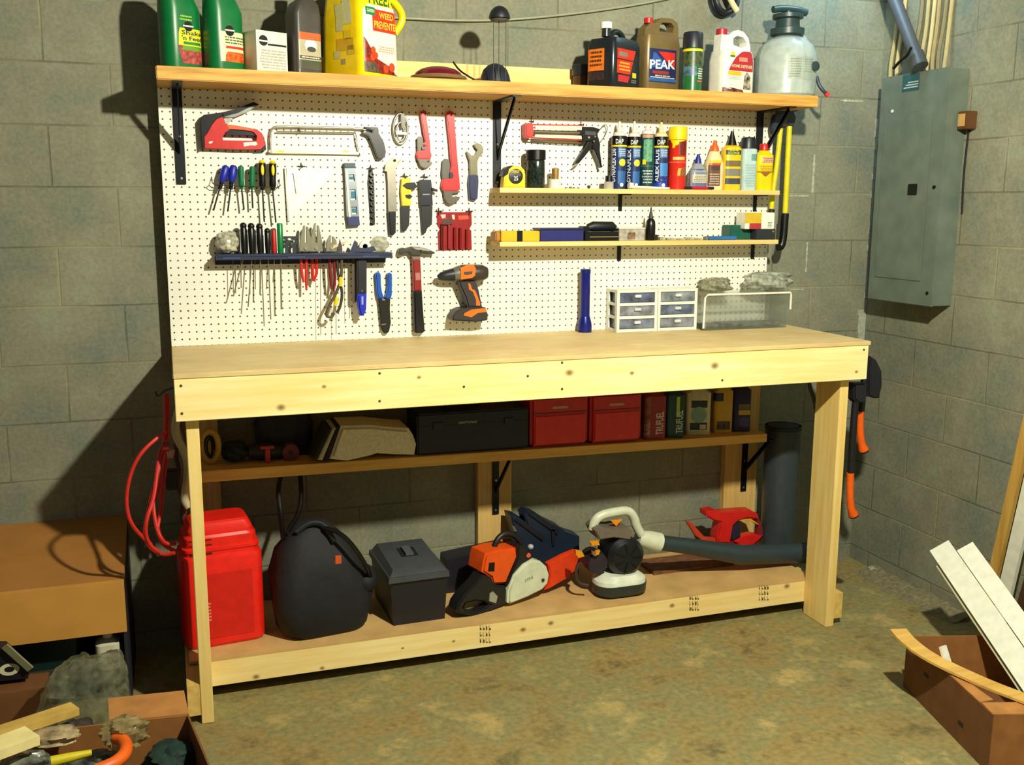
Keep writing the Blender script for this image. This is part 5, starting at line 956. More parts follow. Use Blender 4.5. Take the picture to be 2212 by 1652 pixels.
# white drawer units
WP = mt((226, 228, 216), .4); SM = mt((150, 158, 168), .25, noise=.15, scale=25)
def drawers(label, x0, x1, y0, y1, z0, z1, seed):
    rn = random.Random(seed); t = T('drawer_unit', label, 'drawer unit', ((x0+x1)/2, (y0+y1)/2, z0), group='white drawer units on the bench'); g = .012; n = 3; hh = (z1-z0-g)/n; mb = MB()
    mb.box(x0, x0+g, y0, y0+.02, z0, z1).box(x1-g, x1, y0, y0+.02, z0, z1).box(x0, x0+g*.5, y1-.022, y1-.003, z0, z1).box(x1-g*.5, x1, y1-.022, y1-.003, z0, z1)
    for k in range(n+1): z = z0+hh*k; mb.box(x0+.0006, x1-.0006, y0+.0006, y1-.0034, z+.0004, z+(g if k < n else g*.9))
    mb.box(x0+.0002, x1-.0002, y1-.0028, y1, z0+.0002, z1-.0002)
    obj('frame', mb, WP, t)
    for k in range(n):
        za, zb = z0+hh*k+g+.001, z0+hh*(k+1)-.002; d = obj('drawer', MB().box(x0+g+.001, x1-g-.001, y0+.002, y1-.006, za, zb, .002), mt(((126, 130, 140), (100, 112, 132), (132, 142, 146), (110, 118, 136), (138, 140, 150), (92, 100, 124))[(k+seed*3) % 6], .22, noise=.35, scale=22), t)
        xm = (x0+x1)/2; obj('handle', MB().box(xm-.014, xm+.014, y0-.008, y0+.0018, zb-.018, zb-.006, .002), mt((206, 210, 212), .3), d)
a, b, c = F0.at(1329, 718, z=ZT), F0.at(1416, 716, z=ZT), F0.at(1505, 712, z=ZT); ztp = F0.at(1415, 624, y=a.y).z; y0 = (a.y+b.y+c.y)/3
drawers('white unit of three clear drawers next to the blue flashlight', a.x, (a.x+c.x)/2-.001, y0, -.006, QB, ztp, 1); drawers('white unit of three clear drawers next to the clear storage box', (a.x+c.x)/2+.001, c.x, y0, -.006, QB, ztp, 2)
# clear storage box with white rim
CP = mt((200, 206, 194), .12, noise=.05, trans=.85, alpha=.45)
a, b = F0.at(1513, 714, z=ZT), F0.at(1706, 712, z=ZT); y0 = -.16; a, b = F0.at(1520, 690, y=y0), F0.at(1706, 690, y=y0); zt_ = (F0.at(1520, 637, y=y0).z+F0.at(1700, 632, y=y0).z)/2
t = T('clear_storage_box', 'clear plastic storage box with a white rim at the bench end', 'storage box', ((a.x+b.x)/2, -.08, QB)); x0, x1 = a.x, b.x
obj('tub', MB().prism([(x0+.012, QB), (x1-.012, QB), (x1, zt_), (x1-.004, zt_), (x1-.016, QB+.004), (x0+.016, QB+.004), (x0+.004, zt_), (x0, zt_)], y0+.006, -.02).prism([(x0+.016, QB+.004), (x1-.016, QB+.004), (x1-.005, zt_), (x0+.005, zt_)], y0+.006, y0+.009), CP, t)
obj('rim', MB().tube([(x0, y0, QB+.01), (x0+.004, y0, zt_-.012), (x0+.014, y0, zt_), (x1-.004, y0, zt_), (x1, y0, zt_-.008), (x1, y0, zt_-.07)], .0045, 8), WHT, t)
obj('lid', MB().box(x0, x1, y0+.006, -.02, zt_+.0005, zt_+.005), CP, t)
obj('contents', MB().box(x0+.10, x1-.02, -.13, -.03, QB+.0045, QB+.022, .006).box(x0+.02, x0+.10, -.12, -.03, QB+.0045, QB+.02, .006), mt((110, 116, 110), .5, noise=.4, scale=40), t)
for i, (px0, px1, py, hh, sd, lab) in enumerate(((1506, 1580, 628, .028, 4, 'flattened grey clear bag lying on the left of the storage box'), (1572, 1738, 622, .038, 6, 'wide crumpled clear bag lying across the storage box lid'))):
    xm, hx = ext(px0, px1, py, -.09); hx = min(hx, .12)
    solo('clear_bag', lab, 'bag', blob((xm, -.09, zt_+.0056+hh), hx*.9, .05, hh, sd, amp=.25), mt((176, 176, 150), .15, noise=.35, scale=45, trans=.4, alpha=.9) if i == 0 else mt((204, 208, 190), .12, noise=.3, scale=45, trans=.4, alpha=.85), smooth=20)
# ================================================================ on the half-hidden lower shelf
YM = -.10
def mz(x): return MSL(x)+.0006
# tan ring / roll at the left
p = F0.at(452, 945, y=-.12); t = T('tape_coil', 'tan curved hose ring behind the left bench leg', 'ring', (p.x, -.12, mz(p.x)))
obj('ring', MB().tube([(p.x+.030*math.cos(a), -.12, mz(p.x)+.066+.056*math.sin(a)) for a in [2*math.pi*i/24 for i in range(24)]], .011, 10, True), mt((196, 156, 62), .5), t)
obj('core', MB().tube([(p.x+.014*math.cos(a), -.112, mz(p.x)+.06+.036*math.sin(a)) for a in [2*math.pi*i/20 for i in range(20)]], .008, 8, True), BLK, t)
# dark jumble: power tool bits
def lump(name, label, cat, px0, px1, ptop, cl, seed, y=YM, ry=.05, amp=.22):
    x, h = ext(px0, px1, ptop, y); H = F0.at((px0+px1)/2, ptop, y=y).z-mz(x)
    return solo(name, label, cat, blob((x, y, mz(x)+H*.56), h*.95, ry, H*.50, seed, amp=amp), cl, smooth=25)
lump('cloth_bundle', 'dark green crumpled cloth bundle near the left end of the lower shelf', 'cloth', 478, 536, 955, mt((34, 44, 32), .8, noise=.4), 11)
p = F0.at(575, 968, y=-.14); t = T('red_knob_tool', 'dark drill with a red T-shaped knob lying on the lower shelf', 'tool', (p.x, -.12, mz(p.x)))
obj('body', MB().tube([(p.x-.06, -.11, mz(p.x)+.034), (p.x-.01, -.11, mz(p.x)+.034), (p.x+.06, -.11, mz(p.x)+.028)], [.026, .033, .024], 14), mt((40, 38, 42), .5), t)
obj('knob', MB().box(p.x-.022, p.x+.026, -.160, -.144, mz(p.x)+.052, mz(p.x)+.062, .002).box(p.x-.006, p.x+.012, -.158, -.1455, mz(p.x)+.0005, mz(p.x)+.0518, .002), mt((190, 44, 34), .45), t)
p = F0.at(628, 975, y=-.14); t = T('red_reel', 'dull maroon reel lying beside the folded towel', 'reel', (p.x, -.12, mz(p.x)))
obj('reel', MB().lathe([(.012, -.02), (.030, -.02), (.030, -.014), (.018, -.012), (.018, .012), (.030, .014), (.030, .02), (.012, .02)], (p.x, -.125, mz(p.x)+.0302), 'y', 20), mt((110, 34, 44), .5), t); obj('axle', MB().cyl((p.x, -.15, mz(p.x)+.0302), (p.x, -.10, mz(p.x)+.0302), .008, n=10), DK, t)
x, h = ext(548, 676, 900, -.04); t = T('dark_tool_bag', 'large dark tool bag at the back of the lower shelf left of the towel', 'bag', (x, -.03, mz(x)))
L = Loft([(mz(x), h*.95, .042, .03), (mz(x)+.12, h, .045, .03), (mz(x)+.17, h*.8, .035, .03)], x, -.028); obj('body', L.mesh(), mt((30, 30, 36), .7, noise=.3), t); L.rect('pocket', mt((46, 48, 54), .7), t, -h*.5, h*.3, mz(x)+.02, mz(x)+.09)
# folded towel with black stripes: draped bundle
xs = F0.at(690, 990, y=-.2).x, F0.at(900, 985, y=-.2).x
t = T('folded_towel', 'folded off-white towel with black stripes drooping over the lower shelf edge', 'towel', ((xs[0]+xs[1])/2, -.12, mz(xs[0])))
tw = [(712, 992), (736, 921), (800, 919), (850, 924), (884, 926), (893, 940), (900, 960), (896, 983), (850, 982), (815, 980), (795, 986), (750, 996)]
mb = MB().prism(xz(F0, -.215, tw), -.217, -.05, bev=.012); 
obj('towel', mb, mt((236, 228, 200), .95, noise=.08, scale=140, bump=.4), t)
obj('stripe', MB().prism(xz(F0, -.215, [(686, 993), (718, 926), (726, 924), (697, 994)]), -.216, -.06, bev=.004), mt((190, 186, 160), .9), t)
obj('stripe', MB().prism(xz(F0, -.215, [(697.6, 994.5), (726.6, 924), (735.6, 921), (711.4, 993)]), -.2165, -.055, bev=.003), mt((40, 36, 30), .9), t)
obj('stripe', MB().prism(xz(F0, -.215, [(676, 990), (708, 928), (717, 926.5), (685.4, 993)]), -.215, -.06, bev=.004), mt((40, 42, 36), .9), t)
# navy case
def mcrate(name, label, cat, px0, px1, ptop, cl, y0=-.19, y1=-.02, bev=.006, group=None, H=None):
    a, b = F0.at(px0, 920, y=y0), F0.at(px1, 920, y=y0); z = max(mz(a.x), mz(b.x)); zt_ = z+H if H else F0.at((px0+px1)/2, ptop, y=y0).z
    t = T(name, label, cat, ((a.x+b.x)/2, (y0+y1)/2, z), group=group); obj('body', MB().box(a.x, b.x, y0, y1, z, zt_, bev), cl, t); return t, a.x, b.x, z, zt_
NV = mt((16, 20, 36), .45)
t, x0, x1, z, z2 = mcrate('tool_box', 'wide dark navy tool box on the lower shelf beside the towel', 'tool box', 901, 1142, 888, NV, -.195)
obj('lid_seam', MB().box(x0+.004, x1-.004, -.1968, -.1952, z2-.05, z2-.046), BLK, t); obj('latch', MB().box(x0+.06, x0+.10, -.201, -.1952, z2-.062, z2-.034, .002), mt((24, 26, 40), .4), t); obj('latch', MB().box(x1-.10, x1-.06, -.201, -.1952, z2-.062, z2-.034, .002), mt((24, 26, 40), .4), t)
q = F0.at(1010, 912, y=-.196); lettering('CRAFTSMAN', lambda u, v: Vector((q.x-.036+.072*u, -.1962, q.z-.005+.010*v)), mt((170, 172, 176), .5), t)
obj('handle', MB().tube([(q.x-.07, -.10, z2+.0005), (q.x-.06, -.10, z2+.022), (q.x+.06, -.10, z2+.022), (q.x+.07, -.10, z2+.0005)], .008, 10, smooth=2), BLK, t)
for nm, px0, px1, lab in (('a', 1147, 1271, 'red metal tool chest drawer box next to the navy box'), ('b', 1276, 1386, 'red metal box next to the tall red fuel can')):
    t, x0, x1, z, z2 = mcrate('red_box', lab, 'box', px0, px1, 848, mt((206, 40, 36), .4), -.195, -.02, .012, 'red boxes on the lower shelf', .200)
    obj('front_panel', MB().prism([(x0+.012, z+.010), (x1-.012, z+.010), (x1-.012, z+.128), (x0+.012, z+.128)], -.2015, -.1952, bev=.005), mt((222, 46, 40), .4), t)
    xm = (x0+x1)/2; obj('name_plate', MB().box(xm-.032, xm+.032, -.1965, -.1952, z+.150, z+.160), mt((196, 150, 130), .4), t); obj('lid_seam', MB().box(x0+.012, x1-.012, -.1962, -.1953, z+.134, z+.137), mt((70, 14, 16), .5), t)
# fuel cans
def mcan(label, px0, px1, cl, side, txt, tc, ry=.8, extra=None, name='fuel_can', cat='can', y=-.15):
    x, h = ext(px0, px1, 900, y); z = mz(x-h); t = T(name, label, cat, (x, y, z)); H = .215
    L = Loft([(z, h*.98, h*ry, .012), (z+.004, h, h*ry, .014), (z+H*.82, h, h*ry, .014), (z+H*.9, h*.5, h*.45, .012)], x, y, -14); obj('body', L.mesh(), cl, t)
    obj('cap', Loft([(z+H*.902, h*.4, h*.4, h), (z+H, h*.4, h*.4, h)], x, y).mesh(), BLK, t)
    if side: L.rect('side_panel', side, t, -h*1.9, -h*.45, z+.004, z+H*.8)
    if txt: L.text(txt, tc, t, h*.05, h*.75, z+.02, z+.115, vert=True)
    if extra: extra(L, t, h, z)
    return t
def x1_(L, t, h, z): L.text('TRUFUEL', mt((214, 170, 160), .5), t, -h*1.0, -h*.5, z+.01, z+.07, vert=True)
mcan('red fuel can with white lettering beside the red boxes', 1390, 1433, mt((150, 36, 40), .4), mt((150, 84, 56), .4, noise=.3, scale=50), 'TRUFUEL', mt((216, 200, 196), .5), extra=x1_)
def x2_(L, t, h, z): L.rect('stripe', mt((176, 196, 40), .4), t, h*.05, h*.40, z+.09, z+.17)
mcan('dark green fuel can with white lettering beside the red one', 1437, 1474, mt((16, 62, 56), .4), mt((20, 70, 70), .4), 'TRUFUEL', mt((190, 214, 200), .5), extra=x2_)
def x3_(L, t, h, z): L.rect('dark_panel', mt((36, 40, 34), .5), t, -h*.62, h*.66, z+.115, z+.145); L.disc('green_disc', mt((126, 160, 146), .5), t, 0, z+.085, h*.66); L.rect('dark_panel', mt((44, 48, 40), .5, noise=.4, scale=80), t, -h*.68, h*.68, z+.022, z+.052); L.rect('pale_block', mt((196, 186, 170), .5), t, h*.1, h*.6, z+.024, z+.044, .0014)
mcan('cream bottle with a pale green round label on the lower shelf', 1480, 1528, mt((206, 200, 162), .4), None, None, None, .7, x3_, 'garden_bottle', 'bottle', -.12)
def x4_(L, t, h, z): L.rect('dark_panel', mt((84, 74, 48), .5, noise=.4, scale=80), t, -h*.7, h*.7, z+.014, z+.050); L.rect('blue_panel', mt((30, 34, 66), .4), t, -h*1.5, -h*.1, z+.135, z+.17)
mcan('mustard yellow bottle between the cream and purple bottles', 1541, 1577, mt((206, 166, 44), .4), None, None, None, .7, x4_, 'oil_bottle', 'bottle', -.12)
def x5_(L, t, h, z): L.rect('yellow_panel', mt((200, 160, 40), .4), t, -h*.4, h*.9, z+.072, z+.092); L.rect('pale_panel', mt((110, 100, 50), .5), t, -h*.4, h*.8, z+.094, z+.118); L.rect('purple_panel', mt((76, 62, 130), .5), t, -h*.3, h*.8, z+.02, z+.060)
mcan('dark purple bottle with yellow stripe at the right end of the lower shelf', 1581, 1616, mt((34, 30, 70), .4), None, None, None, .7, x5_, 'oil_bottle', 'bottle', -.12)
# ================================================================ on the bottom deck
QD = .1504
def deck(px, py): return F0.at(px, py, z=QD)
# red gas can with ribbed stepped top
a, b = deck(396, 1402), deck(572, 1388); t = T('gas_can', 'large bright red plastic gas can behind the left bench leg', 'gas can', ((a.x+b.x)/2, -.21, QD))
yf = (a.y+b.y)/2; cx, cy = (a.x+b.x)/2, yf+.10; hx = (b.x-a.x)/2; GR = mt((226, 30, 18), .38); HT = F0.at(480, 1120, y=yf+.05).z-QD
L = Loft([(QD, hx*.93, .090, .03), (QD+.012, hx, .098, .032), (QD+HT*.70, hx, .098, .032), (QD+HT*.735, hx*.97, .094, .03), (QD+HT*.745, hx*.90, .088, .028), (QD+HT*.77, hx*.90, .088, .028), (QD+HT*.78, hx*.95, .092, .03), (QD+HT*.80, hx*.95, .092, .03), (QD+HT*.81, hx*.88, .084, .028), (QD+HT*.88, hx*.88, .084, .028), (QD+HT*.90, hx*.80, .078, .026), (QD+HT*.93, hx*.80, .078, .026), (QD+HT*.985, hx*.72, .07, .026), (QD+HT, hx*.66, .062, .026)], cx, cy, 6)
obj('body', L.mesh(), GR, t, 22)
for z0, z1, c_ in ((.752, .768, (70, 14, 12)), (.822, .834, (96, 16, 12)), (.862, .872, (96, 16, 12))): L.rect('groove', mt(c_, .5), t, -hx*.80, -hx*.25, QD+HT*z0, QD+HT*z1)
L.rect('emboss', mt((206, 26, 16), .4), t, -hx*.7, hx*.7, QD+HT*.08, QD+HT*.60, .002); L.print(mt((226, 150, 130), .5), t, -hx*.52, -hx*.36, QD+HT*.22, QD+HT*.38, 6, .0028, seed=4)
# black bag (soft case with strap)
a, b = deck(640, 1392), deck(792, 1368); x0, x1 = F0.at(580, 1250, y=-.3).x, F0.at(798, 1250, y=-.3).x; cx, cy = (x0+x1)/2, -.27; hx = (x1-x0)/2-.004
FB_ = mt((18, 20, 24), .75, noise=.25, scale=12, bump=.5); t = T('padded_bag', 'bulging black fabric bag with strap loops and an orange tag', 'bag', (cx, cy, QD))
HB = F0.at(670, 1118, y=-.24).z-QD
L = Loft([(QD, hx*.78, .10, .07, .012), (QD+.02, hx*.90, .115, .08, .006), (QD+HB*.30, hx*1.0, .125, .09), (QD+HB*.55, hx*.97, .12, .09, -.004), (QD+HB*.75, hx*.78, .10, .08, -.012), (QD+HB*.90, hx*.52, .07, .06, -.02), (QD+HB*.98, hx*.34, .05, .05, -.02), (QD+HB, hx*.22, .03, .03, -.02)], cx, cy, 8)
mb = L.mesh(); rn = random.Random(2)
for v in mb.bm.verts:
    q = v.co-Vector((cx, cy, 0)); k = 1+.035*math.sin(9*q.z*6+math.atan2(q.y, q.x)*3)+.025*math.sin(31*q.z+math.atan2(q.y, q.x)*5)
    if v.co.z > QD+.03: v.co.x = cx+q.x*k; v.co.y = cy+q.y*k
obj('body', mb, FB_, t, 60); G_ = lambda px, py, y: F0.at(px, py, y=y)
obj('flap', MB().tube([G_(640, 1150, -.33), G_(670, 1128, -.33), G_(700, 1132, -.33), G_(722, 1170, -.36)], .014, 10, smooth=2, flat=.6), mt((26, 32, 36), .7), t)
obj('shoulder_strap', MB().tube([G_(612, 1165, -.33), G_(606, 1110, -.22), G_(600, 1060, -.19), G_(606, 1030, -.12)], .0085, 8, smooth=2).tube([G_(620, 1150, -.33), G_(645, 1112, -.25), G_(652, 1070, -.19), G_(648, 1028, -.12)], .0085, 8, smooth=2), BLK, t)
obj('carry_handle', MB().tube([G_(700, 1140, -.34), G_(735, 1150, -.39), G_(765, 1180, -.41), G_(790, 1220, -.39), G_(800, 1245, -.34)], .0085, 8, smooth=2), BLK, t)
p = L.pt(hx*.30, QD+HB*.70, .004); obj('tag', MB().box(p.x-.012, p.x+.010, p.y-.004, p.y+.001, p.z-.016, p.z+.016, .002), mt((200, 84, 34), .5), t)
obj('side_pocket', MB().ball((cx+hx*.92, cy-.02, QD+.17), .05, .07, .05), FB_, t)
# dark grey toolbox with sloped lid
a, b, c = deck(847, 1352), deck(963, 1335), deck(808, 1290)
phi = math.atan2(b.y-a.y, b.x-a.x); FG = Frame((a.x, a.y, 0), phi); W = (b-a).length; DP = .29; HZ = F0.at(905, 1250, y=a.y).z-QD
t = T('battery_box', 'dark grey lidded plastic box between the black bag and the chainsaw', 'box', (W/2, DP/2, QD), FG)
mb = MB().hexa([(.006, .0, QD), (W-.004, 0, QD), (W-.004, DP, QD), (.006, DP, QD), (-.006, -.01, QD+HZ), (W+.004, -.01, QD+HZ), (W+.004, DP+.01, QD+HZ), (-.006, DP+.01, QD+HZ)]); obj('tub', mb, mt((26, 26, 30), .5), t)
mb = MB().hexa([(-.014, -.02, QD+HZ+.001), (W+.010, -.02, QD+HZ+.001), (W+.010, DP+.015, QD+HZ+.001), (-.014, DP+.015, QD+HZ+.001), (-.012, -.018, QD+HZ+.022), (W+.008, -.018, QD+HZ+.022), (W+.008, DP+.013, QD+HZ+.022), (-.012, DP+.013, QD+HZ+.022)]).hexa([(-.006, -.012, QD+HZ+.0222), (W+.002, -.012, QD+HZ+.0222), (W+.002, DP+.006, QD+HZ+.0222), (-.006, DP+.006, QD+HZ+.0222), (.010, .015, QD+HZ+.040), (W-.014, .015, QD+HZ+.040), (W-.014, DP-.02, QD+HZ+.055), (.010, DP-.02, QD+HZ+.055)])
ld = obj('lid', mb, mt((62, 66, 70), .5), t); zt2 = QD+HZ+.0495
def lidz(y): return QD+HZ+.040+.015*(y-.015)/(DP-.035)
mb = MB(); q = [(W*.34, .115), (W*.66, .115), (W*.66, .20), (W*.34, .20)]; mb.quad(*[(x_, y_, lidz(y_)+.0008) for x_, y_ in q]); obj('recess', mb, mt((30, 32, 34), .5), ld)
obj('lid_handle', MB().beam((W*.5, .12, lidz(.12)+.006), (W*.5, .195, lidz(.195)+.006), .03, .008), mt((84, 88, 92), .5), ld)
# chainsaw
a, b = deck(1000, 1336), deck(1215, 1277); FS = Frame((a.x, a.y, 0), math.atan2(b.y-a.y, b.x-a.x))
t = T('chainsaw', 'orange and white chainsaw with black handle and orange bar cover', 'chainsaw', (.2, .06, QD), FS)
def cs(name, pts, y0, y1, mat, bev=.004, holes=()): return slab(name, pts, y0, y1, mat, t, holes, bev, C4, zmin=QD+.0006)
OS = mt((226, 84, 20), .42); BS = mt((26, 26, 26), .45)
cs('rear_handle', [(915, 1060), (935, 990), (1000, 900), (1110, 790), (1160, 720), (1250, 740), (1280, 810), (1390, 830), (1410, 900), (1400, 990), (1250, 1060), (1120, 1105), (1060, 1112), (940, 1090)], -.005, .055, BS, .006, [[(975, 1035), (1000, 985), (1090, 960), (1180, 965), (1230, 1000), (1180, 1040), (1080, 1075), (1000, 1065)]])
cs('handle_inner', [(975, 1035), (1000, 985), (1090, 960), (1180, 965), (1230, 1000), (1180, 1040), (1080, 1075), (1000, 1065)], .035, .05, mt((120, 104, 70), .5), 0)
cs('switch_label', [(1230, 890), (1262, 872), (1305, 920), (1290, 985), (1225, 965)], -.0066, -.0052, mt((150, 150, 130), .4), 0)
cs('engine_cover', [(1195, 515), (1310, 478), (1490, 460), (1500, 540), (1440, 680), (1390, 800), (1262, 805), (1245, 740), (1160, 690), (1180, 570)], .002, .10, OS, .008)
cs('air_vent', [(1225, 600), (1278, 595), (1275, 680), (1215, 680)], .0005, .0018, BLK, 0)
cs('hand_guard', [(1500, 440), (1560, 440), (1600, 500), (1640, 570), (1500, 690), (1400, 830), (1390, 810), (1450, 680), (1505, 540)], -.008, .09, BS, .004)
cs('clutch_cover', [(1640, 572), (1720, 585), (1780, 640), (1805, 720), (1790, 800), (1740, 860), (1600, 930), (1440, 995), (1405, 985), (1410, 870), (1470, 720), (1560, 620)], -.022, .02, mt((206, 214, 186), .35), .008)
cs('bar_cover', [(1790, 610), (1940, 530), (2060, 480), (2120, 530), (2080, 640), (1990, 740), (1800, 850), (1760, 860), (1800, 790), (1810, 720)], .0, .024, mt((222, 62, 20), .45), .004)
p1 = lambda x, y, d: FS.at(C4[0]+x/C4[2], C4[1]+y/C4[2], y=d)
obj('front_handle', MB().tube([p1(1270, 470, .05), p1(1290, 390, .05), p1(1350, 325, .05), p1(1420, 315, .05), p1(1480, 350, .05), p1(1530, 420, .05)], .011, 10, smooth=2), BS, t)
obj('cap', MB().cyl(p1(1600, 527, -.012), p1(1600, 527, .012), .009, n=14), mt((226, 74, 30), .4), t); obj('starter_knob', MB().ball(p1(1620, 445, .01), .012, .012, .010, 14, 8), mt((170, 172, 174), .4), t)
qa, qb = p1(1565, 790, -.0225), p1(1650, 745, -.0225); dv = (qb-qa); lettering('STIHL', lambda u, v: qa+dv*u+Vector((0, 0, .013*v)), mt((130, 140, 120), .5), t); p = p1(1735, 762, -.022); obj('bar_nut', MB().cyl((p.x, -.027, p.z), (p.x, -.0222, p.z), .007, n=6), DSTEEL, t)
# dark flat case lying behind, left of the chainsaw
a, b = F0.at(958, 1245, z=QD), F0.at(1060, 1228, z=QD); y_ = -.09
z0 = QD; c1 = F0.at(956, 1205, y=y_); c2 = F0.at(1090, 1185, y=y_)
solo('saw_case', 'long black case lying behind the chainsaw on the deck', 'case', MB().hexa([(c1.x, -.12, QD), (c2.x, -.12, QD), (c2.x, -.02, QD), (c1.x, -.02, QD), (c1.x+.01, -.12, c1.z), (c2.x, -.12, c1.z+.028), (c2.x, -.02, c1.z+.028), (c1.x+.01, -.02, c1.z)]), mt((26, 26, 36), .5))
# dark blue machine behind: ribbed hood
c_ = [(1430, 150), (1490, 160), (1580, 215), (1560, 150), (1600, 115), (1680, 140), (1800, 215), (1920, 270), (1960, 310), (2090, 350), (2085, 470), (2040, 480), (1800, 600), (1640, 560), (1500, 420), (1460, 260)]
t = T('tool_hood', 'dark blue ribbed power tool hood standing behind the chainsaw', 'power tool', (F0.at(1180, 1230, y=-.06).x, -.05, QD)); pts = xz(F0, -.09, zp(C4, *c_))
xs_ = [p[0] for p in pts]; low = [(max(xs_), QD), (min(xs_)+.06, QD)]
obj('hood', MB().prism(xz(F0, -.09, zp(C4, (1430, 150), (1490, 160), (1580, 215), (1560, 150), (1600, 115), (1680, 140), (1800, 215), (1920, 270), (1960, 310), (2090, 350), (2090, 470)))+low+xz(F0, -.09, zp(C4, (1470, 330))), -.09, -.005, bev=.005), mt((18, 34, 54), .45), t)
for q in (((1600, 130), (1640, 130), (1900, 280), (1880, 330)), ((1470, 190), (1520, 195), (1760, 340), (1740, 390)), ((1820, 280), (1850, 280), (1860, 420), (1830, 440))):
    slab('rib', zp(C4, *q), -.100, -.0905, mt((20, 24, 34), .45), t)
slab('metal_edge', zp(C4, (1440, 240), (1470, 255), (1490, 300), (1465, 300)), -.097, -.0905, mt((120, 124, 120), .4, .6), t)
# leaf blower
YB = -.30; V5 = C5; K5 = lambda x, y, d=YB: F0.at(V5[0]+x/V5[2], V5[1]+y/V5[2], y=d)
t = T('leaf_blower', 'white and black petrol leaf blower with a long grey tube on the deck', 'leaf blower', (K5(440, 900).x, YB, QD)); WB_ = mt((206, 212, 186), .38)
obj('handle', MB().tube([K5(240, 330), K5(250, 260), K5(310, 205), K5(430, 180), K5(540, 165), K5(590, 220), K5(610, 300), K5(650, 370)], .0185, 12, smooth=2), WB_, t)
slab('upper_shroud', zp(V5, (260, 340), (300, 310), (420, 330), (540, 310), (580, 350), (560, 420), (420, 400), (300, 420)), YB-.05, YB+.05, mt((120, 112, 96), .45, .3), t, bev=.004)
slab('orange_mark', zp(V5, (395, 255), (490, 243), (440, 302)), YB-.026, YB-.0195, mt((236, 140, 16), .4), t)
p = K5(500, 545, YB-.02); obj('fan_housing', MB().lathe([(.072, -.09), (.078, -.03), (.078, .02), (.060, .042), (.02, .048), (0, .048)], (p.x, p.y, p.z), 'y', 32), mt((16, 22, 26), .4), t)
for k in range(7):
    a_ = 2*math.pi*k/7; obj('fan_rib', MB().beam((p.x+.015*math.cos(a_), p.y-.0478, p.z+.015*math.sin(a_)), (p.x+.058*math.cos(a_), p.y-.0445, p.z+.058*math.sin(a_)), .004, .005, (0, 1, 0)), BLK, t)
p2 = K5(260, 600, YB-.01); obj('engine', MB().lathe([(.04, -.06), (.046, .0), (.040, .03), (.01, .034)], (p2.x, p2.y, p2.z), 'y', 24), mt((40, 32, 40), .5), t)
for q in (((220, 440), (290, 430), (300, 465), (235, 470)), ((95, 510), (150, 520), (170, 560), (120, 575), (95, 545)), ((270, 520), (305, 510), (290, 545), (262, 555))): slab('orange_part', zp(V5, *q), YB-.062, YB-.0445, mt((222, 146, 22), .45), t, bev=.001)
slab('silver_part', zp(V5, (235, 510), (270, 530), (262, 560), (238, 545)), YB-.056, YB-.0445, STEEL, t)
obj('cable', MB().tube([K5(130, 600, YB-.03), K5(90, 680, YB-.03), K5(110, 790, YB-.04), K5(200, 810, YB-.05)], .007, 8, smooth=2), mt((60, 40, 34), .5), t)
cz_ = K5(440, 790, YB-.03); x0, x1 = K5(225, 780).x, K5(650, 850).x; xm = (x0+x1)/2; hx = (x1-x0)/2
LT = Loft([(QD, hx*.80, .055, .05), (QD+.012, hx*.98, .07, .06), (QD+.050, hx, .072, .06)], xm, YB-.02); obj('base', LT.mesh(), mt((44, 52, 46), .45), t)
LT = Loft([(QD+.0505, hx*.98, .070, .06), (QD+.066, hx*.96, .068, .06), (QD+.085, hx*.72, .05, .05)], xm, YB-.02); obj('fuel_tank', LT.mesh(), mt((220, 226, 206), .3), t)
obj('outlet', MB().tube([K5(620, 400, YB+.01), K5(720, 420, YB+.01), K5(805, 440, YB+.01)], [.030, .038, .040], 18), WB_, t)
tb = K5(2040, 640, YB+.03); tb.z = max(tb.z, QD+.045); obj('tube', MB().tube([K5(808, 440, YB+.012), K5(1100, 480, YB+.02), K5(1500, 545, YB+.03), tb], [.030, .034, .042, .044], 20), mt((44, 58, 62), .4), t)
# red trimmer thing at the back
t = T('red_trimmer', 'red plastic tool with angled handle lying at the back of the deck', 'power tool', (F0.at(1570, 1175, y=-.05).x, -.05, QD)); RT = mt((204, 30, 26), .4)
zz = lambda *l: zp(C5, *l); YR = -.10
slab('body', zz((1210, 180), (1290, 165), (1330, 190), (1500, 175), (1600, 170), (1650, 200), (1660, 245), (1560, 235), (1480, 260), (1440, 300), (1425, 380), (1410, 450), (1310, 445), (1300, 400), (1330, 270), (1270, 255), (1215, 220)), YR-.03, YR+.03, RT, t, bev=.006)
slab('lower_grip', zz((1450, 430), (1520, 390), (1600, 370), (1690, 385), (1660, 420), (1600, 470), (1500, 470)), YR-.02, YR+.02, RT, t, bev=.004); slab('frame', zz((1560, 236), (1662, 246), (1690, 320), (1692, 384), (1640, 378), (1650, 300), (1600, 262)), YR-.012, YR+.012, mt((120, 30, 30), .45), t)
slab('blade_guard', zz((1040, 262), (1080, 270), (1200, 400), (1300, 405), (1310, 440), (1190, 435), (1120, 385)), YR-.01, YR+.01, mt((190, 60, 34), .45), t, bev=.002); slab('motor', zz((1430, 300), (1500, 270), (1500, 400), (1420, 420)), YR-.018, YR+.02, mt((36, 36, 54), .45), t, bev=.002); slab('trim', zz((1500, 240), (1590, 236), (1660, 290), (1640, 285), (1580, 255)), YR-.0225, YR-.0125, mt((220, 150, 30), .45), t)
slab('foot', [(1556, 1160), (1640, 1160), (1640, 1174), (1600, 1196), (1556, 1196)], YR-.006, YR+.02, mt((120, 26, 24), .5), t)
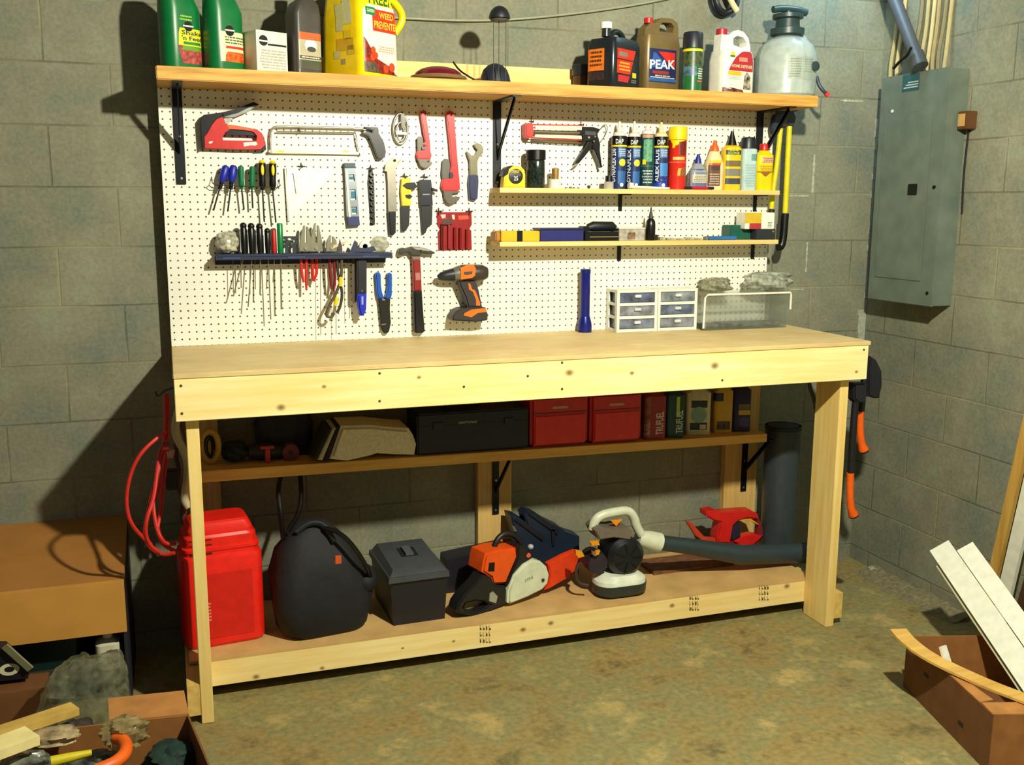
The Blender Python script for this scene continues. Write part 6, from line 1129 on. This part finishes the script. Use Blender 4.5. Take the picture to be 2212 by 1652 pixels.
# flat brown paper behind the tube
a, b = deck(1400, 1225), deck(1640, 1225); solo('brown_board', 'flat brown offcut board lying under the grey blower tube', 'board', MB().box(a.x-.02, a.x+.36, -.20, -.04, QD, QD+.012, .001), mt((120, 78, 50), .7, noise=.2))
# grey upright duct
p = F0.at(1690, 1190, z=QD); x, h = ext(1657, 1722, 1050, -.12); zt_ = F0.at(1690, 920, y=-.12).z
t = T('duct_pipe', 'upright dark grey plastic duct pipe at the right end of the deck', 'pipe', (x, -.105, QD)); h -= .002
obj('pipe', MB().lathe([(h, 0), (h, zt_-QD), (h*.90, zt_-QD), (h*.90, zt_-QD-.2), (h*.9, .01)], (x, -.105, QD), n=32), mt((50, 60, 64), .4), t); obj('collar', MB().lathe([(h*1.02, zt_-QD-.016), (h*1.05, zt_-QD-.014), (h*1.05, zt_-QD-.002), (h*1.02, zt_-QD)], (x, -.105, QD), n=32), DK, t)
# ================================================================ hung on the bench sides
# red extension cord on the left
t = T('extension_cord', 'red extension cord hanging in long loops from the left bench end', 'cord', (-.05, -.35, .5)); RC = mt((196, 36, 26), .45)
J = lambda x, y, d: F0.at(C2[0]+x/C2[2], C2[1]+y/C2[2], y=d)
loops = [([(430, 120), (425, 300), (430, 480), (390, 650), (330, 900), (270, 1130), (240, 1300), (270, 1400), (330, 1460), (420, 1490), (500, 1470)], -.50), ([(420, 140), (420, 480), (380, 700), (310, 960), (330, 1200), (370, 1330), (430, 1400), (510, 1390)], -.47), ([(440, 150), (440, 520), (430, 700), (400, 900), (380, 1150), (350, 1250), (380, 1380), (460, 1440), (540, 1460)], -.45), ([(435, 130), (440, 560), (410, 760), (345, 1000), (300, 1100), (330, 1180), (380, 1330), (450, 1430), (510, 1462)], -.43), ([(425, 130), (430, 500), (370, 620), (350, 800), (320, 1020), (260, 1180), (250, 1320), (300, 1420), (380, 1470)], -.53)]
mb = MB()
for pts, d_ in loops: mb.tube([J(x_, y_, d_+.01*math.sin(i)+.16*max(0, 1-i/5)) for i, (x_, y_) in enumerate(pts)], .0064, 8, smooth=2)
obj('loops', mb, RC, t); obj('loose_loop', MB().tube([J(430, 440, -.52), J(300, 535, -.54), J(200, 640, -.55), J(130, 780, -.55), J(90, 960, -.55), J(95, 1120, -.55), J(140, 1240, -.55), J(220, 1330, -.53), J(300, 1400, -.52)], .0060, 8, smooth=2), RC, t)
obj('tie', MB().tube([J(400, 560, -.48), J(455, 560, -.48)], .018, 10), mt((150, 36, 36), .5), t); q = J(428, 120, -.48); obj('hook', MB().tube([(.0005, -.48, q.z+.02), (-.03, -.48, q.z+.01), (-.05, -.48, q.z-.01), (-.055, -.48, q.z+.01)], .004, 8, smooth=1), DSTEEL, t)
obj('plug', MB().tube([J(465, 600, -.45), J(465, 660, -.45)], [.014, .010], 12), mt((190, 150, 140), .5), t)
for i, (pts, cl, lab) in enumerate((([(500, 380), (520, 500), (580, 600), (620, 720), (600, 900), (580, 1020), (620, 1080)], (190, 180, 140), 'pale cord behind the left bench leg, thickened for a lit patch of wall'), ([(560, 390), (600, 480), (630, 640), (600, 800), (560, 900), (600, 1050), (580, 1160)], (92, 52, 24), 'brown cord hanging behind the left bench leg'), ([(500, 640), (540, 760), (520, 900), (580, 1000), (560, 1150), (600, 1250)], (70, 24, 44), 'dark purple cord hanging behind the left bench leg'))):
    P_ = [J(x_, y_, -.22+.045*i) for x_, y_ in pts]; P_ = [Vector((min(p.x, .062), p.y, p.z)) for p in P_]
    solo('hanging_cord', lab, 'cord', MB().tube([Vector((.018, P_[0].y, ZA+.0015)), Vector((.02, P_[0].y, ZA-.02))]+P_, .014 if i == 0 else .008, 10, smooth=2), mt(cl, .5), 'cords at the left bench end')  # pale cord made thick to stand in for a lit patch of wall
p = J(480, 830, -.25); solo('power_adapter', 'black plug adapter hanging among the red cord loops', 'adapter', MB().box(min(p.x, -.005)-.022, min(p.x, -.005)+.018, -.27, -.235, p.z-.04, p.z+.03, .005), BLK)
# axes on the right end
A1 = (1640, 640, 2.949)
def axe(label, y, head, handle, grip, tip):
    X_ = 2.512; t = T('axe', label, 'axe', (X_+.02, y, F0.at(*tip, y=y).z), group='axes hung on the right bench end')
    obj('handle', MB().tube([F0.at(a_, b_, y=y) for a_, b_ in handle], .0135, 12, smooth=1), mt((18, 20, 26), .45), t); obj('grip', MB().tube([F0.at(a_, b_, y=y) for a_, b_ in grip], [.0145, .014, .015, .020], 12, smooth=1), mt((236, 96, 16), .45), t)
    a_, b_ = F0.at(*grip[-1], y=y), F0.at(*grip[-2], y=y); d_ = (a_-b_).normalized(); obj('butt', MB().tube([a_+d_*.0003, a_+d_*.006], [.021, .019], 12), BLK, t)
    obj('head_cover', MB().prism(xz(F0, y, head), y-.022, y+.022, bev=.006), mt((22, 24, 32), .5), t)
axe('axe with a rounded black head cover and the higher orange grip', -.50, [(1868, 790), (1874, 768), (1886, 776), (1898, 800), (1899, 830), (1893, 858), (1880, 858), (1868, 852)], [(1869, 800), (1864, 850), (1860, 888)], [(1858, 888), (1858, 930), (1860, 955), (1866, 972)], (1866, 975))
axe('axe half hidden behind the leg with the lower orange grip', -.56, [(1838, 826), (1866, 826), (1866, 850), (1862, 868), (1845, 868), (1838, 860)], [(1848, 866), (1842, 940), (1838, 1020)], [(1837, 1021), (1836, 1070), (1838, 1098), (1844, 1112)], (1844, 1116))
mb = MB()
for y in (-.50, -.56): mb.tube([(2.5005, y, ZA+.06), (2.535, y, ZA+.058), (2.54, y, ZA+.075)], .005, 8)
o = solo('tool_hook', 'pair of steel hooks on the right bench end carrying the axes', 'hook', mb, DSTEEL)
a_, b_ = F0.at(1748, 833, y=-.3), F0.at(1764, 890, y=-.3); solo('strap', 'black strap hanging inside the right bench end', 'strap', MB().tube([(2.455, -.3, ZA+.02), a_, (a_+b_)/2+Vector((.006, 0, 0)), b_], .008, 8, smooth=2, flat=.5), BLK)
# ================================================================ floor, right side: open carton with boards
CB_ = [mt(c, .8, noise=.10, scale=18) for c in ((112, 70, 32), (150, 98, 46), (176, 120, 60))]  # cardboard tones dark to light; light and shade put into wall colours
def carton(t, P, h, base=0, th=.004, mats=(0, 0, 0, 0)):
    """open box: four corner points going round, walls as separate sides, with floor"""
    c = sum((Vector((p[0], p[1], 0)) for p in P), Vector())/4
    for i in range(4):
        a, b = Vector((*P[i], 0)), Vector((*P[(i+1) % 4], 0)); n = Vector((c-a)); d = (b-a).normalized(); nn = Vector((-d.y, d.x, 0)); nn = nn if nn.dot(c-a) > 0 else -nn; nn *= th
        e = d*th*.5
        obj('side_wall', MB().hexa([a+e+Vector((0, 0, base)), b-e+Vector((0, 0, base)), b-e+nn+Vector((0, 0, base)), a+e+nn+Vector((0, 0, base)), a+e+Vector((0, 0, base+h)), b-e+Vector((0, 0, base+h)), b-e+nn+Vector((0, 0, base+h)), a+e+nn+Vector((0, 0, base+h))]), CB_[mats[i]], t)
    obj('bottom', MB().hexa([(*(Vector((*p, 0))*.97+c*.03).xy, base+.0005) for p in P]+[(*(Vector((*p, 0))*.97+c*.03).xy, base+.004) for p in P]), CB_[0], t)
A = F0.at(1950, 1480, z=0); HB = .185; nr = F0.at(2145, 1545, z=HB); bk = F0.at(2112, 1372, z=HB)
PB = [(A.x, A.y), (nr.x, nr.y), (nr.x+(bk.x-A.x)*1.9, nr.y+(bk.y-A.y)*1.9), (A.x+(bk.x-A.x)*1.9, A.y+(bk.y-A.y)*1.9)]
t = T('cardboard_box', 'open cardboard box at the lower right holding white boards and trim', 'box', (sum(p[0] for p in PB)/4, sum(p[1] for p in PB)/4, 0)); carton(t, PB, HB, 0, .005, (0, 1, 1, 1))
# folded rim edges and two hand holes
a, b = Vector((*PB[0], 0)), Vector((*PB[1], 0)); d = (b-a).normalized(); up = Vector((0, 0, 1)); nn = Vector((d.y, -d.x, 0)); nn = nn if nn.dot(Vector((-1, 0, 0))) > 0 else -nn
for k, zf in ((.28, .62), (.70, .36)): c = a+(b-a)*k+up*HB*zf+nn*.0006; obj('hand_hole', MB().hexa([c-d*.016-up*.007, c+d*.016-up*.007, c+d*.016-up*.007-nn*.0004, c-d*.016-up*.007-nn*.0004, c-d*.016+up*.007, c+d*.016+up*.007, c+d*.016+up*.007-nn*.0004, c-d*.016+up*.007-nn*.0004]), mt((40, 24, 12), .8), t)
e0 = Vector((*PB[1], HB+.0005)); e1 = Vector((*PB[2], HB+.0005)); iw = Vector((-(e1-e0).y, (e1-e0).x, 0)).normalized(); iw = -iw if iw.dot(Vector((*PB[0], 0))-Vector((*PB[1], 0))) < 0 else iw
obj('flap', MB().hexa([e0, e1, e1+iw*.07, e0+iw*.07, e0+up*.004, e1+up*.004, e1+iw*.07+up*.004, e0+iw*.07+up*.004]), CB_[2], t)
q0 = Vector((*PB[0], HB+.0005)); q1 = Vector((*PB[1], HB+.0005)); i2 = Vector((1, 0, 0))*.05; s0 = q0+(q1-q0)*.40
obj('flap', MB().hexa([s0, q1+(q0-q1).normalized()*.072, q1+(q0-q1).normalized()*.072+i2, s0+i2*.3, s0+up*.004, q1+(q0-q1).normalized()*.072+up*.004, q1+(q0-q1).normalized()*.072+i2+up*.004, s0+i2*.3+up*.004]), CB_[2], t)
# helper to lay a plank between two points
def plank(name, label, p, q, w, th, mat, side=(0, 0, 1), group=None, cat='board'): return solo(name, label, cat, MB().beam(p, q, w, th, side), mat, group)
L_ = Vector((1.3, -2.45, 2.65)); WBD = mt((226, 228, 208), .5, noise=.05)
TE = F0.at(2030, 1180, y=-.86); BE = F0.at(2290, 1560, z=.10)
dd = (BE-TE).normalized(); vv = (CAM-TE).normalized(); nrm = (vv-dd*vv.dot(dd)).normalized()
rt_ = dd.cross(nrm).normalized()
sgn = 1 if rt_.x > 0 else -1
o1 = rt_*sgn
t = plank('white_board', 'white painted board standing highest in the cardboard box', TE, BE, .078, .014, WBD, nrm, 'white boards in the carton')
t = plank('white_board', 'white painted board just right of the highest one in the cardboard box', TE+o1*.074+dd*.06, BE+o1*.074, .064, .014, mt((232, 232, 214), .5), nrm, 'white boards in the carton')
t = plank('white_board', 'narrow pale board tucked behind the highest white board', TE-o1*.026-nrm*.018+dd*.06, BE-o1*.026-nrm*.018, .05, .012, mt((190, 186, 150), .5), nrm, 'white boards in the carton')
# curved tan trim strip and lower one across the box
p = [F0.at(x_, y_, z=HB+zz_) for x_, y_, zz_ in ((1940, 1360, .045), (1958, 1382, .035), (2000, 1415, .022), (2060, 1445, .014), (2140, 1481, .012), (2212, 1508, .012), (2300, 1542, .012))]
def ribbon(pts, w, th):
    P_ = [Vector(q) for q in pts]
    for _ in range(2):
        q = [P_[0]]
        for a_, b_ in zip(P_, P_[1:]): q += [a_*.75+b_*.25, a_*.25+b_*.75]
        P_ = q+[P_[-1]]
    rs = []
    for i, c in enumerate(P_):
        d_ = (P_[min(i+1, len(P_)-1)]-P_[max(i-1, 0)]).normalized(); s_ = d_.cross(Vector((0, 0, 1))).normalized()*w/2; u_ = s_.cross(d_).normalized()*th/2
        rs.append([c-s_-u_, c+s_-u_, c+s_+u_, c-s_+u_])
    return MB().rings(rs)
TR = wood('tan_trim', (222, 182, 96), (198, 154, 72), 0)
solo('trim_strip', 'curved tan wood trim strip lying across the top of the cardboard box', 'trim strip', ribbon(p, .058, .008), TR)
ps = [F0.at(x_, y_, z=HB+.055) for x_, y_ in ((2036, 1395), (2050, 1400), (2075, 1416))]; solo('white_scrap', 'small white board scrap poking up inside the cardboard box', 'scrap', MB().beam(ps[0], Vector((ps[2].x+.02, ps[2].y-.02, .03)), .03, .008), WHT)
# boards leaning on the right wall
a, b = F0.at(2225, 900, x=2.985), F0.at(2146, 1245, x=2.985); dn = (b-a).normalized(); bt = a+dn*((a.z-.001)/(-dn.z)); tp = a-dn*.5
plank('leaning_board', 'tan wooden board leaning on the right wall at the picture edge', bt, tp, .042, .018, wood('tan_board', (206, 166, 84), (180, 138, 58), 2), (1, 0, 0), 'boards leaning on the right wall')
a, b = F0.at(2235, 1010, x=2.96), F0.at(2176, 1262, x=2.96); dn = (b-a).normalized(); bt = a+dn*((a.z-.001)/(-dn.z)); tp = a-dn*.5
plank('leaning_board', 'white board leaning on the right wall in front of the tan board', bt, tp, .058, .016, WBD, (1, 0, 0), 'boards leaning on the right wall')
a, b = F0.at(2250, 1180, x=2.93), F0.at(2205, 1330, x=2.93); dn = (b-a).normalized(); bt = a+dn*((a.z-.001)/(-dn.z)); tp = a-dn*.35
plank('leaning_board', 'dark brown board leaning on the right wall below the white one', bt, tp, .05, .016, mt((66, 44, 24), .7), (1, 0, 0), 'boards leaning on the right wall')
# crumbs on the floor by the wall
p = F0.at(1892, 1235, z=0); solo('plaster_chip', 'pale plaster chip on the floor near the right wall', 'chip', blob((p.x, p.y, .012), .035, .025, .011, 5), mt((170, 166, 140), .9))
# ================================================================ floor, left side
# low brown unit against the wall
ZL, YL = .455, -.420; XR = F0.at(270, 1300, y=YL).x; XL = -1.0; ZF = F0.at(270, 1365, y=YL).z; ZI = F0.at(262, 1442, y=-.38).z
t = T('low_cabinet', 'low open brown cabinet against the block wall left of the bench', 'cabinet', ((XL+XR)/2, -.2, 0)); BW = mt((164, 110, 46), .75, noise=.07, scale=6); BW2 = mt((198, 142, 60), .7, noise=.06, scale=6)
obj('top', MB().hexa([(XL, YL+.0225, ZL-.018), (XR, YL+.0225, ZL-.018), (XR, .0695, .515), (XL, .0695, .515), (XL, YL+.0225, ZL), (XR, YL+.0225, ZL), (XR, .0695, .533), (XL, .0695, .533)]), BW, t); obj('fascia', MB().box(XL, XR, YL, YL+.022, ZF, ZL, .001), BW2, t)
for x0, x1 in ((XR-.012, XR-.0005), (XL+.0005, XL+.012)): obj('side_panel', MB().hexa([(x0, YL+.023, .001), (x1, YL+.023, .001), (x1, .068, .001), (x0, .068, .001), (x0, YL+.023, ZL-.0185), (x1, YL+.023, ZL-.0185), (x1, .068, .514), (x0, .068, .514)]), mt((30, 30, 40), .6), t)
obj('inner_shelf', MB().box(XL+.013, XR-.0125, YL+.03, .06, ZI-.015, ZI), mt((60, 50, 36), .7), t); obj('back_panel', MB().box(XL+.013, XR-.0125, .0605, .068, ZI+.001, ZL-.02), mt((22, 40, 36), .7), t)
x, h = ext(206, 260, 1400, -.37); ZJ = ZI+.0005; x = min(x, XR-.0135-h); t = T('storage_jar', 'white plastic jug in the right front corner of the low cabinet', 'jug', (x, -.345, ZJ)); L = Loft([(ZJ, h*.9, .04, .02), (ZJ+.015, h, .042, .02), (ZJ+.085, h, .042, .02), (ZJ+.10, h*.5, .02, .02)], x, -.345); obj('body', L.mesh(), mt((206, 204, 176), .4), t); obj('cap', Loft([(ZJ+.1005, h*.42, h*.42, h), (ZJ+.114, h*.4, h*.4, h)], x, -.345).mesh(), WHT, t); L.rect('paper_label', mt((150, 150, 120), .5), t, -h*.1, h*.8, ZJ+.022, ZJ+.07)
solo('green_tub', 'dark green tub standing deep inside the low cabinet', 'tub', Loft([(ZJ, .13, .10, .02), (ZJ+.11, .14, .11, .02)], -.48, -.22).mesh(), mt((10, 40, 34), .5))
# open junk carton in the foreground
ZR_ = .30; r0, r1, r2 = F0.at(408, 1543, z=ZR_), F0.at(470, 1690, z=ZR_), F0.at(165, 1545, z=ZR_)
bl = r0+(r0-r1).normalized().cross(Vector((0, 0, 1)))*(-.62 if (r0-r1).normalized().cross(Vector((0, 0, 1))).x > 0 else .62)
bl = Vector((r0.x-.62, r0.y+.06, ZR_)); PJ = [(r0.x, r0.y), (bl.x, bl.y), (bl.x+(r1.x-r0.x)*2.0, bl.y+(r1.y-r0.y)*2.0), (r0.x+(r1.x-r0.x)*2.0, r0.y+(r1.y-r0.y)*2.0)]
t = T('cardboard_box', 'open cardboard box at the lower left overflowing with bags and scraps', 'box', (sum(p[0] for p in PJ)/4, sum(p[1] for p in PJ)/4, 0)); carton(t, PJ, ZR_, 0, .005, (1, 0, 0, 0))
f0, f1 = F0.at(408, 1540, z=ZR_), F0.at(300, 1566, z=ZR_); g0, g1 = F0.at(374, 1482, z=ZR_-.02), F0.at(300, 1498, z=ZR_-.02)
f0, f1 = Vector((PJ[0][0], PJ[0][1]+.001, ZR_-.001)), Vector((PJ[0][0]-.20, PJ[0][1]+.02, ZR_-.001)); bk_ = Vector((-.01, .13, .005)); u3 = Vector((0, 0, .004))
obj('flap', MB().hexa([f0, f1, f1+bk_, f0+bk_, f0+u3, f1+u3, f1+bk_+u3, f0+bk_+u3]), CB_[2], t)
JZ = .20
def jl(name, label, cat, px, py, z, rx, ry, rz, mat, seed, amp=.28):
    p = F0.at(px, py, z=z); return solo(name, label, cat, blob((p.x, p.y, z), rx, ry, rz, seed, amp=amp), mat, smooth=25)
CLB = mt((168, 170, 140), .12, noise=.4, scale=30, trans=.6, alpha=.55, bump=.5); GRB = mt((86, 92, 78), .35, noise=.5, scale=25)
jl('clear_bag', 'big crumpled clear plastic bag on the lower left carton', 'bag', 195, 1530, .165, .125, .085, .164, CLB, 21)
jl('clear_bag', 'pale plastic bag bulging at the right corner of the junk carton', 'bag', 272, 1582, .32, .05, .035, .04, mt((176, 160, 110), .2, noise=.3, scale=30, trans=.4, alpha=.85), 27)
jl('grey_bag', 'dark grey crumpled bag in the middle of the junk carton', 'bag', 165, 1585, .24, .05, .04, .035, mt((60, 54, 46), .5, noise=.4), 31)
jl('plastic_wrap', 'greenish grey plastic wrap at the front of the junk carton', 'plastic wrap', 200, 1650, .24, .07, .035, .028, GRB, 33)
jl('plastic_wrap', 'grey plastic wrap at the very bottom left of the picture', 'plastic wrap', 60, 1665, .26, .07, .05, .04, mt((120, 124, 108), .3, noise=.5, scale=25), 35)
jl('green_cloth', 'dark green cloth lump in the right of the junk carton', 'cloth', 370, 1640, .22, .06, .06, .04, mt((14, 46, 36), .8, noise=.4), 39)
# filling under the junk so it rests inside the box
cx_ = sum(p[0] for p in PJ)/4; cy_ = sum(p[1] for p in PJ)/4
o = solo('packing_scraps', 'brown packing scraps filling the junk carton', 'scraps', blob((cx_, cy_, .11), .20, .20, .105, 44, amp=.12), mt((84, 60, 30), .85, noise=.5, scale=25)); o['kind'] = 'stuff'
# wooden offcuts
a, b = F0.at(-20, 1590, z=.33), F0.at(162, 1530, z=.32); solo('wood_offcut', 'pale wooden offcut lying across the junk carton', 'offcut', MB().beam(a, b, .05, .02), mt((206, 170, 84), .6, noise=.15, scale=12))
a, b = F0.at(-30, 1625, z=.35), F0.at(70, 1588, z=.345); solo('wood_offcut', 'bright pale board end at the left of the junk carton', 'offcut', MB().beam(a, b, .075, .024), mt((236, 220, 150), .6, noise=.08, scale=14))
a, b = F0.at(110, 1645, z=.31), F0.at(198, 1625, z=.31); solo('yellow_tool', 'yellow plastic tool with a pale tip in the junk carton', 'tool', MB().tube([a, (a+b)/2, b], [.014, .012, .008], 10), mt((206, 190, 20), .4))
q = [F0.at(x_, y_, z=.32) for x_, y_ in ((205, 1665), (255, 1645), (275, 1620), (268, 1598), (250, 1592))]; solo('orange_hose', 'orange curved hose end sticking out of the junk carton', 'hose', MB().tube(q, .016, 12, smooth=2), mt((226, 96, 20), .45))
# black carton with a white ring letter, tilted on the cabinet front
a, b = F0.at(-40, 1480, y=-.50), F0.at(62, 1462, y=-.50); t = T('black_carton', 'black box with a white ring letter tilted at the left picture edge', 'box', (a.x, -.48, F0.at(30, 1478, y=-.50).z))
mb = MB().prism(xz(F0, -.50, [(-60, 1478), (-60, 1400), (8, 1400), (62, 1452), (60, 1466)]), -.50, -.445, bev=.002); obj('body', mb, mt((16, 14, 24), .5), t)
q = F0.at(20, 1446, y=-.5015); ring = lambda r: [(q.x+r*1.1*math.cos(2*math.pi*i/24), q.z+r*.75*math.sin(2*math.pi*i/24)) for i in range(24)]
obj('lettering', MB().prism(ring(.026), -.5016, -.5004, [ring(.013)]), mt((206, 206, 170), .5), t, 0)
a, b = F0.at(10, 1395, y=-.52), F0.at(66, 1445, y=-.52); solo('metal_bracket', 'pale flat metal strip lying along the black box edge', 'strip', MB().beam(a, b, .022, .006, (0, 1, .5)), mt((150, 150, 116), .5, .3))
solo('side_carton', 'brown carton standing under the black box at the left edge', 'carton', MB().box(-.95, F0.at(100, 1520, y=-.55).x, -.55, -.435, .001, F0.at(30, 1478, y=-.50).z-.002, .002), CB_[0])
jl('paper_scrap', 'crumpled pale brown paper between the wooden offcuts and the orange hose', 'paper', 120, 1590, .315, .055, .035, .02, mt((170, 150, 110), .8, noise=.3), 51)
